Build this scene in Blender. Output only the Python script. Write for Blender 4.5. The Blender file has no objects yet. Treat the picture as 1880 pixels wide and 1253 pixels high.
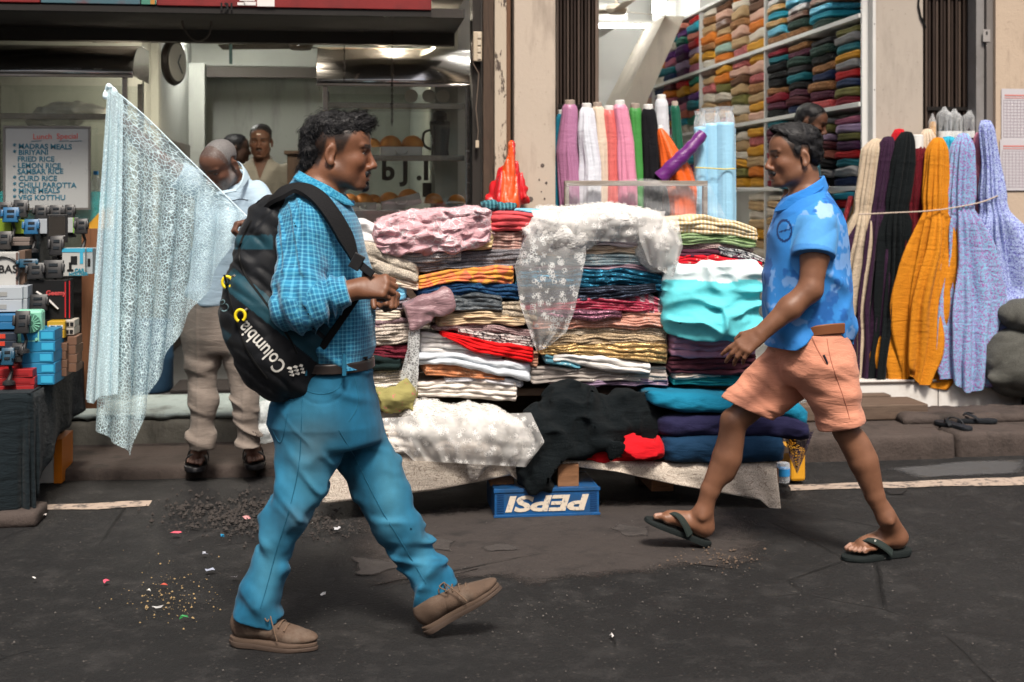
import bpy, bmesh, math, random
import numpy as np
from mathutils import Vector, Matrix, Euler, Quaternion

# ---------------------------------------------------------------- camera, sky, sun, exposure
scene = bpy.context.scene
COL = scene.collection
FPX, HORIZON, CAM_H, YAW = 2372.0, 352.0, 1.40, math.radians(7.0)
cam_data = bpy.data.cameras.new('camera')
cam = bpy.data.objects.new('camera', cam_data)
COL.objects.link(cam)
cam.location = (0, 0, CAM_H)
cam.rotation_euler = (math.radians(90), 0, -YAW)
cam_data.sensor_width = 36.0
cam_data.lens = FPX / 1880.0 * 36.0
cam_data.shift_y = -(626.5 - HORIZON) / 1880.0
cam_data.clip_start = 0.05
cam_data.clip_end = 600
cam_data.dof.use_dof = True
cam_data.dof.focus_distance = 4.6
cam_data.dof.aperture_fstop = 4.0
scene.camera = cam

SUN_EL, SUN_AZ = math.radians(56), math.radians(178)      # azimuth clockwise from +Y
world = bpy.data.worlds.new('World')
scene.world = world
world.use_nodes = True
wn = world.node_tree.nodes
sky = wn.new('ShaderNodeTexSky')
sky.sky_type = 'NISHITA'
sky.sun_disc = False
sky.sun_elevation = SUN_EL
sky.sun_rotation = SUN_AZ
sky.air_density = 1.0
sky.dust_density = 6.0
sky.ozone_density = 1.0
wn['Background'].inputs['Strength'].default_value = 0.042
world.node_tree.links.new(sky.outputs[0], wn['Background'].inputs['Color'])

sun_data = bpy.data.lights.new('sun', 'SUN')
sun = bpy.data.objects.new('sun', sun_data)
COL.objects.link(sun)
sun_data.energy = 1.5
sun_data.angle = math.radians(12)
sun_data.color = (1.0, 0.93, 0.84)
_sd = Vector((math.sin(SUN_AZ) * math.cos(SUN_EL), math.cos(SUN_AZ) * math.cos(SUN_EL), math.sin(SUN_EL)))
sun.rotation_euler = _sd.to_track_quat('Z', 'Y').to_euler()

scene.view_settings.view_transform = 'Standard'
scene.view_settings.look = 'None'
scene.view_settings.gamma = 1.0
scene.view_settings.use_curve_mapping = False
scene.view_settings.exposure = 1.75
scene.render.engine = 'CYCLES'
scene.cycles.use_denoising = True
scene.cycles.max_bounces = 6
scene.cycles.transparent_max_bounces = 14
scene.cycles.sample_clamp_indirect = 6.0
random.seed(7)
rng = np.random.default_rng(7)

# ---------------------------------------------------------------- measuring helpers
CY, SY = math.cos(YAW), math.sin(YAW)
AXF = np.array([SY, CY, 0.0])
AXR = np.array([CY, -SY, 0.0])
AXU = np.array([0.0, 0.0, 1.0])

def at_d(px, py, d):
 """point seen at photo pixel (px,py), d metres along the lens axis"""
 px, py, d = np.broadcast_arrays(np.asarray(px, float), np.asarray(py, float), np.asarray(d, float))
 return np.array([0, 0, CAM_H]) + d[..., None] * (AXF + ((px - 940.0) / FPX)[..., None] * AXR + ((HORIZON - py) / FPX)[..., None] * AXU)

def at_y(px, py, Y):
 return at_d(px, py, np.asarray(Y) / (CY - (np.asarray(px, float) - 940.0) / FPX * SY))

def d_of(px, Y):
 return Y / (CY - (px - 940.0) / FPX * SY)

def on_z(px, py, z):
 return at_d(px, py, (CAM_H - z) * FPX / (py - HORIZON))

def on_x(px, py, X):
 u = (px - 940.0) / FPX
 return at_d(px, py, X / (SY + u * CY))

# ---------------------------------------------------------------- object helpers
def tag(o, label, cat, group=None):
 o['label'] = label
 o['category'] = cat
 if group:
  o['group'] = group
 return o

def thing(name, label, cat, loc=(0, 0, 0), group=None):
 o = bpy.data.objects.new(name, None)
 o.empty_display_size = 0.1
 COL.objects.link(o)
 o.location = [float(v) for v in loc]
 return tag(o, label, cat, group)

def wloc(o):
 v = np.array(o.location, dtype=float)
 while o.parent is not None:
  o = o.parent
  v = v + np.array(o.location, dtype=float)
 return v

def mesh_of(name, verts, faces, smooth=True, attrs=None):
 me = bpy.data.meshes.new(name)
 verts = np.asarray(verts, dtype=np.float32)
 if isinstance(faces, np.ndarray):
  n, k = faces.shape
  me.vertices.add(len(verts))
  me.vertices.foreach_set('co', verts.ravel())
  me.loops.add(n * k)
  me.loops.foreach_set('vertex_index', faces.astype(np.int32).ravel())
  me.polygons.add(n)
  me.polygons.foreach_set('loop_start', np.arange(0, n * k, k, dtype=np.int32))
  me.polygons.foreach_set('loop_total', np.full(n, k, dtype=np.int32))
  me.update(calc_edges=True)
  me.validate()
 else:
  me.from_pydata([tuple(map(float, v)) for v in verts], [], faces)
  me.update()
 me.polygons.foreach_set('use_smooth', np.full(len(me.polygons), bool(smooth)))
 for k, (kind, data) in (attrs or {}).items():
  if kind == 'C':
   a = me.color_attributes.new(k, 'FLOAT_COLOR', 'POINT')
   d = np.ones((len(verts), 4), np.float32); d[:, :3] = data
   a.data.foreach_set('color', d.ravel())
  elif kind == 'V':
   a = me.attributes.new(k, 'FLOAT_VECTOR', 'POINT')
   a.data.foreach_set('vector', np.asarray(data, np.float32).ravel())
  else:
   a = me.attributes.new(k, 'FLOAT', 'POINT')
   a.data.foreach_set('value', np.asarray(data, np.float32).ravel())
 return me

def link(name, me, m, parent=None, loc=None):
 """mesh given in world coordinates; becomes local to its parent, or to loc"""
 o = bpy.data.objects.new(name, me)
 COL.objects.link(o)
 if m is not None:
  me.materials.append(m)
 if parent is not None:
  o.parent = parent
  off = wloc(parent)
 else:
  off = np.array(loc if loc is not None else (0, 0, 0), dtype=float)
  o.location = off
 if np.any(off):
  me.transform(Matrix.Translation(-Vector(off)))
 return o

class MB:
 """collects shapes into one mesh (world coordinates)"""
 def __init__(s):
  s.v = []; s.f = []
 def add(s, v, f):
  o = len(s.v)
  s.v.extend([tuple(map(float, p)) for p in v])
  s.f.extend([tuple(i + o for i in q) for q in f])
  return s
 def box(s, c, h, R=None, bev=0.0):
  c = np.array(c, float); h = np.array(h, float)
  if bev > 0:
   b = min(bev, 0.45 * h.min())
   bm = bmesh.new()
   bmesh.ops.create_cube(bm, size=2.0)
   for v in bm.verts:
    v.co = Vector((v.co.x * h[0], v.co.y * h[1], v.co.z * h[2]))
   bmesh.ops.bevel(bm, geom=list(bm.edges), offset=b, segments=2, affect='EDGES', profile=0.5)
   bm.verts.index_update()
   V = np.array([v.co for v in bm.verts]); F = [[v.index for v in f.verts] for f in bm.faces]
   bm.free()
  else:
   V = np.array([(x, y, z) for x in (-1, 1) for y in (-1, 1) for z in (-1, 1)]) * h
   F = [(0, 1, 3, 2), (4, 6, 7, 5), (0, 4, 5, 1), (2, 3, 7, 6), (0, 2, 6, 4), (1, 5, 7, 3)]
  if R is not None:
   V = V @ np.array(R).T
  return s.add(V + c, F)
 def span(s, a, b, bev=0.0):
  a = np.array(a, float); b = np.array(b, float)
  return s.box((a + b) / 2, np.abs(b - a) / 2, None, bev)
 def tube(s, pts, r, n=10, cap=True, flat=None):
  pts = [np.array(p, float) for p in pts]
  rs = r if hasattr(r, '__len__') else [r] * len(pts)
  V = []; F = []
  up = None
  for i, p in enumerate(pts):
   t = pts[min(i + 1, len(pts) - 1)] - pts[max(i - 1, 0)]
   t = t / (np.linalg.norm(t) + 1e-9)
   if up is None:
    up = np.array([0, 0, 1.0]) if abs(t[2]) < .9 else np.array([1.0, 0, 0])
   a = np.cross(t, up); a /= np.linalg.norm(a) + 1e-9
   b = np.cross(a, t); up = b
   for k in range(n):
    th = 2 * math.pi * k / n
    V.append(p + rs[i] * (math.cos(th) * a + math.sin(th) * b * (flat or 1)))
  for i in range(len(pts) - 1):
   for k in range(n):
    F.append((i * n + k, i * n + (k + 1) % n, (i + 1) * n + (k + 1) % n, (i + 1) * n + k))
  if cap:
   F.append(tuple(range(n))[::-1]); F.append(tuple((len(pts) - 1) * n + k for k in range(n)))
  return s.add(V, F)
 def lathe(s, c, prof, n=24, axis=2, R=None):
  V = []; F = []
  for (r, z) in prof:
   for k in range(n):
    th = 2 * math.pi * k / n
    V.append((r * math.cos(th), r * math.sin(th), z))
  m = len(prof)
  for i in range(m - 1):
   for k in range(n):
    F.append((i * n + k, i * n + (k + 1) % n, (i + 1) * n + (k + 1) % n, (i + 1) * n + k))
  F.append(tuple(range(n))[::-1]); F.append(tuple((m - 1) * n + k for k in range(n)))
  V = np.array(V)
  if axis == 1:
   V = V[:, [0, 2, 1]] * np.array([1, -1, 1])
  if axis == 0:
   V = V[:, [2, 0, 1]]
  if R is not None:
   V = V @ np.array(R).T
  return s.add(V + np.array(c, float), F)
 def prism(s, poly, ext):
  """poly: 3-D points of a planar outline; ext: extrusion vector"""
  poly = [np.array(p, float) for p in poly]; n = len(poly)
  V = poly + [p + np.array(ext, float) for p in poly]
  F = [tuple(range(n))[::-1], tuple(range(n, 2 * n))] + [(i, (i + 1) % n, n + (i + 1) % n, n + i) for i in range(n)]
  return s.add(V, F)
 def grid(s, P):
  """P: (n,m,3)"""
  n, m = P.shape[:2]
  V = P.reshape(-1, 3)
  F = [(i * m + j, i * m + j + 1, (i + 1) * m + j + 1, (i + 1) * m + j) for i in range(n - 1) for j in range(m - 1)]
  return s.add(V, F)
 def out(s, name, m, parent=None, smooth=False, loc=None):
  me = mesh_of(name, s.v, s.f, smooth)
  bm = bmesh.new(); bm.from_mesh(me)
  bmesh.ops.recalc_face_normals(bm, faces=list(bm.faces))
  bm.to_mesh(me); bm.free()
  if smooth:
   try:
    me.set_sharp_from_angle(angle=math.radians(40))
   except Exception:
    pass
  return link(name, me, m, parent, loc)

def rotz(a):
 c, s = math.cos(a), math.sin(a)
 return np.array([[c, -s, 0], [s, c, 0], [0, 0, 1.0]])
def rotx(a):
 c, s = math.cos(a), math.sin(a)
 return np.array([[1.0, 0, 0], [0, c, -s], [0, s, c]])
def roty(a):
 c, s = math.cos(a), math.sin(a)
 return np.array([[c, 0, s], [0, 1.0, 0], [-s, 0, c]])
def frame(fwd, up=(0, 0, 1)):
 """columns: forward, left, up"""
 f = np.array(fwd, float); f /= np.linalg.norm(f)
 l = np.cross(np.array(up, float), f); l /= np.linalg.norm(l)
 return np.stack([f, l, np.cross(f, l)], axis=1)

def copy_tree(o, loc, rz=0.0):
 c = o.copy(); COL.objects.link(c); c.location = loc; c.rotation_euler = (0, 0, rz)
 for ch in o.children:
  k = ch.copy(); COL.objects.link(k); k.parent = c
  for g in ch.children:
   q = g.copy(); COL.objects.link(q); q.parent = k
 return c

def text_mesh(name, s, size, origin, xdir, ydir, m, parent=None, bold=0.0, depth=0.0006, align='LEFT', sx=1.0, shear=0.0, loc=None):
 cu = bpy.data.curves.new(name, 'FONT')
 cu.body = s; cu.size = size; cu.offset = bold; cu.extrude = depth; cu.align_x = align; cu.shear = shear
 cu.resolution_u = 3
 t = bpy.data.objects.new('tmp_text', cu)
 COL.objects.link(t)
 bpy.context.view_layer.update()
 dg = bpy.context.evaluated_depsgraph_get()
 me = bpy.data.meshes.new_from_object(t.evaluated_get(dg))
 bpy.data.objects.remove(t); bpy.data.curves.remove(cu)
 x = np.array(xdir, float); x /= np.linalg.norm(x)
 y = np.array(ydir, float); y /= np.linalg.norm(y)
 z = np.cross(x, y)
 M4 = Matrix(((x[0] * sx, y[0], z[0], origin[0]), (x[1] * sx, y[1], z[1], origin[1]), (x[2] * sx, y[2], z[2], origin[2]), (0, 0, 0, 1)))
 me.transform(M4)
 me.materials.clear()
 me.name = name
 return link(name, me, m, parent, loc)

# ---------------------------------------------------------------- noise
_T = np.random.default_rng(99).random(65536).astype(np.float32) * 2 - 1
def noise3(P, seed=0):
 """value noise from a table of random numbers"""
 P = np.asarray(P, dtype=np.float32)
 b = np.floor(P); t = P - b; b = b.astype(np.int32)
 t = t * t * (3 - 2 * t)
 hx = b[:, 0] * np.int32(7919) + np.int32(seed * 104729 % 65536); hy = b[:, 1] * np.int32(31337); hz = b[:, 2] * np.int32(15485)
 tx, ty, tz = t[:, 0], t[:, 1], t[:, 2]
 def lat(i, j, k):
  h = hx + np.int32(i * 7919) + hy + np.int32(j * 31337) + hz + np.int32(k * 15485)
  h = h ^ (h >> 7)
  return _T[(h * np.int32(40503)) & 65535]
 def lz(i, j):
  a = lat(i, j, 0); return a + (lat(i, j, 1) - a) * tz
 def ly(i):
  a = lz(i, 0); return a + (lz(i, 1) - a) * ty
 a = ly(0)
 return a + (ly(1) - a) * tx

def n1(x, seed=0):
 x = np.atleast_1d(np.asarray(x, float))
 return noise3(np.stack([x, x * 0 + .37, x * 0 + .71], 1), seed)

# ---------------------------------------------------------------- signed distances, surfaces
def smin(a, b, k):
 h = np.clip(.5 + .5 * (b - a) / k, 0, 1)
 return b + (a - b) * h - k * h * (1 - h)
def smax(a, b, k):
 return -smin(-a, -b, k)

def cap(a, b, ra, rb, flat=None, kf=1.0):
 """tapered capsule; flat: unit axis along which the section is scaled by kf"""
 a = np.array(a, np.float32); b = np.array(b, np.float32); ba = b - a; L = float(ba @ ba) + 1e-12
 if flat is not None:
  fl = np.array(flat, np.float32); fl /= np.linalg.norm(fl)
 def f(P):
  h = np.clip(((P - a) @ ba) / L, 0, 1)
  q = P - a - h[:, None] * ba
  if flat is not None:
   c = q @ fl
   q = q + (c * (1.0 / kf - 1.0))[:, None] * fl
  r = ra + (rb - ra) * h
  d = np.sqrt((q * q).sum(1)) - r
  return d * min(1.0, kf) if flat is not None else d
 return f

def ell(c, r, R=None):
 c = np.array(c, np.float32); r = np.array(r, np.float32)
 Rm = None if R is None else np.array(R, np.float32)
 def f(P):
  q = P - c
  if Rm is not None:
   q = q @ Rm
  k0 = np.sqrt(((q / r) ** 2).sum(1)); k1 = np.sqrt(((q / (r * r)) ** 2).sum(1)) + 1e-6
  return k0 * (k0 - 1) / k1
 return f

def rbox(c, h, R=None, r=0.01):
 c = np.array(c, np.float32); h = np.array(h, np.float32) - r
 Rm = None if R is None else np.array(R, np.float32)
 def f(P):
  q = P - c
  if Rm is not None:
   q = q @ Rm
  q = np.abs(q) - h
  return np.sqrt((np.maximum(q, 0) ** 2).sum(1)) + np.minimum(q.max(1), 0) - r
 return f

def plane(p, n):
 p = np.array(p, np.float32); n = np.array(n, np.float32); n /= np.linalg.norm(n)
 return lambda P: (P - p) @ n

def bound(f, c, R):
 """evaluate f only inside a ball that holds it"""
 c = np.array(c, np.float32)
 def g(P):
  q = P - c
  r = np.sqrt((q * q).sum(1))
  m = r < R
  d = r - R + .06
  if m.any():
   d[m] = f(P[m])
  return d
 return g

def near(d, P, fn, band=.035):
 """add fn (relief) to the distances only next to the surface"""
 m = np.abs(d) < band
 if m.any():
  d = d.copy()
  d[m] = d[m] + fn(P[m])
 return d

def ridge(n):
 """noise -> soft bulges with sharp valleys, as in creased cloth"""
 return np.abs(n) * 2 - .55

def crest(n):
 """noise -> thin raised creases over flat cloth"""
 return np.exp(-(n * 2.9) ** 2) * 1.5 - .5

def first_hit(f, pix, A, lo, hi, step=.004):
 """where sight lines through photo pixels first meet f (vectorised); A(px,py,dd) gives points"""
 pix = np.asarray(pix, float)
 ds = np.arange(lo, hi, step)
 a = np.array([A(x, y, lo) for x, y in pix]); b = np.array([A(x, y, hi) for x, y in pix])
 t = (ds - lo) / (hi - lo)
 P = a[:, None] + (b - a)[:, None] * t[None, :, None]
 v = f(P.reshape(-1, 3).astype(np.float32)).reshape(len(pix), -1)
 hit = v < 0
 k = np.argmax(hit, 1); ok = hit.any(1)
 k0 = np.maximum(k - 1, 0); i = np.arange(len(pix))
 v0, v1 = v[i, k0], v[i, k]
 w = np.where(v0 > v1, v0 / np.maximum(v0 - v1, 1e-6), 0)
 return P[i, k0] + (P[i, k] - P[i, k0]) * np.clip(w, 0, 1)[:, None], ok

def U(fs, k=0.01):
 def f(P):
  d = fs[0](P)
  for g in fs[1:]:
   d = smin(d, g(P), k)
  return d
 return f

def chain(pts, rs, k=0.012, flat=None, kf=1.0):
 fs = [cap(pts[i], pts[i + 1], rs[i], rs[i + 1], flat, kf) for i in range(len(pts) - 1)]
 return U(fs, k)

def sections(secs, k=0.03):
 """loft of elliptical sections: (centre, a-axis vector with length, b-axis vector with length) stacked roughly along Z"""
 cs = np.array([s[0] for s in secs], np.float32)
 As = np.array([s[1] for s in secs], np.float32); Bs = np.array([s[2] for s in secs], np.float32)
 zs = cs[:, 2]
 o = np.argsort(zs); cs, As, Bs, zs = cs[o], As[o], Bs[o], zs[o]
 la = np.linalg.norm(As, axis=1); lb = np.linalg.norm(Bs, axis=1)
 ua = As / la[:, None]; ub = Bs / lb[:, None]
 def f(P):
  z = np.clip(P[:, 2], zs[0], zs[-1])
  def I(a):
   return np.interp(z, zs, a).astype(np.float32)
  c = np.stack([I(cs[:, i]) for i in range(2)], 1)
  q = P[:, :2] - c
  A = np.stack([I(ua[:, i]) for i in range(2)], 1); B = np.stack([I(ub[:, i]) for i in range(2)], 1)
  x = (q * A).sum(1); y = (q * B).sum(1); ra = I(la); rb = I(lb)
  k0 = np.sqrt((x / ra) ** 2 + (y / rb) ** 2); k1 = np.sqrt((x / ra ** 2) ** 2 + (y / rb ** 2) ** 2) + 1e-6
  d = np.where(k0 < 1e-4, -np.minimum(ra, rb), k0 * (k0 - 1) / k1)
  dz = np.maximum(P[:, 2] - zs[-1], zs[0] - P[:, 2])
  return np.where(dz > 0, np.sqrt(np.maximum(d, 0) ** 2 + dz ** 2), np.maximum(d, dz)) if k == 0 else smax(d, dz, k)
 return f

_CORN = np.array([(x, y, z) for x in (0, 1) for y in (0, 1) for z in (0, 1)], np.int64)
_EDG = [(a, b) for a in range(8) for b in range(a + 1, 8) if np.abs(_CORN[a] - _CORN[b]).sum() == 1]
def iso(f, lo, hi, h, lev=4, slack=1.6):
 """surface of f=0 inside the box, cell size h, found by refining only the cells near it"""
 lo = np.array(lo, np.float64); hi = np.array(hi, np.float64)
 S = h * 2 ** lev
 n = np.ceil((hi - lo) / S).astype(int) + 1
 C = np.stack(np.meshgrid(*[np.arange(k) for k in n], indexing='ij'), -1).reshape(-1, 3).astype(np.int64)
 s = S
 for l in range(lev + 1):
  d = f((lo + (C + .5) * s).astype(np.float32))
  C = C[np.abs(d) < .87 * s * (slack if l < lev else max(1.25, slack * .75)) + (0.004 if l < lev else .001)]
  if l == lev:
   break
  C = (C[:, None, :] * 2 + _CORN[None]).reshape(-1, 3)
  s *= .5
 K = np.int64(1 << 20)
 key = lambda c: (c[..., 0] * K + c[..., 1]) * K + c[..., 2]
 cor = C[:, None, :] + _CORN[None]
 ck, inv = np.unique(key(cor).ravel(), return_inverse=True)
 cp = np.stack([ck // (K * K), (ck // K) % K, ck % K], 1)
 val = f((lo + cp * h).astype(np.float32)).astype(np.float64)
 val[val == 0] = 1e-7
 v8 = val[inv].reshape(-1, 8)
 mix = (v8.min(1) < 0) & (v8.max(1) > 0)
 C = C[mix]; v8 = v8[mix]
 acc = np.zeros((len(C), 3)); cnt = np.zeros(len(C))
 for a, b in _EDG:
  va, vb = v8[:, a], v8[:, b]
  m = (va < 0) != (vb < 0)
  t = np.where(m, va / np.where(m, va - vb, 1), 0)
  acc += m[:, None] * (_CORN[a] + t[:, None] * (_CORN[b] - _CORN[a])); cnt += m
 V = lo + (C + acc / cnt[:, None]) * h
 kk = key(C); o = np.argsort(kk); ks = kk[o]
 F = []
 cidx = {0: 4, 1: 2, 2: 1}
 for ax in range(3):
  m = (v8[:, 0] < 0) != (v8[:, cidx[ax]] < 0)
  b, c = [(1, 2), (2, 0), (0, 1)][ax]
  eb = np.zeros(3, np.int64); eb[b] = 1
  ec = np.zeros(3, np.int64); ec[c] = 1
  base = C[m]
  q = np.stack([base, base - eb, base - eb - ec, base - ec], 1)
  qk = key(q)
  pos = np.clip(np.searchsorted(ks, qk), 0, len(ks) - 1)
  ok = (ks[pos] == qk).all(1)
  idx = o[pos][ok]
  neg = v8[m][ok][:, 0] < 0
  idx[~neg] = idx[~neg][:, ::-1]
  F.append(idx)
 return V, np.concatenate(F).astype(np.int32)

def iso_obj(name, f, lo, hi, h, m, parent=None, attrs=None, lev=4, loc=None, slack=2.3):
 V, F = iso(f, lo, hi, h, lev, slack)
 A = attrs(V) if attrs else None
 return link(name, mesh_of(name, V, F, True, A), m, parent, loc)
# ---------------------------------------------------------------- materials (all procedural)
def srgb(r, g, b):
 """0..255 picture values -> linear"""
 f = lambda c: (c / 255 / 12.92) if c / 255 <= .04045 else ((c / 255 + .055) / 1.055) ** 2.4
 return (f(r), f(g), f(b))

class NT:
 def __init__(s, name):
  s.m = bpy.data.materials.new(name); s.m.use_nodes = True
  s.t = s.m.node_tree; s.n = s.t.nodes; s.b = s.n['Principled BSDF']
  s.outn = s.n['Material Output']
 def add(s, typ, **kw):
  n = s.n.new(typ)
  for k, v in kw.items():
   setattr(n, k, v)
  return n
 def put(s, sock, v):
  if hasattr(v, 'is_output') or isinstance(v, bpy.types.NodeSocket):
   s.t.links.new(v, sock)
  elif isinstance(v, (tuple, list)) and len(v) == 3 and sock.type == 'RGBA':
   sock.default_value = (*v, 1)
  else:
   sock.default_value = v
 def coord(s, kind='Object', scale=None, rot=None):
  if kind.startswith('@'):
   o = s.add('ShaderNodeAttribute', attribute_name=kind[1:]).outputs['Vector']
  else:
   o = s.add('ShaderNodeTexCoord').outputs[kind]
  if scale is not None or rot is not None:
   mp = s.add('ShaderNodeMapping')
   s.put(mp.inputs['Vector'], o)
   if scale is not None:
    mp.inputs['Scale'].default_value = scale if hasattr(scale, '__len__') else (scale,) * 3
   if rot is not None:
    mp.inputs['Rotation'].default_value = rot
   o = mp.outputs[0]
  return o
 def noise(s, co, scale=5, detail=3, rough=.55, dist=0.0, out='Fac'):
  n = s.add('ShaderNodeTexNoise')
  s.put(n.inputs['Vector'], co); n.inputs['Scale'].default_value = scale
  n.inputs['Detail'].default_value = detail; n.inputs['Roughness'].default_value = rough; n.inputs['Distortion'].default_value = dist
  return n.outputs[out]
 def voro(s, co, scale=20, feature='F1', out='Distance', rand=1.0):
  n = s.add('ShaderNodeTexVoronoi', feature=feature)
  s.put(n.inputs['Vector'], co); n.inputs['Scale'].default_value = scale; n.inputs['Randomness'].default_value = rand
  return n.outputs[out]
 def wave(s, co, scale=10, axis='X', dist=0.0, detail=2, dscale=1.0):
  n = s.add('ShaderNodeTexWave', bands_direction=axis)
  s.put(n.inputs['Vector'], co); n.inputs['Scale'].default_value = scale; n.inputs['Distortion'].default_value = dist
  n.inputs['Detail'].default_value = detail; n.inputs['Detail Scale'].default_value = dscale
  return n.outputs['Fac']
 def ramp(s, v, a, b, lo=(0, 0, 0), hi=(1, 1, 1), mode='LINEAR'):
  r = s.add('ShaderNodeValToRGB'); r.color_ramp.interpolation = mode
  r.color_ramp.elements[0].position = a; r.color_ramp.elements[1].position = b
  r.color_ramp.elements[0].color = (*lo, 1); r.color_ramp.elements[1].color = (*hi, 1)
  s.put(r.inputs[0], v)
  return r.outputs[0]
 def mix(s, fac, a, b, blend='MIX'):
  n = s.add('ShaderNodeMix', data_type='RGBA', blend_type=blend)
  s.put(n.inputs[0], fac); s.put(n.inputs[6], a); s.put(n.inputs[7], b)
  return n.outputs[2]
 def math(s, op, a, b=0.0):
  n = s.add('ShaderNodeMath', operation=op)
  s.put(n.inputs[0], a); s.put(n.inputs[1], b)
  return n.outputs[0]
 def bump(s, h, strength=.3, dist=.002, prev=None):
  n = s.add('ShaderNodeBump'); n.inputs['Strength'].default_value = strength; n.inputs['Distance'].default_value = dist
  s.put(n.inputs['Height'], h)
  if prev is not None:
   s.put(n.inputs['Normal'], prev)
  return n.outputs[0]
 def set(s, **kw):
  names = dict(col='Base Color', rough='Roughness', metal='Metallic', spec='Specular IOR Level', normal='Normal', alpha='Alpha',
                     trans='Transmission Weight', ior='IOR', sheen='Sheen Weight', sss='Subsurface Weight', emit='Emission Color', estr='Emission Strength', coat='Coat Weight')
  for k, v in kw.items():
   s.put(s.b.inputs[names[k]], v)
  return s

_MC = {}
def mat(name, col, rough=.7, metal=0.0, spec=.4, var=.12, vscale=6, bump=0.0, bscale=60, dirt=None, dscale=2.5, coat=0.0):
 """plain surface with slight colour variation, fine relief and optional dirt colour"""
 key = ('m', name)
 if key in _MC:
  return _MC[key]
 t = NT(name); co = t.coord()
 n = t.noise(co, vscale, 5)
 c = t.mix(n, tuple(x * (1 - var) for x in col), tuple(min(1, x * (1 + var)) for x in col))
 if dirt is not None:
  f = t.ramp(t.noise(co, dscale, 6, .65), .48, .72)
  c = t.mix(f, c, dirt)
 t.set(col=c, metal=metal, spec=spec * .4 if max(col) < .035 and rough > .45 else spec, coat=coat)
 rr = t.math('MULTIPLY_ADD', n, .18); rr.node.inputs[2].default_value = max(0.02, rough - .09)
 t.set(rough=rr)
 if bump > 0:
  t.set(normal=t.bump(t.noise(co, bscale, 4), bump, .004))
 _MC[key] = t.m
 return t.m

def fab(name, col, pattern='plain', col2=None, scale=60, rough=.85, sheen=.03, bump=.35, metal=0.0, co_kind='Object', alpha=None):
 key = ('f', name)
 if key in _MC:
  return _MC[key]
 t = NT('fabric_' + name); co = t.coord(co_kind)
 col2 = col2 or tuple(min(1, c * 1.5 + .02) for c in col)
 soft = t.noise(co, 7, 4)
 base = t.mix(soft, tuple(c * .86 for c in col), tuple(min(1, c * 1.1) for c in col))
 weave = t.noise(t.coord(co_kind, (380, 380, 900)), 1, 2)
 creases = t.noise(t.coord(co_kind, (5, 9, 22)), 1.6, 5, .6, .6)
 h = t.bump(creases, bump, .022)
 h = t.bump(weave, .25, .0012, h)
 c = base
 met = metal; ro = rough
 if pattern == 'sequin':
  v = t.add('ShaderNodeTexVoronoi', feature='F1'); t.put(v.inputs['Vector'], co); v.inputs['Scale'].default_value = scale * 3
  bw = t.add('ShaderNodeSeparateColor'); t.put(bw.inputs[0], v.outputs['Color'])
  f = t.ramp(bw.outputs[0], .3, .75)
  c = t.mix(f, base, col2)
  nm = t.add('ShaderNodeNormalMap');
  jit = t.bump(bw.outputs[1], 1.0, .012, h)
  h = jit; met = .55; ro = .28
 elif pattern == 'floral':
  d = t.voro(co, scale * .45); f = t.ramp(d, .28, .34, (1, 1, 1), (0, 0, 0))
  pet = t.ramp(t.voro(co, scale * 1.5), .25, .4, (1, 1, 1), (0, 0, 0))
  f2 = t.math('MULTIPLY', f, pet)
  c = t.mix(f2, base, col2)
 elif pattern == 'print':
  f = t.ramp(t.noise(co, scale * .7, 3, .6, .8), .5, .56)
  c = t.mix(f, base, col2)
 elif pattern == 'lattice':
  cc = t.coord(co_kind, None, (0, math.radians(45), math.radians(20)))
  ch = t.add('ShaderNodeTexChecker'); t.put(ch.inputs['Vector'], cc); ch.inputs['Scale'].default_value = scale
  f = t.math('MULTIPLY', ch.outputs['Fac'], t.noise(co, scale * .8, 2))
  c = t.mix(f, base, col2)
 elif pattern == 'embroider':
  d = t.voro(co, scale * .5, 'DISTANCE_TO_EDGE'); f = t.ramp(d, .03, .09, (1, 1, 1), (0, 0, 0))
  g = t.ramp(t.noise(co, scale * .18, 3), .42, .6)
  c = t.mix(t.math('MULTIPLY', f, g), base, col2)
  h = t.bump(f, .5, .003, h)
 elif pattern == 'lacey':
  d = t.voro(co, scale, 'DISTANCE_TO_EDGE'); f = t.ramp(d, .05, .16, (1, 1, 1), (0, 0, 0))
  c = t.mix(f, tuple(x * .55 for x in col), base)
  h = t.bump(f, .8, .003, h)
 elif pattern == 'rings':
  d = t.voro(co, scale * .5); f = t.ramp(t.math('PINGPONG', d, .16), .07, .12)
  c = t.mix(f, tuple(x * .80 for x in col), col2)
  h = t.bump(f, .5, .003, h)
 elif pattern == 'scroll':
  d = t.math('PINGPONG', t.noise(co, scale * .35, 2, .5, 1.5), .045); f = t.ramp(d, .012, .020, (1, 1, 1), (0, 0, 0))
  c = t.mix(f, base, col2)
 elif pattern == 'dots':
  d = t.voro(co, scale, 'F1', 'Distance', .25); f = t.ramp(d, .2, .26, (1, 1, 1), (0, 0, 0))
  c = t.mix(f, base, col2)
 elif pattern == 'stripe':
  f = t.ramp(t.wave(co, scale * .12, 'X', 1.0), .5, .7)
  c = t.mix(f, base, col2)
  h = t.bump(f, .4, .003, h)
 elif pattern == 'tiedye':
  f = t.ramp(t.noise(co, 14, 5, .65, .4), .47, .55); c = t.mix(f, base, col2)
  f = t.ramp(t.noise(co, 9, 4, .65, 1.2), .58, .66); c = t.mix(f, c, tuple(x * .45 for x in col))
 elif pattern == 'satin':
  ro = .32; sheen = .4
 t.set(col=c, rough=ro, metal=met, sheen=min(sheen, .08), normal=h, spec=.05 if max(col) < .03 else .16 if pattern != 'satin' else .4)
 if alpha is not None:
  t.set(alpha=alpha)
 _MC[key] = t.m
 return t.m

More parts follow.
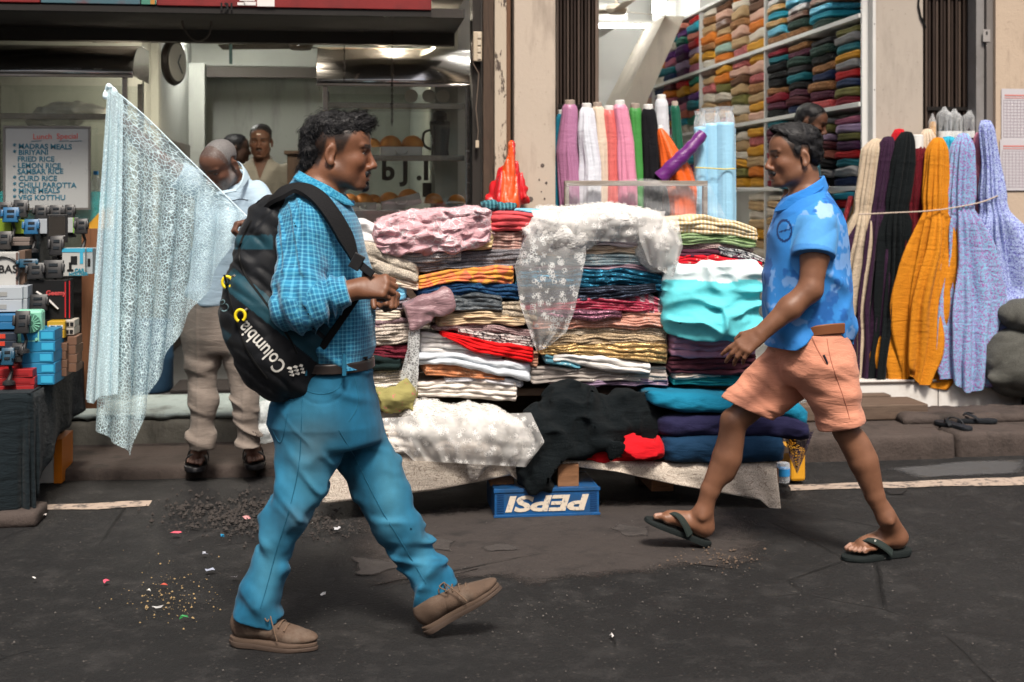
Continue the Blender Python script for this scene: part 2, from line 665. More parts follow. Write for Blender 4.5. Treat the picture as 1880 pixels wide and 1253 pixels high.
def lace_mat(name, col, scale=45, holes=.12, floor=.12, co_kind='Object', flowers=False, stretch=None, film=None):
 """see-through lace: threads round cells, denser motifs, the rest open net"""
 t = NT(name); co = t.coord(co_kind, stretch)
 cw = t.mix(.016, co, t.noise(co, scale * .4, 2, .5, 0, 'Color'), 'ADD') if film else co
 e = t.voro(cw, scale, 'DISTANCE_TO_EDGE'); thr = t.ramp(e, holes * .5, holes, (1, 1, 1), (0, 0, 0))
 e2 = t.voro(cw, scale * 3.1, 'DISTANCE_TO_EDGE'); fine = t.ramp(e2, .05, .14, (.75, .75, .75), (0, 0, 0))
 motif = t.ramp(t.noise(co, scale * .22, 3, .6, .5), .47, .58)
 if flowers:
  d = t.voro(co, scale * .42); r = t.ramp(t.math('PINGPONG', d, .17), .09, .13)
  pet = t.voro(co, scale * 1.3, 'DISTANCE_TO_EDGE'); r2 = t.ramp(pet, .06, .14, (1, 1, 1), (0, 0, 0))
  near = t.ramp(d, .40, .46, (1, 1, 1), (0, 0, 0))
  a = t.math('MULTIPLY', t.math('MAXIMUM', r, r2), near)
  a = t.math('MAXIMUM', a, t.math('MULTIPLY', fine, .5))
 else:
  a = t.math('MAXIMUM', thr, t.math('MULTIPLY', fine, motif))
 a = t.math('MAXIMUM', a, floor)
 if film:
  col = t.mix(a, film, col)
 t.set(col=col, rough=.8, sheen=.2, spec=.2, alpha=a)
 tr = t.add('ShaderNodeBsdfTranslucent'); t.put(tr.inputs['Color'], col)
 mx = t.add('ShaderNodeMixShader'); mx.inputs[0].default_value = .35
 tp = t.add('ShaderNodeBsdfTransparent')
 m2 = t.add('ShaderNodeMixShader')
 t.put(mx.inputs[1], t.b.outputs[0]); t.put(mx.inputs[2], tr.outputs[0])
 t.set(alpha=1.0)
 for l in list(t.b.inputs['Alpha'].links):
  t.t.links.remove(l)
 t.b.inputs['Alpha'].default_value = 1
 t.put(m2.inputs[0], a); t.put(m2.inputs[1], tp.outputs[0]); t.put(m2.inputs[2], mx.outputs[0])
 t.put(t.outn.inputs['Surface'], m2.outputs[0])
 return t.m

def plastic_film(name, tint=(.9, .95, 1.0), amount=.16, rough=.12):
 """thin clear film: mostly see-through, glints on its creases"""
 key = ('p', name)
 if key in _MC:
  return _MC[key]
 t = NT(name); co = t.coord()
 t.set(col=tint, rough=rough, spec=.8, normal=t.bump(t.noise(co, 22, 4, .6, 1.2), .9, .02))
 tp = t.add('ShaderNodeBsdfTransparent'); mx = t.add('ShaderNodeMixShader')
 lw = t.add('ShaderNodeLayerWeight'); lw.inputs[0].default_value = .35
 f = t.math('MULTIPLY_ADD', lw.outputs['Facing'], .45); f.node.inputs[2].default_value = amount
 t.put(mx.inputs[0], f); t.put(mx.inputs[1], tp.outputs[0]); t.put(mx.inputs[2], t.b.outputs[0])
 t.put(t.outn.inputs['Surface'], mx.outputs[0])
 _MC[key] = t.m
 return t.m

def glass_pane(name='pane_glass', amount=.07):
 key = ('g', name)
 if key in _MC:
  return _MC[key]
 t = NT(name)
 gl = t.add('ShaderNodeBsdfGlossy'); gl.inputs['Roughness'].default_value = .02
 tp = t.add('ShaderNodeBsdfTransparent'); tp.inputs[0].default_value = (.93, .95, .94, 1)
 fr = t.add('ShaderNodeFresnel'); fr.inputs[0].default_value = 1.5
 mx = t.add('ShaderNodeMixShader'); f = t.math('ADD', fr.outputs[0], amount * .4)
 t.put(mx.inputs[0], f); t.put(mx.inputs[1], tp.outputs[0]); t.put(mx.inputs[2], gl.outputs[0])
 t.put(t.outn.inputs['Surface'], mx.outputs[0])
 _MC[key] = t.m
 return t.m

def emis(name, col, strength):
 t = NT(name); t.set(col=col, emit=col, estr=strength); return t.m

def attr_mat(name, attr='col', rough=.55, sss=0.0, spec=.4, bump=.15, bscale=220, sheen=0.0, amp=.0015):
 """base colour read from the mesh's own colour layer (skin, shoes, printed cloth)"""
 t = NT(name); a = t.add('ShaderNodeVertexColor', layer_name=attr)
 co = t.coord(); n = t.noise(co, 40, 4)
 c = t.mix(n, t.mix(1.0, a.outputs[0], (.88, .86, .85), 'MULTIPLY'), t.mix(1.0, a.outputs[0], (1.1, 1.1, 1.1), 'MULTIPLY'))
 t.set(col=c, rough=rough, spec=spec, sheen=min(sheen, .05), normal=t.bump(t.noise(co, bscale, 3), bump, amp))
 if sss and False:
  t.set(sss=sss); t.b.inputs['Subsurface Radius'].default_value = (.012, .005, .003); t.b.inputs['Subsurface Scale'].default_value = .6
 return t.m

STEEL = None
def steel():
 global STEEL
 if STEEL is None:
  t = NT('brushed_steel'); co = t.coord('Object', (1.2, 40, 40))
  n = t.noise(co, 3, 3)
  w = t.noise(t.coord(), 2.2, 2, .5)
  t.set(col=(.62, .60, .58), metal=1.0, rough=t.ramp(n, .3, .8, (.12,) * 3, (.3,) * 3), normal=t.bump(w, .25, .03))
  STEEL = t.m
 return STEEL

def asphalt():
 t = NT('asphalt'); co = t.coord()
 big = t.noise(co, .7, 5, .6); mid = t.noise(co, 6, 5, .7); fine = t.noise(co, 160, 3, .7)
 c = t.mix(big, (.0082, .0083, .0088), (.023, .0225, .0225))
 c = t.mix(t.ramp(mid, .5, .72), c, (.033, .0315, .031))
 v = t.add('ShaderNodeTexVoronoi', feature='F1'); t.put(v.inputs['Vector'], co); v.inputs['Scale'].default_value = 75
 sp = t.add('ShaderNodeSeparateColor'); t.put(sp.inputs[0], v.outputs['Color'])
 stone = t.math('MULTIPLY', t.ramp(v.outputs['Distance'], .25, .42, (1, 1, 1), (0, 0, 0)), t.ramp(sp.outputs[0], .90, .98))
 c = t.mix(t.math('MULTIPLY', stone, .5), c, (.09, .08, .072))
 v2 = t.voro(t.coord('Object', (1, 1.6, 1)), 11); spot = t.ramp(v2, .05, .13, (1, 1, 1), (0, 0, 0))
 c = t.mix(t.math('MULTIPLY', spot, t.math('MULTIPLY', t.ramp(mid, .45, .6), .5)), c, (.10, .088, .078))
 crack = t.voro(co, 1.1, 'DISTANCE_TO_EDGE'); cf = t.ramp(crack, .0, .008, (1, 1, 1), (0, 0, 0))
 cf = t.math('MULTIPLY', cf, t.ramp(big, .5, .6))
 c = t.mix(cf, c, (.008, .008, .008))
 h = t.bump(fine, .8, .006); h = t.bump(v.outputs['Distance'], .5, .005, h); h = t.bump(mid, .4, .02, h)
 h = t.bump(t.math('SUBTRACT', 0.0, cf), .8, .01, h)
 t.set(col=c, rough=t.ramp(mid, .3, .8, (.62,) * 3, (.88,) * 3), normal=h, spec=.16)
 return t.m

def concrete(name, col, col2, dirt=(.05, .045, .04), scale=3.0, bump=.5):
 t = NT(name); co = t.coord()
 a = t.noise(co, scale, 6, .65); b = t.noise(co, 40, 4, .7); s = t.noise(t.coord('Object', (1.5, 1.5, .35)), 4, 5, .65)
 c = t.mix(a, col, col2)
 c = t.mix(t.ramp(s, .52, .75), c, dirt)
 c = t.mix(t.ramp(b, .62, .75), c, tuple(x * .6 for x in col))
 h = t.bump(b, bump, .006); h = t.bump(a, bump * .6, .03, h)
 t.set(col=c, rough=.88, normal=h, spec=.25)
 return t.m

def wood(name, col, col2, scale=1.0, axis=0, rough=.75):
 sc = [14 * scale] * 3; sc[axis] = 1.1 * scale
 t = NT(name); co = t.coord('Object', tuple(sc))
 g = t.noise(co, 2.2, 6, .65, .9); f = t.noise(t.coord('Object', tuple(x * 6 for x in sc)), 1.5, 3)
 c = t.mix(t.ramp(g, .3, .7), col, col2)
 c = t.mix(t.ramp(f, .55, .8), c, tuple(x * .5 for x in col))
 t.set(col=c, rough=rough, normal=t.bump(g, .5, .006), spec=.25)
 return t.m
# ---------------------------------------------------------------- the setting
def struct(o):
 o['kind'] = 'structure'
 return o

def slab(name, a, b, m, parent=None, bev=0.0):
 return MB().span(a, b, bev).out(name, m, parent)

def road_z(x, y):
 P = np.stack([np.atleast_1d(x), np.atleast_1d(y), 0 * np.atleast_1d(x)], 1).astype(float)
 near_ = np.clip((P[:, 1] - 1.5) / 1.2, 0, 1) * np.clip((7.0 - P[:, 1]) / .4, 0, 1) * np.clip((5.5 - np.abs(P[:, 0])) / 1.0, 0, 1)
 return (.008 * noise3(P * [1.1, 1.6, 1], 3) + .004 * noise3(P * [5, 5, 1], 4)) * near_ - .006 * near_

def road_sheet():
 xs = np.concatenate([[-120, -40, -14, -7], np.arange(-4, 5.01, .06), [8, 15, 40, 120]])
 ys = np.concatenate([[-60, -20, -6, 0, 1.5], np.arange(2.6, 6.9, .06), [8, 14, 40, 160]])
 X, Y = np.meshgrid(xs, ys, indexing='ij')
 P = np.stack([X.ravel(), Y.ravel(), 0 * X.ravel()], 1)
 z = road_z(P[:, 0], P[:, 1])
 P[:, 2] = z
 n, m = X.shape
 I = np.arange(n * m).reshape(n, m)
 F = np.stack([I[:-1, :-1], I[1:, :-1], I[1:, 1:], I[:-1, 1:]], -1).reshape(-1, 4)
 o = link('road', mesh_of('road', P, F, True), asphalt())
 return struct(o)
road = road_sheet()

def road_patch(name, pts, m, z0, jag=.02, seed=0, sub=10, dome=.006):
 """irregular thin sheet on the road: outline given in photo pixels at ground level"""
 G = [on_z(x, y, 0.0)[:2] for x, y in pts]
 out = []
 n = len(G)
 for i in range(n):
  a, b = np.array(G[i]), np.array(G[(i + 1) % n])
  for k in range(sub):
   p = a + (b - a) * k / sub
   q = np.array([[p[0] * 9, p[1] * 9, seed]]); q2 = np.array([[p[0] * 30, p[1] * 30, seed + 5.5]])
   out.append(p + jag * np.array([noise3(q, seed)[0] + .5 * noise3(q2, seed)[0], noise3(q + 31, seed)[0] + .5 * noise3(q2 + 17, seed)[0]]))
 c = np.mean(out, axis=0)
 V = [c]; F = []
 N = len(out)
 rings = [.3, .55, .72, .84, .92, 1.0]
 for r in rings:
  for p in out:
   V.append(c + (p - c) * r)
 V = np.array(V); V = np.concatenate([V, (road_z(V[:, 0], V[:, 1]) + z0)[:, None]], 1)
 for k in range(N):
  F.append((0, 1 + k, 1 + (k + 1) % N))
 for r in range(len(rings) - 1):
  for k in range(N):
   a = 1 + r * N
   F.append((a + k, a + N + k, a + N + (k + 1) % N, a + (k + 1) % N))
 E = [1.0] + sum([[e] * N for e in (1, 1, .85, .6, .3, 0)], [])
 return struct(link(name, mesh_of(name, V, F, True, {'edge': ('F', E)}), feather(m) if name != 'line_marking' else m))

def feather(m):
 """let a road patch thin out towards its rim"""
 nt = m.node_tree; out = nt.nodes['Material Output']
 if nt.nodes.get('feather'):
  return m
 src = out.inputs['Surface'].links[0].from_socket
 at = nt.nodes.new('ShaderNodeAttribute'); at.attribute_name = 'edge'
 co = nt.nodes.new('ShaderNodeTexCoord'); nz = nt.nodes.new('ShaderNodeTexNoise'); nz.inputs['Scale'].default_value = 16; nz.inputs['Detail'].default_value = 6; nz.inputs['Roughness'].default_value = .7
 nt.links.new(co.outputs['Object'], nz.inputs['Vector'])
 ad = nt.nodes.new('ShaderNodeMath'); ad.operation = 'ADD'; nt.links.new(at.outputs['Fac'], ad.inputs[0]); nt.links.new(nz.outputs['Fac'], ad.inputs[1])
 rp = nt.nodes.new('ShaderNodeMapRange'); rp.inputs[1].default_value = .62; rp.inputs[2].default_value = 1.30; nt.links.new(ad.outputs[0], rp.inputs[0])
 tp = nt.nodes.new('ShaderNodeBsdfTransparent'); mx = nt.nodes.new('ShaderNodeMixShader'); mx.name = 'feather'
 nt.links.new(rp.outputs[0], mx.inputs[0]); nt.links.new(tp.outputs[0], mx.inputs[1]); nt.links.new(src, mx.inputs[2]); nt.links.new(mx.outputs[0], out.inputs['Surface'])
 return m

M_patch = concrete('worn_concrete_patch', (.030, .0255, .024), (.054, .045, .041), (.018, .0165, .016), 4.5, .9)
road_patch('concrete_patch', [(628, 1000), (640, 1085), (800, 1062), (960, 1078), (1150, 1058), (1330, 1042), (1420, 1030), (1430, 985), (1390, 940), (1300, 905), (640, 930)], M_patch, .003, .05, 2, 12)
M_pale = concrete('pale_scab', (.040, .035, .033), (.066, .058, .054), (.024, .021, .020), 14, .7)
for i, pp in enumerate([[(1105, 970), (1135, 961), (1200, 966), (1196, 985), (1140, 990)], [(640, 1020), (705, 1024), (745, 1040), (680, 1058), (640, 1048)],
      [(880, 1006), (940, 1001), (952, 1012), (900, 1016)],
      [(760, 985), (850, 990), (830, 1012), (770, 1005)]]):
 road_patch('pale_patch', pp, M_pale, .006, .03, 11 + i, 8)
M_paint = NT('worn_line_paint'); _co = M_paint.coord()
_n = M_paint.noise(_co, 18, 5, .7)
M_paint.set(col=M_paint.mix(M_paint.ramp(_n, .50, .62), (.33, .26, .21), (.07, .06, .055)), rough=.85, normal=M_paint.bump(_n, .4, .004))
road_patch('line_marking', [(1448, 888), (1660, 882), (1885, 874), (1885, 888), (1660, 894), (1452, 900)], M_paint.m, .004, .006, 21, 30)
road_patch('line_marking', [(80, 926), (180, 922), (280, 919), (278, 927), (180, 934), (84, 934)], M_paint.m, .004, .012, 24, 16)
M_tar = mat('fresh_tar', (.018, .017, .017), .8, bump=.6, bscale=120)
road_patch('tar_patch', [(1620, 900), (1650, 893), (1672, 897), (1660, 907), (1630, 908)], M_tar, .005, .01, 33, 6)
road_patch('grey_patch', [(1620, 858), (1740, 846), (1890, 842), (1890, 868), (1680, 876)], concrete('grey_scab', (.05, .05, .052), (.07, .07, .072)), .003, .02, 35, 8)

M_kerb = concrete('kerb_stone', (.040, .031, .027), (.074, .057, .050), (.020, .017, .015), 4, .9)
M_pave = concrete('pavement_slab', (.040, .031, .027), (.072, .055, .048), (.02, .017, .015), 3, .8)
pave = struct(slab('pavement', (.35, 6.72, -.2), (9.0, 7.9, .115), M_pave))
pave_l = struct(slab('pavement', (-9.0, 6.66, -.2), (.35, 7.9, .045), M_pave))

def rough_block(name, a, b, m, parent, seed, amp=.0045, h=.024):
 a = np.array(a, float); b = np.array(b, float); c = (a + b) / 2; hh = (b - a) / 2
 f0 = rbox(c, hh, None, .014)
 f = lambda P: f0(P) - amp * noise3(P * 9, seed) - amp * .7 * noise3(P * 26, seed + 1)
 return iso_obj(name, f, a - .03, b + .03, h, m, parent, lev=2)

x = -3.2
k = 0
while x < 5.2:
 L = [.92, .86, .95, .9][k % 4]
 right = x + L / 2 > .35
 top = .118 if right else .05
 rough_block('kerb_stone', (x + .006, 6.48 + .01 * math.sin(k * 2.1), -.12), (x + L - .006, 6.74, top + .004 * math.sin(k)), M_kerb, pave if right else pave_l, 40 + k)
 x += L; k += 1

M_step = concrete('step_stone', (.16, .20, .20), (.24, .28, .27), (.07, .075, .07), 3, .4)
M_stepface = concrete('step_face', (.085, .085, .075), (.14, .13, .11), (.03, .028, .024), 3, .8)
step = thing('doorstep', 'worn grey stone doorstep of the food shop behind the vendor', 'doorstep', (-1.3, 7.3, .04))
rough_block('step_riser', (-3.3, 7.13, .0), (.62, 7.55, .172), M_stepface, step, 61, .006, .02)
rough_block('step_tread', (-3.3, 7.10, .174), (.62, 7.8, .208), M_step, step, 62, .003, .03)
M_rfloor = mat('dark_floor_tile', (.05, .05, .05), .5)
struct(slab('floor', (-4.0, 7.78, .0), (.62, 12.4, .203), M_rfloor))
M_tile = mat('white_floor_tile', (.62, .60, .57), .35, var=.05, dirt=(.36, .31, .26), dscale=3.5)
platform = struct(slab('platform', (.66, 7.345, .0), (4.12, 13.9, .272), M_tile))
M_tileedge = mat('tile_edge', (.50, .47, .44), .4, dirt=(.2, .17, .14), dscale=5)
for i, (xa, xb) in enumerate([(.72, 1.5), (1.506, 2.25), (2.256, 2.82), (2.826, 3.45), (3.456, 3.98)]):
 slab('tile', (xa, 7.318, .118), (xb, 7.342, .266), M_tile, platform, .003)
 slab('tile', (xa, 7.312, .2735), (xb, 7.76, .284), M_tile, platform, .002)
slab('tile_trim', (.72, 7.308, .267), (3.98, 7.3175, .2725), mat('dark_trim', (.08, .06, .05), .6), platform)

# ---- restaurant shell
M_wall = concrete('plaster_wall', (.32, .335, .30), (.38, .39, .35), (.25, .255, .23), 1.2, .15)
M_ceil = mat('ceiling_board', (.16, .15, .135), .85)
RB = 11.6
wall_back = struct(slab('wall_back', (-3.2, RB, .2), (.64, RB + .12, 3.4), M_wall))
wall_left = struct(slab('wall_left', (-1.49, 8.55, .2), (-1.35, RB, 3.4), M_wall))
struct(slab('wall_left', (-4.2, 8.5, .2), (-1.35, 8.62, 3.4), M_wall))
struct(slab('wall_right', (.50, 7.95, .2), (.64, RB, 3.4), M_wall))
ceil = struct(slab('ceiling', (-4.2, 7.3, 2.52), (.64, 9.35, 2.6), M_ceil))
struct(slab('ceiling', (-4.2, 9.35, 3.05), (.64, 12, 3.15), M_ceil))
struct(slab('ceiling_beam', (-1.35, 9.35, 2.60), (.64, 9.6, 3.05), mat('beam_paint', (.30, .30, .27), .8)))
struct(slab('ceiling_beam', (-1.35, 11.1, 2.46), (.5, RB, 3.05), mat('beam_paint2', (.34, .35, .31), .8)))
slab('cornice', (-1.35, 11.05, 2.36), (.5, 11.1, 2.45), mat('dark_cornice', (.07, .06, .05), .7), wall_back)
slab('pilaster', (-1.348, 10.9, .2), (-1.22, 11.05, 2.46), M_wall, wall_left)
slab('pilaster', (-1.349, 8.9, .2), (-1.30, 9.02, 3.0), M_wall, wall_left)
M_btile = mat('brown_wall_tile', (.085, .06, .045), .4)
for i in range(6):
 slab('tile', (-1.347, 8.66 + i * .4, .21), (-1.335, 9.05 + i * .4, 1.78), M_btile, wall_left, .002)
fascia = thing('shop_sign', 'long red shop fascia over the food shop with coloured panels', 'sign', (-1.0, 6.95, 2.41))
M_red = mat('sign_red', (.17, .010, .010), .5, dirt=(.10, .007, .007), dscale=4)
z14 = at_y(440, 14, 6.95)[2]
slab('panel', (-1.02, 6.93, z14), (.415, 6.99, z14 + .9), M_red, fascia, .004)
slab('panel', (-2.6, 6.931, z14 + .004), (-1.61, 6.99, z14 + .9), M_red, fascia, .004)
M_blue = mat('sign_blue', (.045, .10, .125), .5, dirt=(.13, .025, .025), dscale=6)
slab('panel', (-1.605, 6.932, z14 + .004), (-1.105, 6.99, z14 + .9), M_blue, fascia, .003)
slab('panel', (-1.10, 6.931, z14 + .004), (-1.025, 6.99, z14 + .9), mat('sign_green', (.05, .18, .13), .5), fascia, .003)
slab('panel', (-1.052, 6.9285, z14 + .006), (-1.030, 6.9305, z14 + .9), mat('sign_orange', (.36, .16, .03), .5), fascia)
text_mesh('house_number', '131', .052, at_y(402, 14, 6.928) + np.array([0, 0, -.012]), (1, 0, 0), (0, 0, 1), mat('sign_black', (.015, .015, .015), .5), fascia, bold=.002)
M_notice = mat('notice_white', (.62, .60, .58), .6)
for (xa, xb, ya, yb) in [(440, 468, -6, 2), (448, 470, 4, 10), (436, 450, 5, 10), (472, 504, -8, 12)]:
 a = at_y(xa, yb, 6.929); b = at_y(xb, ya, 6.929)
 slab('notice', (a[0], 6.9255, a[2]), (b[0], 6.929, b[2]), M_notice, fascia)
slab('drip_edge', (-2.6, 6.94, z14 - .035), (.415, 7.0, z14 - .002), mat('drip_dark', (.02, .018, .017), .7), fascia)
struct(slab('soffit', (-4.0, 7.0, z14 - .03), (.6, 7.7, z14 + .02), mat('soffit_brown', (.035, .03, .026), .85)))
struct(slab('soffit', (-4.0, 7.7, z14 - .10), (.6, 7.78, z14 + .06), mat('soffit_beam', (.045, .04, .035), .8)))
struct(slab('upper_storey', (-16, 6.98, 3.62), (18, 18, 13.0), M_wall))
M_opp = concrete('opposite_facade', (.42, .33, .25), (.52, .42, .33), (.25, .19, .15), .8, .2)  # plain warm plaster colour of the house fronts
opp = struct(slab('opposite_houses', (-18, -7.4, 0), (20, -6.9, 5.6), M_opp))  # unseen houses opposite, added to shape sky fill and steel reflections
for i in range(14):
 for j in range(1):
  slab('window', (-16 + i * 2.5, -6.895, .9 + j * 2.8), (-14.8 + i * 2.5, -6.88, 2.5 + j * 2.8), mat('dark_window', (.03, .035, .04), .2), opp)
# ---- pillars between the shops
def col_px(x0, x1, Y):
 return at_y(x0, 300, Y)[0], at_y(x1, 300, Y)[0]
M_pillar = concrete('pillar_paint', (.40, .335, .27), (.47, .395, .325), (.25, .205, .165), 1.6, .2)
a, b = col_px(944, 1020, 7.30)
pillar = thing('pillar', 'plain beige painted pillar between the two shops', 'pillar', ((a + b) / 2, 7.45, .05))
slab('shaft', (a, 7.30, .04), (b, 7.62, 3.6), M_pillar, pillar, .006)
M_scar = mat('plaster_scar', (.10, .08, .07), .9)
for (px, py, w, h_) in [(996, 304, .012, .009), (1003, 336, .008, .010), (974, 366, .016, .012), (990, 330, .005, .006), (1000, 365, .006, .004), (994, 352, .004, .004), (930, 220, .004, .004)]:
 if px > 944:
  p = at_y(px, py, 7.298)
  MB().lathe(p, [(w, -.001), (w * .8, .0015)], 7, 1).out('chip', M_scar, pillar)
M_frame = wood('dark_door_frame', (.045, .030, .022), (.085, .055, .038), 1, 2)
M_peel = NT('peeling_paint'); _co = M_peel.coord('Object', (1, 1, .35)); _n = M_peel.noise(_co, 22, 6, .7)
M_peel.set(col=M_peel.mix(M_peel.ramp(_n, .56, .60), (.43, .36, .28), (.07, .05, .04)), rough=.85, normal=M_peel.bump(_n, .6, .006))
a, b = col_px(888, 908, 7.34)
post = thing('door_frame', 'old timber door frame with peeling cream paint beside the beige pillar', 'door frame', (a, 7.4, .05))
slab('jamb', (a, 7.36, .05), (b, 7.56, 3.5), M_frame, post, .004)
a2, b2 = col_px(908, 930, 7.33)
slab('painted_strip', (a2 + .001, 7.33, .05), (b2, 7.50, 3.5), M_peel.m, post, .004)
a3, b3 = col_px(930, 937, 7.33)
slab('edge_strip', (b2 + .001, 7.35, .05), (b3 + .004, 7.52, 3.5), wood('red_brown_wood', (.11, .055, .03), (.16, .085, .05), 1, 2), post, .003)
slab('shadow_gap', (b3 + .005, 7.46, .05), (col_px(944, 945, 7.3)[0] - .001, 7.6, 3.5), mat('gap_black', (.008, .008, .008), .9), post)
a4, b4 = col_px(868, 887, 7.42)
slab('side_panel', (a4, 7.44, .2), (b4, 7.6, 3.5), mat('dark_panel', (.030, .026, .023), .6), post)
slab('metal_strip', (b4 - .012, 7.425, .2), (b4, 7.4395, 3.5), steel(), post)
sb = thing('switch_box', 'small cream electrical switch box high on the dark door frame', 'switch box', at_y(877, 110, 7.41))
p = at_y(877, 86, 7.40)
slab('case', (p[0] - .026, 7.385, p[2] - .085), (p[0] + .024, 7.423, p[2] + .085), mat('cream_plastic', (.46, .38, .28), .5), sb, .004)
for i in range(4):
 zz = p[2] - .06 + i * .04
 slab('switch', (p[0] - .002, 7.379, zz - .014), (p[0] + .018, 7.3845, zz + .014), mat('cream_switch', (.52, .45, .35), .4), sb, .002)
pts = [at_y(x_, y_, 7.40) for x_, y_ in [(870, 62), (866, 90), (869, 118), (879, 135), (877, 165), (874, 200), (878, 240), (876, 262)]]
MB().tube(pts, .0035, 6).out('cable', mat('cable_grey', (.12, .09, .07), .6), sb, True)
slab('plug', tuple(at_y(876, 262, 7.4) + np.array([-.01, -.01, -.03])), tuple(at_y(876, 262, 7.4) + np.array([.01, .01, .012])), mat('cream_plastic', (.46, .38, .28), .5), sb, .002)

# ---- fabric shop shell
M_white = mat('shop_white_paint', (.66, .66, .63), .6, var=.04)
FX, FBACK = 3.36, 13.7
fw_back = struct(slab('wall_back', (.66, FBACK, .28), (4.1, FBACK + .1, 4.2), M_white))
fw_left = struct(slab('wall_left', (.66, 8.2, .28), (.76, FBACK, 4.2), M_white))
struct(slab('wall_right', (FX, 7.62, .28), (FX + .1, FBACK, 4.2), M_white))
struct(slab('ceiling', (.66, 7.3, 3.55), (4.1, FBACK, 3.65), M_white))
bz = at_y(1150, 38, 12.2)[2]
landing = struct(slab('stair_landing', (.76, 12.2, bz), (2.62, 13.6, bz + .16), M_white))
p0 = at_y(1128, 196, 11.6); p1 = at_y(1212, 52, 12.15)
stair = thing('staircase', 'steep staircase with pale sloping underside at the back of the cloth shop', 'staircase', (p0[0], 11.6, .3))
MB().prism([(p0[0] - .02, 11.3, p0[2] - .55), (p1[0] + .02, 11.3, p1[2] + .0), (p1[0] - .16, 11.3, p1[2] + .0), (p0[0] - .28, 11.3, p0[2] - .55)], (0, .85, 0)).out('soffit', concrete('stair_soffit', (.42, .38, .33), (.48, .44, .38), (.3, .27, .23), 2, .15), stair)
M_rail = mat('dark_rail', (.03, .022, .018), .5)
M_part = concrete('partition_paint', (.34, .295, .25), (.40, .35, .30), (.27, .235, .2), 1.2, .12)
a, b = col_px(1608, 1696, 7.55)
part = thing('partition', 'plain beige partition panel between cloth shelves and folded gate', 'partition', (a, 7.6, .28))
slab('panel', (a, 7.56, .285), (b, 7.61, 3.5), M_part, part, .003)
slab('edge_trim', (a - .022, 7.545, .285), (a - .001, 7.61, 3.5), mat('white_trim', (.55, .54, .52), .5), part, .002)
for zz in (1.2, 1.62, 2.02, 2.42):
 MB().lathe((a - .011, 7.5445, zz), [(.004, -.001), (.004, .001)], 8, 1).out('screw', mat('screw_dark', (.06, .05, .05), .5), part)
a2, b2 = col_px(1788, 1806, 7.50)
gp = thing('gate_post', 'grey steel channel post beside the folded gate and the street wall', 'post', (a2, 7.5, .28))
slab('channel', (a2, 7.47, .285), (b2 - .012, 7.58, 3.5), mat('grey_steel_paint', (.20, .19, .185), .5, dirt=(.11, .10, .09)), gp, .002)
slab('slot', (b2 - .011, 7.49, .285), (b2, 7.58, 3.5), mat('gap_black', (.008, .008, .008), .9), gp)
a5, b5 = col_px(1807, 1828, 7.48)
slab('flat_panel', (a5, 7.45, .285), (b5 - .001, 7.58, 3.5), mat('grey_panel_paint', (.15, .135, .125), .6), gp, .002)
p = at_y(1812, 65, 7.449)
slab('sticker', (p[0] - .026, 7.446, p[2] - .04), (p[0] + .02, 7.449, p[2] + .035), mat('pale_sticker', (.27, .25, .24), .6), gp)
slab('sticker_mark', (p[0] - .008, 7.4445, p[2] + .002), (p[0] + .002, 7.4455, p[2] + .022), mat('sign_black', (.015, .015, .015), .5), gp)
a6 = col_px(1828, 1829, 7.42)[0]
M_swall = concrete('street_wall_paint', (.40, .31, .235), (.47, .375, .285), (.19, .14, .105), 2.2, .3)
struct(slab('street_wall', (a6, 7.42, .0), (6.5, 7.7, 4.2), M_swall))
struct(slab('wall_plinth', (a6 + .12, 7.10, .0), (6.5, 7.42, .33), concrete('plinth', (.07, .062, .056), (.11, .098, .09), (.035, .03, .028), 3, .8)))

def gate(name, label, x0, x1, Y, n, back):
 t = thing(name, label, 'gate', ((x0 + x1) / 2, Y, .28))
 m1 = mat('gate_brown_steel', (.030, .020, .016), .55, var=.3); m2 = mat('gate_dark_steel', (.012, .010, .009), .6)
 w = (x1 - x0) / n
 for i in range(n):
  xa = x0 + i * w
  s = slab('slat', (xa + .001, Y - .012 + .010 * (i % 2), .29), (xa + w * .66, Y + .05, 3.4), m1 if i % 3 else mat('gate_worn_steel', (.055, .036, .026), .55), t, .002)
 slab('back_plate', (x0, Y + .055, .29), (x1, Y + .065, 3.4), m2, t)
 for zz in (.9, 1.9, 2.6):
  slab('lattice_bar', (x0 + .01, Y - .02, zz), (x1 - .01, Y - .0125, zz + .022), m2, t)
 return t
a, b = col_px(1021, 1092, 7.66)
gate('folding_gate', 'dark brown folding steel gate pushed back against the beige pillar', a, b, 7.66, 11, 0)
a7, b7 = col_px(1092, 1099, 7.64)
ge = thing('gate_edge_post', 'brown steel end post of folding gate beside the cloth shop opening', 'post', (a7, 7.64, .28))
slab('bar', (a7 + .001, 7.63, .285), (b7, 7.72, 3.4), mat('gate_edge_brown', (.12, .085, .065), .5), ge, .003)
a, b = col_px(1697, 1787, 7.60)
gate('folding_gate', 'dark folded steel gate behind the upright cloth bolts near the street wall', a, b, 7.60, 13, 0)
pts = [at_y(x_, y_, 7.55) for x_, y_ in [(1688, -20), (1686, 10), (1690, 30), (1700, 52)]]
tag(MB().tube(pts, .006, 6).out('cable', mat('black_cable', (.01, .01, .01), .5), None, True), 'black cable hanging in front of the beige partition panel', 'cable')
# ---------------------------------------------------------------- people: heads, hands, feet
def proj(V):
 Q = np.asarray(V, float) - np.array([0, 0, CAM_H])
 d = Q @ AXF
 return 940 + FPX * (Q @ AXR) / d, HORIZON - FPX * Q[:, 2] / d

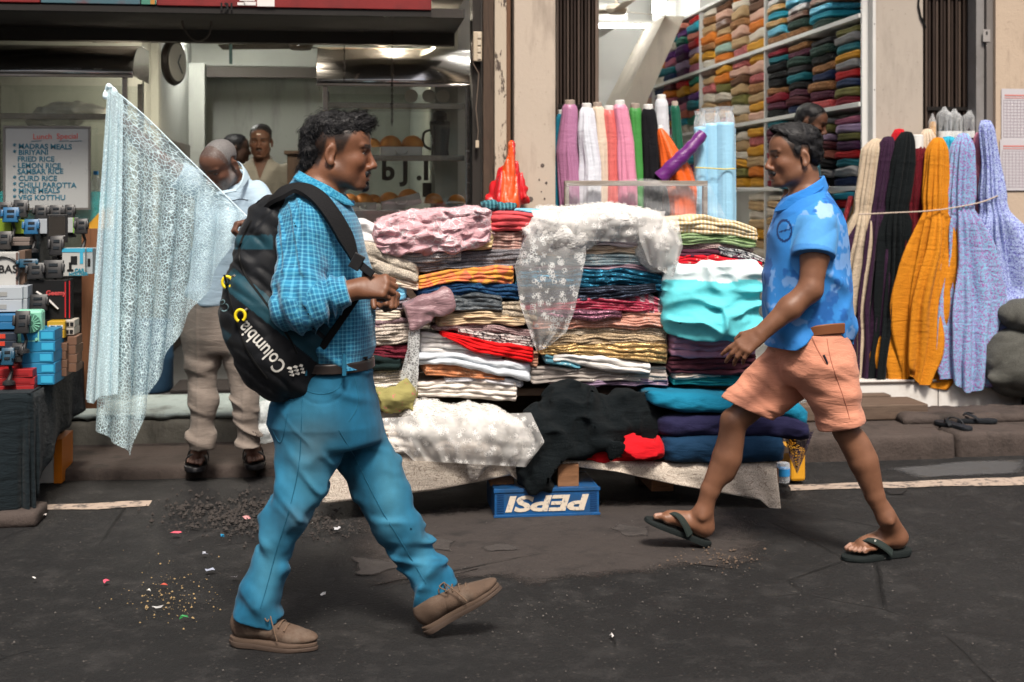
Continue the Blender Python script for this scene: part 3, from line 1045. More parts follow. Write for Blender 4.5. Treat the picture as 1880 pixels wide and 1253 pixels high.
def head_parts(o, R, s=1.0, nose=1.0, brow=1.0, jaw=1.0, neck_to=None, neck_r=.056):
 """o: point between the ear canals; R columns forward,left,up"""
 o = np.array(o, float)
 W = lambda f, l, u: o + R @ (np.array([f, l, u]) * s)
 E = lambda c, r: ell(W(*c), np.array(r) * s, R)
 K = lambda a, b, ra, rb: cap(W(*a), W(*b), ra * s, rb * s)
 core = [(E((.003, 0, .045), (.098, .076, .082)), .01), (E((.055, 0, .050), (.047, .060, .050)), .03),
   (E((.044, 0, -.022), (.056, .060, .066)), .03), (E((.042, 0, -.066), (.050, .051 * jaw, .044)), .02),
   (E((.085, 0, -.098), (.019, .024, .017)), .025)]
 for q in (-1, 1):
  core += [(K((.0, q * .053 * jaw, -.052), (.068, q * .030, -.098), .014, .012), .025),
                 (E((.064, q * .042, -.020), (.028, .022, .025)), .02), (E((.026, q * .044, -.050), (.036, .020, .040)), .025),
                 (K((.100, q * .010, .030), (.088, q * .050, .032), .0085 * brow, .007), .012)]
 core += [(K((.098, 0, .020), (.118 * 1.0, 0, -.026), .0075, .0105 * nose), .010),
             (E((.118, 0, -.033), (.0135 * nose, .0135 * nose, .0110)), .008)]
 for q in (-1, 1):
  core.append((E((.106, q * .0135 * nose, -.038), (.0125, .0075 * nose, .0095)), .005))
 core += [(E((.086, 0, -.068), (.021, .032, .026)), .015), (E((.1035, 0, -.0625), (.0085, .021, .0062)), .004), (E((.1015, 0, -.0775), (.0090, .019, .0072)), .004)]
 sub = [(E((.113, 0, -.0700), (.016, .026, .0016)), .003), (E((.104, 0, -.0885), (.009, .016, .0045)), .008)]
 for q in (-1, 1):
  sub.append((E((.104, q * .033, .009), (.017, .018, .0105)), .008))
  sub.append((E((.112, q * .0075, -.0445), (.006, .0042, .0035)), .002))
 late = []
 for q in (-1, 1):
  late += [(E((.0815, q * .032, .009), (.0125, .0125, .0125)), .001), (E((.0845, q * .033, .0165), (.0135, .0175, .0062)), .004), (E((.083, q * .033, .0005), (.0115, .016, .0045)), .004)]
  Re = R @ rotz(q * -.35) @ roty(.18)
  late.append((ell(W(-.012, q * .0790, .002), np.array([.0175, .0075, .031]) * s, Re), .007))
  late.append((ell(W(-.008, q * .0800, -.026), np.array([.011, .0075, .012]) * s, Re), .006))
 ear_in = [(ell(W(-.007, q * .0890, .003), np.array([.0105, .0095, .0205]) * s, R @ rotz(q * -.35) @ roty(.18)), .004) for q in (-1, 1)]
 nk = W(-.030, 0, -.060)
 nt = np.array(neck_to, float) if neck_to is not None else W(-.06, 0, -.2)
 neck = cap(nk, nt, neck_r * s, (neck_r + .006) * s)
 def f(P):
  d = core[0][0](P)
  for g, k in core[1:]:
   d = smin(d, g(P), k * s)
  for g, k in sub:
   d = smax(d, -g(P), k * s)
  for g, k in late:
   d = smin(d, g(P), k * s)
  for g, k in ear_in:
   d = smax(d, -g(P), k * s)
  return d
 fb = bound(f, W(.01, 0, 0), .21 * s)
 return lambda P: smin(fb(P), neck(P), .03 * s)

def head_coords(V, o, R, s=1.0):
 return ((np.asarray(V, float) - np.array(o)) @ R) / s

def blob(H, c, r, soft=.35):
 q = np.sqrt((((H - np.array(c)) / np.array(r)) ** 2).sum(1))
 return np.clip((1 - q) / soft + .5, 0, 1)

def skin_paint(V, col, base, o=None, R=None, s=1.0, beard=None, hairline=None, hair_col=(.012, .010, .009), lip=(.8, .62, .62), extra=None):
 """returns per-vertex colours: skin, with lips, eyes, brows and stubble"""
 V = np.asarray(V, float)
 n = noise3(V * 28, 5)[:, None] * .10 + noise3(V * 90, 6)[:, None] * .06
 C = np.array(base)[None] * (1 + n)
 if o is not None:
  H = head_coords(V, o, R, s)
  A = np.abs(H); A[:, 0] = H[:, 0]; A[:, 2] = H[:, 2]
  isin = np.linalg.norm(H, axis=1) < .2
  def lay(m, c):
   m = (m * isin)[:, None]
   C[:] = C * (1 - m) + np.array(c)[None] * m
  nz = noise3(H * 160, 9) * .5 + .5
  nz2 = noise3(H * 420, 19) * .5 + .5
  lay(blob(H, (.07, 0, -.03), (.06, .07, .05)) * .35, np.array(base) * np.array([1.15, .95, .9]))
  lay(np.maximum(blob(H, (.106, 0, -.0625), (.012, .022, .007)), blob(H, (.105, 0, -.0775), (.012, .020, .008))) * .8, np.array(base) * np.array(lip))
  if beard:
   for c, r, a, bc in beard:
    m = blob(A if c[1] != 0 else H, c, r, .6) * a * np.clip(.35 + nz * .5 + nz2 * .6, 0, 1)
    lay(m, bc)
  lay(np.maximum(blob(A, (.1, .022, .0315), (.02, .016, .0055), .5), blob(A, (.09, .042, .033), (.02, .014, .0045), .5)) * .92, hair_col)
  if hairline is not None:
   lay(hairline(H) * np.clip(.82 + nz * .2, 0, 1), hair_col)
  e = np.stack([H[:, 0], A[:, 1], H[:, 2]], 1)
  de = np.linalg.norm(e - np.array([.0815, .032, .009]), axis=1)
  ball = (de < .0133) & (np.abs(e[:, 2] - .0085) < .0075) & (H[:, 0] > .084)
  C[ball] = (.42, .38, .35)
  fr = (np.linalg.norm(e[:, 1:] - np.array([.032, .0085]), axis=1) < .0058) & ball
  C[fr] = (.012, .008, .006)
  rim = (de < .0150) & ~ball & (H[:, 0] > .082) & (np.abs(e[:, 2] - .0085) < .010)
  C[rim] = C[rim] * .45
  if extra:
   for c, r, a, cc in extra:
    lay(blob(H, c, r, .25) * a, cc)
 return np.clip(C, 0, 1)

def hand_parts(w, fwd, palm, s=1.0, curls=(.5, .5, .5, .5), side=1, thumb=(.6, .3), spread=.08, first=None):
 """w wrist, fwd towards fingers, palm: normal out of the palm, side: +1 puts the thumb on cross(fwd,palm)"""
 f = np.array(fwd, float); f /= np.linalg.norm(f)
 p = np.array(palm, float); p -= f * (p @ f); p /= np.linalg.norm(p)
 l = np.cross(f, p) * side
 w = np.array(w, float)
 W = lambda a, b, c: w + s * (a * f + b * l + c * p)
 prims = [(cap(w - .02 * f, W(.03, 0, 0), .026 * s, .030 * s, p, .68), .01)]
 for b, e in ((.027, .088), (.009, .092), (-.010, .088), (-.027, .080)):
  prims.append((cap(W(.018, b * .6, 0), W(e, b, -.002), .016 * s, .0125 * s), .012))
 prims.append((cap(W(.02, .02, .006), W(.055, .033, .010), .016 * s, .014 * s), .012))
 L = [(.036, .024, .020), (.041, .027, .021), (.038, .025, .020), (.030, .019, .018)]
 tips = []
 for i, (b, e) in enumerate(((.028, .088), (.0095, .093), (-.0095, .089), (-.028, .080))):
  a0 = W(e, b, -.002)
  ang = 0.0
  c = curls[i]
  dirl = l * (spread * (1.5 - i))
  r = [.0102, .0094, .0085, .0072] if i < 3 else [.0088, .0080, .0073, .0064]
  q = a0
  for j, (ln, add) in enumerate(zip(L[i], (c * .9, c * 1.15, c * .7))):
   ang += add
   dv = math.cos(ang) * (f + dirl) / np.linalg.norm(f + dirl) + math.sin(ang) * p
   q2 = q + dv * ln * s
   prims.append((cap(q, q2, r[j] * s, r[j + 1] * s), .0025 if j else .006))
   q = q2
  tips.append(q)
 t0 = W(.030, .030, .010)
 dv = f * .72 + l * thumb[0] + p * thumb[1]; dv /= np.linalg.norm(dv)
 t1 = t0 + dv * .036 * s
 dv2 = f * .9 + l * thumb[0] * .25 + p * (thumb[1] + .2); dv2 /= np.linalg.norm(dv2)
 t2 = t1 + dv2 * .030 * s
 prims += [(cap(t0, t1, .0145 * s, .0112 * s), .008), (cap(t1, t2, .0112 * s, .0088 * s), .003)]
 def g(P):
  d = prims[0][0](P)
  for h, k in prims[1:]:
   d = smin(d, h(P), k * s)
  return d
 return bound(g, w + f * .09 * s, .19 * s), tips

def foot_parts(heel, R, s=1.0, ankle=None):
 """bare foot; heel: point under the back of the heel on the sole; R columns toe direction, left, up. big toe on +left*side"""
 W = lambda f, l, u: np.array(heel) + R @ (np.array([f, l, u]) * s)
 return W

def hair_edge(H, soft=.012):
 """cropped hair boundary seen in profile: temple, sideburn, round the ear, nape"""
 thr = np.interp(H[:, 0], [-.10, -.05, -.034, -.022, .0, .010, .028, .045, .060, .085], [-.062, -.055, -.01, .032, .036, -.012, -.004, .032, .062, .088])
 return np.clip((H[:, 2] - thr) / soft, 0, 1) * (H[:, 0] < .09)

def tuft(name, o, R, s, parts, parent, n=260, seed=3):
 """moustache or beard: a thin shell of short strands"""
 o = np.array(o, float)
 f0 = U([ell(o + R @ (np.array(c) * s), np.array(r) * s, R) for c, r in parts], .006)
 c0 = o + R @ (np.array(parts[0][0]) * s)
 return hair_obj(name, lambda P: f0(P) - .0012 * noise3(P * 260, 4), c0 - .06, c0 + .06, .0028, parent, lambda P, N: -AXU[None] + R[:, 0][None] * .3 + 0 * P, n, .006, .4, .0006, seed, .4)

def bare_foot(heel, R, s, ank, inner, shin=None):
 shin = R[:, 2] if shin is None else np.array(shin) / np.linalg.norm(shin)
 W = foot_parts(heel, R, s)
 pr = [(ell(W(.033, 0, .030), np.array([.036, .030, .031]) * s, R), .01),
          (cap(W(.045, 0, .038), W(.175, inner * .006, .024), .030 * s, .022 * s, R[:, 1], 1.35), .02),
          (cap(W(.07, 0, .06), W(.16, inner * .008, .034), .026 * s, .020 * s), .02),
          (cap(W(.178, inner * .024, .018), W(.182, -inner * .030, .015), .017 * s, .013 * s), .015),
          (cap(W(.05, 0, .05), ank, .034 * s, .034 * s), .025),
          (ell(np.array(ank) + R @ np.array([.0, .030, -.012]), (.012, .010, .012), R), .012),
          (ell(np.array(ank) + R @ np.array([.0, -.030, -.018]), (.012, .010, .012), R), .012),
          (cap(W(.012, 0, .045), np.array(ank) + shin * .05 - R[:, 0] * .016, .015, .012), .025)]
 for i, (b, e, r) in enumerate(((.027, .232, .0130), (.008, .228, .0095), (-.008, .219, .0088), (-.022, .207, .0082), (-.035, .193, .0080))):
  a = W(e - .052, inner * b * .95, .017)
  m = W(e - .022, inner * b, .019)
  t = W(e - r * .6, inner * b, .011)
  pr += [(cap(a, m, r * s, r * s * .95), .005), (cap(m, t, r * s * .95, r * s * .95), .002)]
 def g(P):
  d = pr[0][0](P)
  for h, k in pr[1:]:
   d = smin(d, h(P), k * s)
  return d
 return bound(g, W(.12, 0, .04), .24 * s)

def toe_nails(V, heel, R, s, inner):
 H = ((V - np.array(heel)) @ R) / s
 m = np.zeros(len(V), bool)
 for b, e, r in ((.027, .232, .0130), (.008, .228, .0095), (-.008, .219, .0088), (-.022, .207, .0082), (-.035, .193, .0080)):
  m |= (np.abs(H[:, 1] - inner * b) < r * .72) & (H[:, 0] > e - r * 1.7) & (H[:, 0] < e + .006) & (H[:, 2] > .0135)
 return m

def foot_outline(R, heel, s=1.0, n=40, grow=0.0, inner=1, toe=.25):
 """closed sole outline in foot coordinates (f,l)"""
 ctl = [(0.0, 0.0), (.004, .018), (.03, .033), (.09, .031), (.15, .041), (.20, .046), (.235, .036), (toe, .012), (toe - .004, -.010), (.225, -.034), (.19, -.047), (.14, -.043), (.08, -.034), (.03, -.033), (.004, -.018)]
 c = np.array(ctl); m = len(c)
 out = []
 for i in range(m):
  p0, p1, p2, p3 = c[(i - 1) % m], c[i], c[(i + 1) % m], c[(i + 2) % m]
  for k in range(4):
   t = k / 4
   out.append(.5 * ((2 * p1) + (-p0 + p2) * t + (2 * p0 - 5 * p1 + 4 * p2 - p3) * t * t + (-p0 + 3 * p1 - 3 * p2 + p3) * t ** 3))
 o = np.array(out); ctr = o.mean(0)
 o = ctr + (o - ctr) * (1 + grow)
 o[:, 1] *= inner
 return o * s

def sole_mesh(mb, heel, R, s, z0, z1, grow=0.0, inner=1, wedge=0.0, toe=.25):
 o = foot_outline(R, heel, s, grow=grow, inner=inner, toe=toe)
 n = len(o)
 V = []
 for z, g in ((z0, .97), (z0 + (z1 - z0) * .2, 1.0), (z1 - (z1 - z0) * .2, 1.0), (z1, .975)):
  ctr = o.mean(0)
  for p in o:
   q = ctr + (p - ctr) * g
   zz = z + (wedge * (1 - q[0] / (.25 * s)) if z > z0 else 0)
   V.append(np.array(heel) + R @ np.array([q[0], q[1], zz]))
 F = []
 for r in range(3):
  for k in range(n):
   F.append((r * n + k, r * n + (k + 1) % n, (r + 1) * n + (k + 1) % n, (r + 1) * n + k))
 F.append(tuple(range(n))[::-1]); F.append(tuple(3 * n + k for k in range(n)))
 mb.add(V, F)
 return mb

def ribbon(mb, pts, w, nrm, th=.003):
 """flat strap through pts, width w, facing nrm (one vector or one per point)"""
 pts = [np.array(p, float) for p in pts]; n = len(pts)
 ws = w if hasattr(w, '__len__') else [w] * n
 V = []
 for i, p in enumerate(pts):
  t = pts[min(i + 1, n - 1)] - pts[max(i - 1, 0)]; t /= np.linalg.norm(t)
  nn = np.array(nrm[i] if hasattr(nrm[0], '__len__') else nrm, float)
  nn = nn - t * (nn @ t); nn /= np.linalg.norm(nn)
  sd = np.cross(t, nn)
  h = ws[i] / 2
  V += [p + sd * h, p + sd * h * .8 + nn * th, p - sd * h * .8 + nn * th, p - sd * h]
 F = []
 for i in range(n - 1):
  for k in range(4):
   F.append((i * 4 + k, i * 4 + (k + 1) % 4, (i + 1) * 4 + (k + 1) % 4, (i + 1) * 4 + k))
 F += [(0, 1, 2, 3), tuple((n - 1) * 4 + k for k in (3, 2, 1, 0))]
 return mb.add(V, F)

def spline(pts, n=24):
 c = np.array(pts, float); m = len(c)
 out = []
 seg = max(2, n // (m - 1))
 for i in range(m - 1):
  p0, p1, p2, p3 = c[max(i - 1, 0)], c[i], c[i + 1], c[min(i + 2, m - 1)]
  for k in range(seg):
   t = k / seg
   out.append(.5 * ((2 * p1) + (-p0 + p2) * t + (2 * p0 - 5 * p1 + 4 * p2 - p3) * t * t + (-p0 + 3 * p1 - 3 * p2 + p3) * t ** 3))
 out.append(c[-1])
 return out

M_hair = None
def hair_mat():
 global M_hair
 if M_hair is None:
  t = NT('black_hair'); co = t.coord()
  t.set(col=t.mix(t.noise(co, 60, 3), (.006, .006, .007), (.016, .015, .016)), rough=.55, spec=.25)
  M_hair = t.m
 return M_hair

def hair_obj(name, f, lo, hi, h, parent, flow, n=1800, length=.035, curl=1.0, width=.0022, seed=1, lift=.35, mat_=None, keep=None, pts=None):
 """hair: a shell with relief plus thousands of strands growing out of it along the flow"""
 V, F = iso(f, lo, hi, h, 3)
 r = np.random.default_rng(seed)
 tri = V[F]; c = tri.mean(1)
 nr = np.cross(tri[:, 2] - tri[:, 0], tri[:, 3] - tri[:, 1]); nr /= np.linalg.norm(nr, axis=1)[:, None] + 1e-9
 eps = .002
 sgn = np.sign(f((c + nr * eps).astype(np.float32)) - f((c - nr * eps).astype(np.float32)))
 nr *= sgn[:, None]
 ok = np.arange(len(c))
 if keep is not None:
  ok = ok[keep(c)]
 pick = r.choice(ok, n)
 P = c[pick] - nr[pick] * .004; N = nr[pick]
 T = flow(P, N)
 T = T - N * (T * N).sum(1)[:, None]; T /= np.linalg.norm(T, axis=1)[:, None] + 1e-9
 B = np.cross(N, T)
 seg = 6
 L = length * r.uniform(.6, 1.35, n); ph = r.uniform(0, 6.28, n); kk = r.uniform(.6, 1.4, n) * curl; sd = r.choice([-1, 1], n)
 VV = [V]; FF = [F]; off = len(V)
 q = P.copy(); path = [q.copy()]
 for j in range(seg):
  t = (j + 1) / seg
  a = kk * 1.3 * np.sin(ph + t * 4.2) * sd
  dirv = T * np.cos(a)[:, None] + B * np.sin(a)[:, None] + N * (lift * (1 - 1.6 * t) + .25 * kk * np.cos(ph * 1.7 + t * 5))[:, None]
  dirv /= np.linalg.norm(dirv, axis=1)[:, None]
  q = q + dirv * (L / seg)[:, None]
  path.append(q.copy())
 path = np.stack(path, 1)
 side = np.cross(T, N) * .75 + N * .35
 side /= np.linalg.norm(side, axis=1)[:, None]
 wd = (width * r.uniform(.6, 1.4, n))[:, None]
 for j in range(seg + 1):
  t = j / seg
  ww = wd * (1 - t ** 3 * .85)
  VV.append(path[:, j] + side * ww); VV.append(path[:, j] - side * ww)
 SV = np.stack(VV[1:], 1).reshape(-1, 3)       # (n, 2*(seg+1), 3)
 base = off + np.arange(n)[:, None] * 2 * (seg + 1)
 for j in range(seg):
  FF.append(np.stack([base[:, 0] + 2 * j, base[:, 0] + 2 * j + 1, base[:, 0] + 2 * j + 3, base[:, 0] + 2 * j + 2], 1).astype(np.int32))
 return link(name, mesh_of(name, np.concatenate([V, SV]), np.concatenate(FF), True), mat_ or hair_mat(), parent)
# ---------------------------------------------------------------- man walking right with a backpack
def make_walker_backpack():
 D = 4.05
 A = lambda x, y, dd=0.0: at_d(x, y, D + dd)
 mpp = D / FPX
 base = on_z(600, 1180, 0.0)
 T = thing('person', 'man in blue checked shirt and jeans striding right with dark backpack', 'person', (base[0], base[1], 0), 'pedestrians')
 skin = (.160, .068, .036)
 # ---- skeleton and skin
 HR = frame(AXR * 1.0 + AXF * .02 - AXU * .03)
 ho = A(618, 285)
 s = .97
 head = head_parts(ho, HR, s, nose=1.08, jaw=1.08, neck_to=A(574, 368), neck_r=.066)
 def sec(y, x0, x1, hd, dd=0.0, g=0.0):
  return (A((x0 + x1) / 2, y, dd), AXR * ((x1 - x0) / 2 * mpp + g), AXF * (hd + g))
 tors = [(322, 548, 606, .062), (340, 535, 626, .10), (362, 520, 640, .155), (385, 508, 648, .195), (415, 500, 655, .205), (460, 496, 664, .20), (520, 500, 684, .19), (580, 512, 693, .18), (635, 530, 688, .17), (662, 545, 676, .163), (690, 530, 684, .165)]
 torso_in = sections([sec(y, a, b, h, 0, -.016) for y, a, b, h in tors[:8]], .03)
 sh, el, wr = A(560, 408, -.15), A(552, 562, -.235), A(655, 531, -.215)
 sh2, el2, wr2 = A(585, 405, .16), A(640, 560, .20), A(690, 528, .02)
 arm = chain([sh, el, wr], [.056, .048, .030], .02)
 arm2 = chain([sh2, el2, wr2], [.056, .046, .030], .02)
 hf = wr + .0 * AXR
 hand, _ = hand_parts(hf, AXR * 1.0 + AXU * .10 - AXF * .12, AXF * .85 - AXU * .45 - AXR * .1, .98, (1.15, 1.2, 1.25, 1.25), 1, (.35, .75), .03)
 hand2, _ = hand_parts(wr2, AXR * .55 - AXU * .2 - AXF * .55, -AXF * .3 - AXU * .9, .95, (1.2, 1.2, 1.2, 1.2), -1, (.4, .7), .03)
 hipN, kneeN, ankN = A(585, 740, -.075), A(528, 950, -.06), A(470, 1120, -.06)
 hipF, kneeF, ankF = A(612, 740, .085), A(712, 920, .06), A(795, 1085, .045)
 legs = [chain([hipN, kneeN, ankN], [.085, .052, .040], .03), chain([hipF, kneeF, ankF], [.085, .052, .040], .03)]
 def body(P):
  d = smin(head(P), torso_in(P), .03)
  d = smin(d, smin(arm(P), hand(P), .012), .02)
  d = smin(d, smin(arm2(P), hand2(P), .012), .02)
  return d
 bc = (.012, .010, .010)
 def paint(V):
  C = skin_paint(V, None, skin, ho, HR, s, lip=(.62, .42, .42),
   beard=[((.100, 0, -.053), (.016, .026, .008), .85, bc), ((.088, 0, -.103), (.026, .024, .022), .9, bc), ((.096, 0, -.089), (.014, .010, .010), .8, bc), ((.050, .045, -.085), (.05, .03, .030), .42, bc), ((.02, .06, -.035), (.02, .03, .04), .25, bc)],
   hairline=lambda H: hair_edge(H - np.array([0, 0, .004]), .022) * .97)
  return {'col': ('C', C)}
 lo = np.array([-3, 3.4, -.05]); hi = np.array([3, 4.9, 2.0])
 M_skin = attr_mat('skin_warm_brown', 'col', .47, .10, .38, .4, 260)
 iso_obj('body', body, A(460, 640, -.35) + [0, -.1, 0], A(930, 170, .45) + [0, .1, .05], .0038, M_skin, T, paint)
 # ---- hair
 W = lambda f, l, u: ho + HR @ (np.array([f, l, u]) * s)
 E = lambda c, r: ell(W(*c), np.array(r) * s, HR)
 hv = U([E((-.005, 0, .082), (.104, .080, .064)), E((.050, 0, .078), (.058, .068, .046)), E((.070, 0, .108), (.055, .058, .036)), E((-.070, 0, .030), (.052, .066, .085)), E((-.086, 0, -.040), (.038, .052, .055))], .02)
 def hairf(P):
  H = ((P - np.array(ho)) @ HR) / s
  d = hv(P) - .009 * noise3(P * 34, 2) - .004 * noise3(P * [80, 80, 110], 3) + .004
  side = np.clip((.052 + np.clip(H[:, 0], 0, 1) * .25 - H[:, 2]) / .02, 0, 1) * np.clip((H[:, 0] + .045) / .02, 0, 1)
  return d + side * .05
 def flow(P, N):
  H = ((P - np.array(ho)) @ HR) / s
  f = HR[:, 0][None] * np.where(H[:, 0] > -.03, .9, -.35)[:, None] + AXU[None] * np.where(H[:, 0] > -.05, -.1, -1.0)[:, None]
  return f + .5 * np.stack([noise3(P * 30, 11), noise3(P * 30, 12), noise3(P * 30, 13)], 1)
 hair_obj('hair', hairf, np.array(ho) - .2, np.array(ho) + .22, .0045, T, flow, 9000, .034, 1.1, .0008, 5, .5)
 tuft('moustache', ho, HR, s, [((.1045, 0, -.0535), (.0085, .024, .0052)), ((.100, .022, -.060), (.008, .006, .010)), ((.100, -.022, -.060), (.008, .006, .010))], T)
 tuft('goatee', ho, HR, s, [((.092, 0, -.104), (.0165, .019, .0135)), ((.103, 0, -.090), (.005, .006, .007))], T)
 # ---- shirt
 torso = sections([sec(y, a, b, h) for y, a, b, h in tors], .02)
 cuff = A(630, 540, -.225)
 slv = chain([sh + AXU * .0, el, cuff], [.078, .070, .050], .03)
 slv2 = chain([sh2, el2, A(675, 535, .07)], [.078, .068, .052], .03)
 acut = (cuff - el) / np.linalg.norm(cuff - el)
 def wr_fold(P, a, b, seed):
  t = ((P - a) @ (b - a)) / ((b - a) @ (b - a))
  return noise3(np.stack([t * 5 + 1.0 * noise3(P * 9, seed), P @ AXF * 6, P[:, 2] * 3], 1), seed + 1)
 def shirt(P):
  d = torso(P)
  def rel(Q):
   diag = Q @ (AXR * .6 + AXU * .8); lowf = np.clip((A(600, 560)[2] - Q[:, 2]) / .2, 0, 1)
   y = Q @ AXF
   return (-.012 * crest(noise3(np.stack([diag * 9, y * 5, (Q @ (AXR * -.8 + AXU * .6)) * 3], 1), 21))
     - .010 * lowf * crest(noise3(np.stack([Q @ AXR * 9, y * 8, Q[:, 2] * 4], 1), 22)))
  d = near(d, P, rel)
  def rel2(Q):
   fe = np.exp(-((Q - el) ** 2).sum(1) / .012)
   return -(.008 + .013 * fe) * crest(wr_fold(Q, el, cuff, 31)) - .009 * crest(wr_fold(Q, sh, el, 33))
  s1 = near(slv(P), P, rel2)
  s1 = smax(s1, ((P - cuff) @ acut) - .018, .004)
  d = smin(d, s1, .012)
  return smin(d, slv2(P), .02)
 nb = A(577, 345)
 ncut = head_parts(ho, HR, s, neck_to=A(574, 368), neck_r=.072)
 def shirt_c(P):
  d = shirt(P)
  nk = cap(A(600, 310), A(574, 375), .072, .078)(P)
  d = smax(d, -nk, .006)
  ringd = np.abs(cap(A(602, 315), A(576, 378), .078, .096)(P)) - .0045
  cp = ((P - A(590, 352)) @ (AXU * .86 + AXR * .50))
  ringd = smax(ringd, np.abs(cp) - .026, .004)
  return smin(smax(d, cp - .03, .01), ringd, .006)
 def shirt_attr(V):
  V = np.asarray(V, float)
  ds = slv(V.astype(np.float32)); dt = torso(V.astype(np.float32))
  t1 = (V - sh) @ (el - sh) / np.linalg.norm(el - sh)
  ax = (cuff - el) / np.linalg.norm(cuff - el); t2 = (V - el) @ ax
  up = np.cross(ax, AXF)
  in1 = cap(sh, el, .078, .07)(V.astype(np.float32)) < cap(el, cuff, .07, .05)(V.astype(np.float32))
  u_s = np.where(in1, t1, t2 + .3)
  a1 = (V - sh) @ AXR; a2 = (V - el) @ up
  v_s = np.where(in1, np.arctan2(a1, -((V - sh) @ AXF)) * .075, np.arctan2(a2, -((V - el) @ AXF)) * .06)
  c0 = A(590, 500)
  ang = np.arctan2((V - c0) @ AXR, -((V - c0) @ AXF)) * .16
  sl = ds < dt
  return {'puv': ('V', np.stack([np.where(sl, u_s, V[:, 2]), np.where(sl, v_s, ang), sl.astype(float)], 1))}
 t = NT('blue_check_cotton'); uv = t.coord('@puv')
 sx = t.add('ShaderNodeSeparateXYZ'); t.put(sx.inputs[0], uv)
 def band(v, period, lo_, hi_, off=0.0):
  q = t.math('FRACT', t.math('MULTIPLY_ADD', v, 1 / period)); q.node.inputs[0].links[0].from_node.inputs[2].default_value = off
  return t.ramp(t.math('ABSOLUTE', t.math('SUBTRACT', q, .5)), lo_, hi_, (1, 1, 1), (0, 0, 0))
 b1 = band(sx.outputs[0], .0125, .10, .20); b2 = band(sx.outputs[1], .0125, .10, .20)
 b3 = band(sx.outputs[0], .0375, .16, .24, .3); b4 = band(sx.outputs[1], .0375, .16, .24, .3)
 base_c = t.mix(t.noise(t.coord(), 5, 3), (.010, .135, .270), (.022, .215, .37))
 cc = t.mix(t.math('MULTIPLY', t.math('MAXIMUM', b3, b4), .55), base_c, (.004, .060, .150))
 cc = t.mix(t.math('MULTIPLY', t.math('ADD', b1, b2), .34), cc, (.13, .47, .64))
 t.set(col=cc, rough=.82, sheen=.2, spec=.25, normal=t.bump(t.noise(t.coord('Object', 500), 1, 2), .25, .001, t.bump(t.noise(t.coord('Object', (14, 14, 26)), 1.4, 5, .6, .5), .5, .010)))
 iso_obj('shirt', shirt_c, A(470, 705, -.4), A(730, 300, .45) + [0, .1, .02], .0045, t.m, T, shirt_attr)
 ribbon(MB(), spline([A(546, 322, -.05), A(572, 336, -.112), A(604, 352, -.118), A(630, 366, -.075), A(646, 374, -.025)], 20), [.034] * 14 + [.038, .040, .040, .038, .034, .03, .024], -AXF * .8 + AXU * .5, .004).out('collar', fab('collar_check', (.022, .20, .35), 'lattice', (.10, .42, .58), 90), T, True)
 for (x_, y_) in [(648, 372)]:
  MB().lathe(A(x_, y_, -.03), [(.006, -.001), (.006, .0015), (.004, .002)], 10, 1).out('button', mat('button_dark', (.01, .03, .07), .4), T, True)
 # ---- belt
 belt_s = sections([sec(y, a, b, h, 0, .010) for y, a, b, h in [(650, 541, 681, .166), (690, 536, 682, .170)]], 0)
 zb = A(600, 668)[2]
 iso_obj('belt', lambda P: smax(belt_s(P), np.abs(P[:, 2] - zb) - .021, .003), A(500, 700, -.3), A(720, 640, .3), .0042, mat('dark_belt_leather', (.020, .014, .012), .38, spec=.5, var=.3), T)
 bx = A(664, 670, -.085)
 bb = MB()
 for (a_, b_) in [((-.020, -.024), (.020, -.018)), ((-.020, .018), (.020, .024)), ((-.020, -.018), (-.014, .018)), ((.014, -.018), (.020, .018)), ((-.002, -.018), (.002, .018))]:
  c_ = (np.array(a_) + np.array(b_)) / 2; h_ = np.abs(np.array(b_) - np.array(a_)) / 2
  Rb = np.stack([AXR * .75 - AXF * -.66, AXF * .75 + AXR * -.66, AXU], 1)
  bb.box(bx + Rb @ np.array([c_[0], 0, c_[1]]), (h_[0], .003, h_[1]), Rb)
 bb.out('buckle', mat('dark_buckle_steel', (.10, .09, .085), .3, metal=1.0), T)
 # ---- jeans
 hipsec = sections([sec(y, a, b, h, 0, .0) for y, a, b, h in [(668, 546, 680, .168), (700, 522, 686, .175), (740, 498, 693, .182), (775, 492, 697, .178), (815, 508, 700, .15)]], .03)
 dn = -.055
 nl = [(575, 760, 70), (567, 815, 64), (556, 862, 56), (537, 935, 53), (512, 985, 42), (497, 1033, 40), (482, 1084, 41), (466, 1128, 40), (462, 1145, 40)]
 fl = [(628, 765, 64), (672, 848, 58), (704, 908, 48), (728, 955, 42), (752, 1000, 38), (776, 1044, 37), (795, 1085, 36), (804, 1104, 36)]
 mN, mF = (D + dn) / FPX, (D + .05) / FPX
 nearleg = chain([A(x_, y_, dn) for x_, y_, r in nl], [r * mN - .012 for *_, r in nl], .008)
 far = chain([A(x_, y_, .06) for x_, y_, r in fl], [r * mF - .012 for *_, r in fl], .008)
 hemN = A(463, 1136, dn); hemF = A(800, 1095, .06)
 dN = (A(466, 1128, dn) - A(497, 1033, dn)); dN /= np.linalg.norm(dN)
 dF = (A(800, 1095, .06) - A(752, 1000, .06)); dF /= np.linalg.norm(dF)
 kN, kF = A(545, 945, dn), A(735, 925, .06)
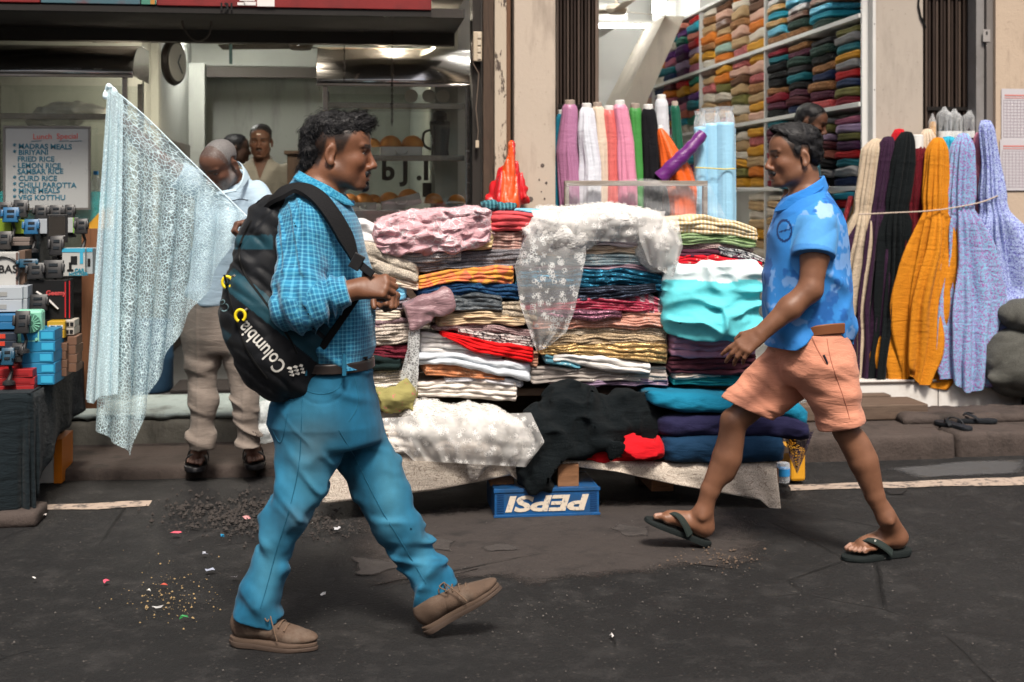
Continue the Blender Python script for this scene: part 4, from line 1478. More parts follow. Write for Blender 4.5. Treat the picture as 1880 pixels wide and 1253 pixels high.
 def jeans(P):
  x = P @ AXR; z = P[:, 2]; y = P @ AXF
  n_ = nearleg(P); f_ = far(P)
  def folds(k, seed, dr, hem):
   ac = np.cross(dr, AXF)
   def fn(Q):
    along = Q @ dr; across = Q @ ac; yy = Q @ AXF
    knee = np.exp(-((Q - k) ** 2).sum(1) / .03); hm = np.exp(-(((Q - hem) @ dr) / .14) ** 2)
    warp = .35 * noise3(Q * 9, seed + 5)
    w = crest(noise3(np.stack([along * 9 + across * 6 + warp, across * 3.5, yy * 5], 1), seed))
    w2 = crest(noise3(np.stack([along * 20 - across * 10 + warp, across * 6, yy * 8], 1), seed + 1))
    bag = noise3(np.stack([along * 5, across * 6, yy * 6], 1), seed + 2)
    return -(.007 * bag + (.0085 + .016 * knee + .012 * hm) * w + (.005 + .011 * hm + .007 * knee) * w2)
   return fn
  n_ = near(n_, P, folds(kN, 51, dN, hemN))
  f_ = near(f_, P, folds(kF, 61, dF, hemF))
  n_ = smax(n_, (P - hemN) @ dN, .006); f_ = smax(f_, (P - hemF) @ dF, .006)
  h_ = hipsec(P)
  def cr(Q):
   rad = Q - A(660, 740, -.05); yy = Q @ AXF
   r2 = (rad ** 2).sum(1); crotch = np.exp(-r2 / .03) * (1 - np.exp(-r2 / .006))
   return -.004 * noise3(Q * 12, 71) - .010 * crotch * crest(noise3(np.stack([rad @ (AXU * .92 + AXR * .38) * 15, rad @ (AXR * .92 - AXU * .38) * 3, yy * 5], 1), 72))
  h_ = near(h_, P, cr)
  d = smin(smin(n_, f_, .012), h_, .025)
  sx_, sy_ = proj(P)
  pk = np.abs(np.hypot((sx_ - 590) / 52, (sy_ - 690) / 52) - 1)
  d = d + .0022 * np.exp(-(pk * 52 / 2.2) ** 2) * ((sy_ > 696) & (sx_ > 545) & (sx_ < 645) & (y < D))
  return d
 def jeans_attr(V):
  px, py = proj(V)
  n = noise3(V * 7, 81) * .5 + .5; n2 = noise3(V * 60, 82) * .5 + .5
  n3 = noise3(V * [70, 70, 9], 84) * .5 + .5
  c = np.array([.007, .088, .165])[None] * (.55 + .55 * n[:, None] + .25 * n2[:, None] + .35 * n3[:, None])
  fade_highlight = np.exp(-((px - 570) / 50) ** 2 - ((py - 860) / 120) ** 2) * .55 + np.exp(-((px - 715) / 30) ** 2 - ((py - 900) / 90) ** 2) * .6 + np.exp(-((px - 490) / 26) ** 2 - ((py - 1040) / 80) ** 2) * .55 + np.exp(-((px - 775) / 22) ** 2 - ((py - 1020) / 60) ** 2) * .4  # faded denim plus painted highlights on thighs, knees and shins
  c = c * (1 - fade_highlight[:, None]) + np.array([.075, .27, .38])[None] * fade_highlight[:, None]
  st = (np.exp(-((px - 580) / 42) ** 2 - ((py - 815) / 45) ** 2) * .4 + np.exp(-((px - 560) / 45) ** 2 - ((py - 955) / 28) ** 2) * .35) * np.clip(noise3(V * 16, 83) * 1.2 + .55, 0, 1)
  c = c * (1 - st[:, None]) + np.array([.10, .105, .095])[None] * st[:, None]
  return {'col': ('C', np.clip(c, 0, 1))}
 M_jean = attr_mat('blue_denim', 'col', .85, 0, .2, .5, 420, .15, .0012)
 J = iso_obj('jeans', jeans, A(395, 1160, -.35) * [1, 1, 0] + [0, -.05, .02], A(850, 640, .4) + [0, .1, 0], .0048, M_jean, T, jeans_attr, slack=4.2)
 M_seam = mat('denim_stitch', (.005, .085, .15), .9)
 mb = MB()
 pts = []
 for (x_, y_) in [(650, 838), (676, 890), (702, 940), (730, 985), (757, 1030), (778, 1068)]:
  pts.append((x_, y_))
 def on_surface(poly, n=26):
  q, ok = first_hit(jeans, [p_[:2] for p_ in spline([(x_, y_, 0) for x_, y_ in poly], n)], A, -.3, .25)
  return list(q[ok])
 for poly, r in [([(622, 790), (650, 838), (676, 890), (702, 940), (730, 985), (757, 1030), (782, 1072)], .0024), ([(556, 700), (553, 790), (548, 860), (530, 940), (508, 1010), (492, 1070), (478, 1118)], .0022),
     ([(548, 700), (560, 716), (590, 724), (620, 714), (632, 688)], .0024), ([(650, 690), (658, 740), (640, 775)], .0022), ([(500, 790), (516, 812), (528, 760)], .002)]:
  q = on_surface(poly)
  if len(q) > 3:
   MB().tube(q, r * .7, 6).out('seam', M_seam, T, True)
 for x_ in (632, 560):
  q = [A(x_, y_, -.186 if x_ > 600 else -.182) for y_ in (650, 662, 676, 690)]
  ribbon(MB(), q, .013, -AXF, .003).out('belt_loop', mat('denim_plain', (.006, .10, .18), .85), T)
 # ---- shoes
 def shoe(heel, toe_dir, ank, inner, label=None, up=AXU):
  f = np.array(toe_dir, float); f /= np.linalg.norm(f)
  R = frame(f, up); s_ = 1.07
  Wf = foot_parts(heel, R, s_)
  up1 = U([ell(Wf(.046, 0, .060), (.050, .038, .050), R), cap(Wf(.07, 0, .066), Wf(.185, inner * .004, .034), .040, .030, R[:, 1], 1.15), ell(Wf(.205, inner * .006, .032), (.062, .043, .022), R), cap(Wf(.07, 0, .066), np.array(ank), .040, .038)], .02)
  def up_f(P):
   H = ((P - np.array(heel)) @ R) / s_
   d = smax(up1(P), .018 - H[:, 2], .004)
   d = smax(d, H[:, 2] - (.092 - .22 * np.clip(H[:, 0] - .075, 0, .1)), .006)
   d = d - .0016 * noise3(np.stack([H[:, 0] * 60, H[:, 1] * 20, H[:, 2] * 30], 1), 91) * np.clip((H[:, 0] - .12) / .03, 0, 1)
   d = d + .0018 * np.exp(-((H[:, 0] - .165 - 1.2 * (H[:, 2] - .05) + .4 * np.abs(H[:, 1])) / .0022) ** 2)
   d = d + .0016 * np.exp(-((H[:, 0] - .085 - .35 * H[:, 2]) / .002) ** 2) * (H[:, 2] < .085)
   return d
  sh_t = bpy.data.objects.new('shoe', None); COL.objects.link(sh_t); sh_t.parent = T; sh_t.location = Vector(np.array(heel) - wloc(T))
  t_ = .24
  lo_ = np.min([Wf(-.03, -.07, -.03), Wf(.3, .07, .15), Wf(-.03, .07, .15), Wf(.3, -.07, -.03), Wf(-.03, 0, .16), Wf(.3, 0, -.03)], axis=0); hi_ = np.max([Wf(-.03, -.07, -.03), Wf(.3, .07, .15), Wf(-.03, .07, .15), Wf(.3, -.07, -.03), Wf(-.03, 0, .16), Wf(.3, 0, -.03)], axis=0)
  m_up = mat('dusty_suede', (.088, .056, .038), .88, var=.22, vscale=24, bump=.3, bscale=200, dirt=(.14, .105, .08), dscale=14)
  iso_obj('upper', up_f, lo_ - .03, hi_ + .03, .0032, m_up, sh_t)
  mb = sole_mesh(MB(), heel, R, s_, 0, .012, .01, inner, .006, .262)
  mb.out('outsole', mat('brown_rubber', (.055, .036, .026), .8, bump=.3), sh_t, True)
  sole_mesh(MB(), heel, R, s_, .0125, .024, -.01, inner, .006, .262).out('midsole', mat('tan_midsole', (.080, .052, .036), .85), sh_t, True)
  ml = mat('shoe_lace', (.125, .080, .052), .9)
  for i in range(5):
   f0 = .104 + i * .018; z = .1035 - i * .0088
   q = [Wf(f0, sgn_ * .030, z - .012) if abs(sgn_) == 1 else Wf(f0 + .002, 0, z) for sgn_ in (-1, 0, 1)]
   MB().tube(spline(q, 8), .0024, 6).out('lace', ml, sh_t, True)
  q = [Wf(.128, -.01, .104), Wf(.14, -.040, .098), Wf(.155, -.052, .066), Wf(.165, -.054, .035)]
  MB().tube(spline(q, 14), .002, 6).out('lace', ml, sh_t, True)
  q = [Wf(.128, .0, .104), Wf(.115, -.035, .108), Wf(.135, -.05, .088), Wf(.128, -.012, .106)]
  MB().tube(spline(q, 14), .002, 6).out('lace', ml, sh_t, True)
  return sh_t
 h1 = on_z(424, 1181, 0.0); t1 = on_z(572, 1193, 0.0)
 shoe(h1, t1 - h1, A(478, 1110, -.06), 1)
 h2 = on_z(782, 1167, 0.0) + AXU * .002
 shoe(h2, AXR * math.cos(.55) + AXU * math.sin(.55), A(800, 1080, .045), -1, up=AXU * math.cos(.55) - AXR * math.sin(.55))
 return T, A
W1, W1A = make_walker_backpack()

def make_backpack():
 A = W1A; D = 4.05
 base = A(500, 720, -.12)
 T = thing('backpack', 'black and teal backpack hanging off the striding man in blue checks', 'backpack', base)
 poly_c = [(505, 400, .075, .045), (492, 440, .082, .075), (488, 500, .105, .10), (490, 570, .125, .115), (505, 630, .125, .115), (530, 675, .105, .09)]
 dd = -.10
 ctr = [(A(x, y, dd), r) for x, y, r, *_ in poly_c]
 f1 = chain([c for c, _ in ctr], [r for _, r in ctr], .04, AXF, .92)
 low = U([ell(A(560, 625, dd - .01), (.13, .085, .085), np.stack([AXR * .80 + AXU * .6, AXF, AXU * .80 - AXR * .6], 1)), ell(A(490, 650, dd - .02), (.09, .095, .10), None)], .04)
 up = ell(A(500, 395, dd + .02), (.055, .07, .035), None)
 def bag(P):
  d = smin(smin(f1(P), low(P), .05), up(P), .03)
  px, py = proj(P)
  u = (px - 470) * .62 + (py - 600) * -.78
  v = (px - 470) * .78 + (py - 600) * .62
  y = P @ AXF
  front = (y < D + dd)
  sm = lambda q: q * q * (3 - 2 * q)
  pocket = sm(np.clip((66 - np.abs(u + 6)) / 22, 0, 1)) * sm(np.clip((112 - np.abs(v - 5)) / 30, 0, 1))
  d = d - .012 * pocket * front
  for s0, w in ((66, 5.0), (-72, 5.0)):
   d = d + .004 * np.exp(-((u - s0) / w) ** 2) * front
  d = d + .004 * np.exp(-((v + 112) / 3.0) ** 2) * front
  return d - .008 * noise3(np.stack([u * .03, v * .012, y * 8], 1), 7) - .006 * ridge(noise3(np.stack([u * .05, v * .02, y * 8], 1), 8))
 def paint(V):
  px, py = proj(V)
  u = (px - 470) * .62 + (py - 600) * -.78
  v = (px - 470) * .78 + (py - 600) * .62
  n = noise3(V * 30, 4)[:, None] * .2 + 1
  C = np.tile(np.array([.0085, .0095, .0115]), (len(V), 1)) * n
  teal = ((u > 18) & (u < 58) & (v > -100)) | ((py > 432) & (py < 458) & (px < 500)) | ((u > 66) & (u < 92) & (v > 20)) | ((u < -40) & (u > -66) & (v < -25))
  C[teal] = np.array([.012, .050, .070]) * n[teal]
  lt = (u < -52) & (v < -30) & (v > -95)
  C[lt] = np.array([.018, .080, .105]) * n[lt]
  return {'col': ('C', C)}
 M_bag = attr_mat('bag_nylon', 'col', .5, 0, .14, .5, 500, .1, .001)
 body = iso_obj('bag_body', bag, A(370, 760, -.35) + [0, -.05, 0], A(680, 350, .12) + [0, .1, 0], .0045, M_bag, T, paint)
 def front_pts(pix, off=.002):
  return first_hit(bag, pix, A, -.34, .2)[0] - AXF * off
 def front_pt(x, y, off=.002):
  return front_pts([(x, y)], off)[0]
 def decal(name, s_, size, x0, y0, x1, y1, m, shear=0.0, bold=0.0):
  cu = bpy.data.curves.new('t', 'FONT'); cu.body = s_; cu.size = 1.0; cu.offset = bold; cu.extrude = 0; cu.resolution_u = 3
  t = bpy.data.objects.new('t', cu); COL.objects.link(t); bpy.context.view_layer.update()
  me = bpy.data.meshes.new_from_object(t.evaluated_get(bpy.context.evaluated_depsgraph_get()))
  bpy.data.objects.remove(t)
  co = np.array([v.co for v in me.vertices]); w = co[:, 0].max()
  d = np.array([x1 - x0, y1 - y0], float); L = np.linalg.norm(d); d /= L
  upv = np.array([d[1], -d[0]])
  out = []
  for c in co:
   p = np.array([x0, y0]) + d * (c[0] / w * L) + upv * c[1] * size
   out.append((p[0], p[1]))
  out = front_pts(out)
  me.vertices.foreach_set('co', np.array(out, np.float32).ravel()); me.update(); me.materials.clear()
  return link(name, me, m, body)
 M_let = mat('pale_print', (.55, .54, .50), .7)
 decal('lettering', 'Columbia', 38, 528, 672, 452, 588, M_let, bold=.012)
 decal('lettering', 'Co', 24, 424, 566, 410, 548, mat('teal_print', (.16, .26, .28), .7))
 for i in range(3):
  for j in range(3):
   q = front_pt(532 + j * 10 + i * 2, 676 + i * 6 - j * 2.4, .0015)
   MB().box(q, (.0068, .0012, .0036), rotz(-.1) @ roty(.25), .0).out('emblem_bar', M_let, body)
 for poly in ([(462, 405), (440, 455), (448, 500), (490, 560), (530, 620), (545, 650)], [(412, 505), (425, 560), (452, 640), (490, 695)]):
  pts = list(front_pts([p[:2] for p in spline([(a, b, 0) for a, b in poly], 30)], 0.0))
  MB().tube(pts, .0038, 6).out('zip', mat('zip_black', (.006, .006, .006), .5), body, True)
 M_yel = mat('yellow_pull', (.72, .56, .01), .5)
 for (x, y, r) in [(419, 518, .017), (443, 579, .017)]:
  c = front_pt(x, y, .010)
  pts = [c + r * (math.cos(a) * AXR * .85 + math.sin(a) * AXU) - AXF * .004 for a in np.linspace(-1.0, 4.4, 20)]
  MB().tube(pts, .0046, 8).out('zip_pull', M_yel, body, True)
  q = front_pt(x + 12, y - 12, .004)
  MB().tube([c + r * (.6 * AXR + .75 * AXU), q], .004, 6).out('zip_slider', mat('dull_zip_metal', (.35, .32, .28), .4, metal=.8), body, True)
 M_strap = mat('strap_black', (.008, .008, .009), .75, bump=.4, bscale=300)
 pp = [(478, 392, -.10), (510, 362, -.165), (545, 347, -.165), (580, 360, -.19), (610, 395, -.205), (636, 440, -.205), (652, 478, -.20)]
 pts = [A(x, y, q) for x, y, q in pp]
 nr = [-AXF * .3 + AXU * .5 - AXR * .8, -AXF * .6 + AXU * .8, -AXF * .5 + AXU * .85, -AXF * .8 + AXU * .5, -AXF * .95 + AXU * .2 + AXR * .2, -AXF + AXR * .3, -AXF + AXR * .4]
 ps = spline(pts, 30); ns = spline(nr, 30)
 ribbon(MB(), ps, [.052] * (len(ps) - 6) + [.05, .045, .04, .034, .03, .028], [np.array(q) for q in ns], .011).out('shoulder_strap', M_strap, T, True)
 ps = spline([A(652, 478, -.206), A(668, 492, -.21), A(685, 505, -.235)], 8)
 ribbon(MB(), ps, .024, -AXF + AXR * .2, .004).out('webbing', M_strap, T)
 MB().box(A(655, 481, -.213), (.017, .006, .024), roty(.5), .004).out('buckle', mat('buckle_plastic', (.012, .012, .013), .4), T)
 ps = spline([A(672, 498, -.212), A(664, 530, -.205), A(625, 590, -.19), A(590, 640, -.18)], 14)
 ribbon(MB(), ps, .022, -AXF, .003).out('webbing', M_strap, T)
 MB().tube(spline([A(468, 392, -.1), A(478, 372, -.12), A(500, 372, -.1), A(512, 388, -.08)], 16), .009, 8).out('grab_handle', M_strap, T, True)
 return T
make_backpack()
# ---------------------------------------------------------------- man walking left in a blue polo shirt
def make_walker_polo():
 D = 5.0
 A = lambda x, y, dd=0.0: at_d(x, y, D + dd)
 mpp = D / FPX
 base = on_z(1450, 1015, 0.0)
 T = thing('person', 'man in blue patterned polo and peach shorts striding left in flip-flops', 'person', (base[0], base[1], 0), 'pedestrians')
 skin = (.175, .080, .045)
 HR = frame(-AXR * 1.0 - AXF * .10 - AXU * .02)
 ho = A(1462, 292); s = .97
 head = head_parts(ho, HR, s, nose=1.0, jaw=1.0, neck_to=A(1482, 375), neck_r=.058)
 def sec(y, x0, x1, hd, dd=0.0, g=0.0):
  return (A((x0 + x1) / 2, y, dd), AXR * ((x1 - x0) / 2 * mpp + g), AXF * (hd + g))
 tors = [(338, 1458, 1512, .062), (352, 1446, 1520, .09), (368, 1436, 1530, .135), (388, 1424, 1541, .17), (412, 1416, 1549, .188), (450, 1409, 1554, .19), (500, 1404, 1556, .186), (555, 1403, 1557, .178), (600, 1404, 1560, .174), (640, 1406, 1563, .174)]
 torso_in = sections([sec(y, a, b, h, 0, -.016) for y, a, b, h in tors[:7]], .03)
 shN, elN, wrN = A(1500, 418, -.145), A(1488, 532, -.20), A(1398, 612, -.215)
 shF, elF, wrF = A(1470, 415, .15), A(1500, 540, .21), A(1540, 640, .22)
 arm = chain([shN, A(1496, 470, -.18), elN, A(1450, 566, -.21), wrN], [.056, .052, .044, .043, .028], .02)
 armF = chain([shF, elF, wrF], [.055, .044, .028], .02)
 hd = (A(1325, 668, -.22) - A(1398, 612, -.215)); hd /= np.linalg.norm(hd)
 hand, tips = hand_parts(wrN, hd, AXF * .75 - AXR * -.35 - AXU * .35, 1.0, (.22, .34, .42, .48), -1, (.55, .25), .10)
 handF, _ = hand_parts(wrF, -AXU + AXR * .3, -AXF, .98, (.5, .5, .5, .5), 1, (.5, .4))
 df, dn = .08, -.07
 hipN, hipF = A(1505, 655, -.07), A(1480, 655, .085)
 lN = [(1518, 700, .075), (1553, 790, .056), (1583, 848, .057), (1606, 910, .042), (1625, 952, .035)]
 lF = [(1425, 700, .078), (1349, 775, .054), (1333, 838, .058), (1304, 900, .043), (1289, 942, .035)]
 legN = chain([hipN] + [A(x, y, dn) for x, y, r in lN], [.088] + [r - .006 for *_, r in lN], .012)
 legF = chain([hipF] + [A(x, y, df) for x, y, r in lF], [.088] + [r - .006 for *_, r in lF], .012)
 heelN = on_z(1664, 1016, 0.0) + AXU * .024; toeN = on_z(1545, 1024, 0.0)
 fN = toeN - heelN; fN[2] = -.012; RN = frame(fN)
 heelF = on_z(1300, 1003, 0.0) + AXU * .026
 tilt = .40
 fF = -AXR * math.cos(tilt) + AXU * math.sin(tilt) - AXF * .05; RF = frame(fF, AXU * math.cos(tilt) + AXR * math.sin(tilt))
 footN = bare_foot(heelN, RN, 1.04, A(1628, 950, dn), -1, A(1606, 910, dn) - A(1625, 952, dn))
 footF = bare_foot(heelF, RF, 1.04, A(1289, 942, df), 1, A(1304, 900, df) - A(1289, 942, df))
 kn = [(A(1350, 768, df) - AXR * .03, .030), ]
 def body(P):
  d = smin(head(P), torso_in(P), .03)
  d = smin(d, smin(arm(P), hand(P), .012), .02)
  d = smin(d, smin(armF(P), handF(P), .012), .02)
  a = smin(legN(P), footN(P), .02); b = smin(legF(P), footF(P), .02)
  b = smin(b, ell(A(1343, 836, df), (.030, .040, .10), roty(.12))(P), .04)
  b = smin(b, ell(A(1338, 776, df), (.027, .036, .045), None)(P), .03)
  a = smin(a, ell(A(1592, 846, dn), (.028, .040, .10), roty(-.25))(P), .04)
  hp = sections([sec(640, 1440, 1555, .15), sec(700, 1445, 1552, .15)], .04)(P)
  return smin(smin(d, hp, .03), smin(a, b, .01), .02)
 bc = (.016, .012, .011)
 ring_c = tips[2] * .45 + (wrN + hd * .095) * .55
 def paint(V):
  C = skin_paint(V, None, skin, ho, HR, s, lip=(.80, .55, .55),
   beard=[((.101, 0, -.053), (.019, .034, .0095), 1.0, bc), ((.05, .045, -.088), (.05, .03, .025), .30, bc), ((.088, 0, -.105), (.022, .024, .016), .35, bc)],
   hairline=lambda H: hair_edge(H) * .97)
  for hl, R_, inn in ((heelN, RN, -1), (heelF, RF, 1)):
   m = toe_nails(np.asarray(V), hl, R_, 1.04, inn)
   C[m] = (.34, .20, .15)
   H = ((np.asarray(V) - hl) @ R_)
   sole = (H[:, 2] < .012) & (H[:, 2] > -.03) & (H[:, 0] > -.03) & (H[:, 0] < .28) & (np.abs(H[:, 1]) < .09)
   C[sole] = np.array([.30, .17, .115])
  return {'col': ('C', C)}
 M_skin = attr_mat('skin_brown', 'col', .47, .10, .38, .4, 260)
 iso_obj('body', body, A(1165, 1040, -.35) * [1, 1, 0] + [0, -.15, .0], A(1690, 210, .45) + [0, .1, .05], .0047, M_skin, T, paint)
 pts = [ring_c + .0105 * (math.cos(a) * np.cross(hd, AXF) + math.sin(a) * AXF) for a in np.linspace(0, 2 * math.pi, 17)]
 MB().tube(pts, .0018, 6, False).out('ring', mat('silver', (.7, .68, .62), .25, metal=1.0), T, True)
 W = lambda f, l, u: ho + HR @ (np.array([f, l, u]) * s)
 MB().lathe(W(-.004, .088, -.033), [(.0022, -.002), (.0022, .002)], 8, 1).out('ear_stud', mat('silver', (.7, .68, .62), .25, metal=1.0), T, True)
 # ---- hair
 E = lambda c, r: ell(W(*c), np.array(r) * s, HR)
 hv = U([E((-.004, 0, .078), (.104, .082, .072)), E((.046, 0, .072), (.060, .069, .046)), E((-.006, 0, .030), (.088, .0815, .070)), E((.066, 0, .108), (.054, .058, .032)), E((-.060, 0, .030), (.048, .066, .068))], .02)
 def hairf(P):
  H = ((P - np.array(ho)) @ HR) / s
  d = hv(P) - .004 * noise3(P * 45, 2) - .002 * noise3(P * [90, 90, 120], 3) + .003
  side = 1 - hair_edge(H - np.array([0, 0, .010]), .012)
  low = np.clip((-.03 - H[:, 2]) / .02, 0, 1)
  return d + np.maximum(side, low) * .05
 def flow(P, N):
  H = ((P - np.array(ho)) @ HR) / s
  return HR[:, 0][None] * np.where(H[:, 0] > -.02, .9, -.2)[:, None] + AXU[None] * np.where(H[:, 0] > -.03, .35, -1.0)[:, None] + .25 * np.stack([noise3(P * 30, 11), noise3(P * 30, 12), noise3(P * 30, 13)], 1)
 hair_obj('hair', hairf, np.array(ho) - .2, np.array(ho) + .22, .0045, T, flow, 7000, .022, .35, .0007, 6, .5)
 tuft('moustache', ho, HR, s, [((.1045, 0, -.0535), (.0095, .027, .0062)), ((.099, .025, -.059), (.008, .007, .008)), ((.099, -.025, -.059), (.008, .007, .008))], T)
 # ---- polo shirt
 torso = sections([sec(y, a, b, h) for y, a, b, h in tors], .02)
 slv = chain([shN, A(1494, 470, -.19)], [.074, .078], .02)
 slvF = chain([shF, A(1486, 480, .19)], [.074, .078], .02)
 sd = A(1492, 474, -.19) - shN; sd /= np.linalg.norm(sd)
 hem = A(1486, 472, -.18)
 sl_cut = (A(1484, 474, -.2), sd + AXR * .18 * 0)
 def polo(P):
  d = torso(P)
  def rel(Q):
   y = Q @ AXF; x = Q @ AXR; z = Q[:, 2]
   low = np.clip((A(0, 480)[2] - z) / .25, 0, 1)
   dg = x * .55 + z * .83
   return -.014 * (.4 + low) * crest(noise3(np.stack([dg * 8, y * 5, (x * .83 - z * .55) * 2.5], 1), 121)) - .008 * low * crest(noise3(np.stack([(x * .7 - z * .7) * 12, y * 7, dg * 4], 1), 122))
  d = near(d, P, rel)
  px, py = proj(P)
  hz = CAM_H + D * (HORIZON - np.interp(px, [1400, 1460, 1480, 1498, 1538, 1550, 1565], [637, 637, 624, 603, 598, 617, 622])) / FPX - np.where(P @ AXF > D - .05, .03, 0)
  d = smax(d, hz - P[:, 2], .004)
  sl = near(slv(P), P, lambda Q: -.005 * ridge(noise3(np.stack([Q @ sd * 10 + Q @ AXR * 10, Q @ AXF * 6, Q @ AXR * 3], 1), 131)))
  sl = smax(sl, (P - hem) @ (sd * .96 + AXR * .10), .004)
  d = smin(d, sl, .010)
  d = smin(d, smax(slvF(P), (P - A(1486, 474, .18)) @ sd, .004), .012)
  d = smax(d, -cap(A(1474, 330), A(1484, 385), .066, .070)(P), .006)
  ring = np.abs(cap(A(1470, 318), A(1484, 385), .076, .096)(P)) - .006
  cp = (P - A(1476, 357)) @ (AXU * .86 - AXR * .50)
  ring = smax(ring, np.abs(cp) - .026, .004)
  d = smin(smax(d, cp - .03, .01), ring, .005)
  return d
 def pattr(V):
  V = np.asarray(V, float); px, py = proj(V)
  n1_ = noise3(V * 14, 141) + .6 * noise3(V * 34, 142) + .35 * noise3(V * 80, 143)
  n2_ = noise3(V * 11 + 40, 144) + .6 * noise3(V * 30, 145) + .3 * noise3(V * 85, 146)
  C = np.tile(np.array([.030, .205, .56]), (len(V), 1)) * (1 + .12 * noise3(V * 20, 147)[:, None])
  for nn_, th_, cc_ in ((n1_, .30, (.17, .34, .66)), (n2_, .36, (.014, .10, .36))):
   m_ = np.clip((nn_ - th_) / .16, 0, 1)[:, None] * .85
   C = C * (1 - m_) + np.array(cc_) * m_
  plain = (slv(V.astype(np.float32)) < .012) & (py > 395) & ((V @ AXF) < D - .02)
  C[plain] = (.075, .29, .62)
  cuffm = plain & (((V - hem) @ sd) > -.022)
  C[cuffm] = (.05, .22, .54)
  yoke = np.exp(-((px - 1515) / 22) ** 2 - ((py - 385) / 20) ** 2)
  C[(yoke + .25 * noise3(V * 50, 148)) > .55] = (.26, .42, .68)
  cp = (V - A(1476, 357)) @ (AXU * .86 - AXR * .50)
  col = (np.abs(cp) < .03) & (cap(A(1470, 318), A(1484, 385), .070, .088)(V.astype(np.float32)) > -.006) & (torso(V.astype(np.float32)) > -.03) & (py < 400)
  C[col] = (.026, .19, .55)
  chest = (np.abs(np.hypot((px - 1440) / 13, (py - 424) / 19) - 1) < .13) & ((V @ AXF) < D)
  C[chest] = (.006, .035, .14)
  bar = (np.abs(py - 424 - (px - 1440) * -.25) < 1.6) & (np.abs(px - 1440) < 10) & ((V @ AXF) < D)
  C[bar] = (.006, .035, .14)
  return {'col': ('C', np.clip(C, 0, 1))}
 M_polo = attr_mat('polo_cotton', 'col', .8, 0, .25, .3, 400, .2, .001)
 iso_obj('polo_shirt', polo, A(1375, 660, -.4), A(1600, 310, .45) + [0, .1, .02], .0046, M_polo, T, pattr)
 ribbon(MB(), spline([A(1510, 335, -.03), A(1500, 345, -.082), A(1474, 361, -.108), A(1444, 377, -.085), A(1424, 387, -.035)], 20), [.036] * 12 + [.040, .042, .044, .044, .040, .036, .03, .024, .02], -AXF * .8 + AXU * .5, .004).out('collar', fab('polo_collar', (.022, .17, .50)), T, True)
 # ---- belt peeping below the shirt
 bs = sections([sec(590, 1408, 1556, .172), sec(660, 1440, 1558, .172)], 0)
 zb = A(0, 606)[2]
 MBq = A(1510, 606, -.20)
 ribbon(MB(), spline([A(1476, 613, -.146), A(1492, 609, -.160), A(1512, 606, -.167), A(1532, 604, -.160), A(1550, 603, -.138)], 12), .040, -AXF, .004).out('belt', mat('tan_belt_leather', (.16, .055, .020), .5), T, True)
 # ---- shorts
 hips = sections([sec(y, a, b, h) for y, a, b, h in [(600, 1412, 1558, .172), (630, 1420, 1561, .175), (665, 1424, 1561, .178), (700, 1440, 1562, .16)]], .03)
 tN = [(1510, 670, 55), (1524, 715, 46), (1546, 782, 36)]
 tF = [(1462, 665, 58), (1420, 705, 46), (1371, 750, 40)]
 legsN = chain([A(x, y, dn) for x, y, r in tN] + [A(1560, 830, dn)], [r * mpp for *_, r in tN] + [.07], .03)
 legsF = chain([A(x, y, df) for x, y, r in tF] + [A(1335, 785, df)], [r * mpp * 1.02 for *_, r in tF] + [.08], .03)
 hN, hF = A(1547, 782, dn), A(1372, 750, df)
 nN = A(1546, 782, dn) - A(1520, 710, dn) + AXR * -.02; nN /= np.linalg.norm(nN)
 nF = A(1371, 750, df) - A(1440, 690, df); nF = nF + AXU * -.10 + AXR * .05; nF /= np.linalg.norm(nF)
 def shorts(P):
  def rl(seed, dr):
   ac = np.cross(dr, AXF)
   return lambda Q: -.011 * crest(noise3(np.stack([Q @ dr * 9 + Q @ ac * 7, Q @ ac * 4, Q @ AXF * 6], 1), seed)) - .005 * crest(noise3(np.stack([Q @ dr * 20 - Q @ ac * 6, Q @ ac * 5, Q @ AXF * 7], 1), seed + 1))
  a = near(legsN(P), P, rl(151, nN)); a = smax(a, (P - hN) @ nN, .004)
  b = near(legsF(P), P, rl(161, nF)); b = smax(b, (P - hF) @ nF, .004)
  a = a + .0025 * np.exp(-(((P - hN) @ nN + .028) / .0022) ** 2); b = b + .0025 * np.exp(-(((P - hF) @ nF + .028) / .0022) ** 2)
  h = near(hips(P), P, lambda Q: -.012 * crest(noise3(np.stack([(Q @ AXR * .5 + Q[:, 2] * .85) * 11, Q @ AXF * 6, Q @ AXR * 4], 1), 171)))
  d = smin(smin(a, b, .010), h, .03)
  d = smax(d, -smax(legsN(P) + .017, -((P - hN) @ nN + .06), .004), .003)
  d = smax(d, -smax(legsF(P) + .017, -((P - hF) @ nF + .06), .004), .003)
  return d
 M_short = fab('peach_cotton', (.56, .24, .155), 'plain', None, 60, .85, .2, .35)
 iso_obj('shorts', shorts, A(1310, 830, -.35), A(1610, 590, .45) + [0, .1, .02], .0046, M_short, T, slack=4.6)
 q, ok = first_hit(shorts, [p[:2] for p in spline([(1518, 622, 0), (1525, 660, 0), (1538, 700, 0), (1552, 740, 0), (1560, 770, 0)], 20)], A, -.3, .2)
 MB().tube(list(q[ok]), .0018, 6).out('seam', mat('peach_stitch', (.36, .13, .08), .9), T, True)
 q, ok = first_hit(shorts, [p[:2] for p in spline([(1490, 618, 0), (1500, 640, 0), (1516, 668, 0)], 14)], A, -.3, .2)
 MB().tube(list(q[ok]), .0024, 6).out('pocket_edge', mat('peach_stitch', (.36, .13, .08), .9), T, True)
 q, ok = first_hit(shorts, [(1512, 652), (1516, 660), (1519, 668)], A, -.3, .2)
 MB().tube(list(q[ok] - AXF * .002), .0042, 6).out('pen_clip', mat('dark_pen', (.01, .012, .02), .4), T, True)
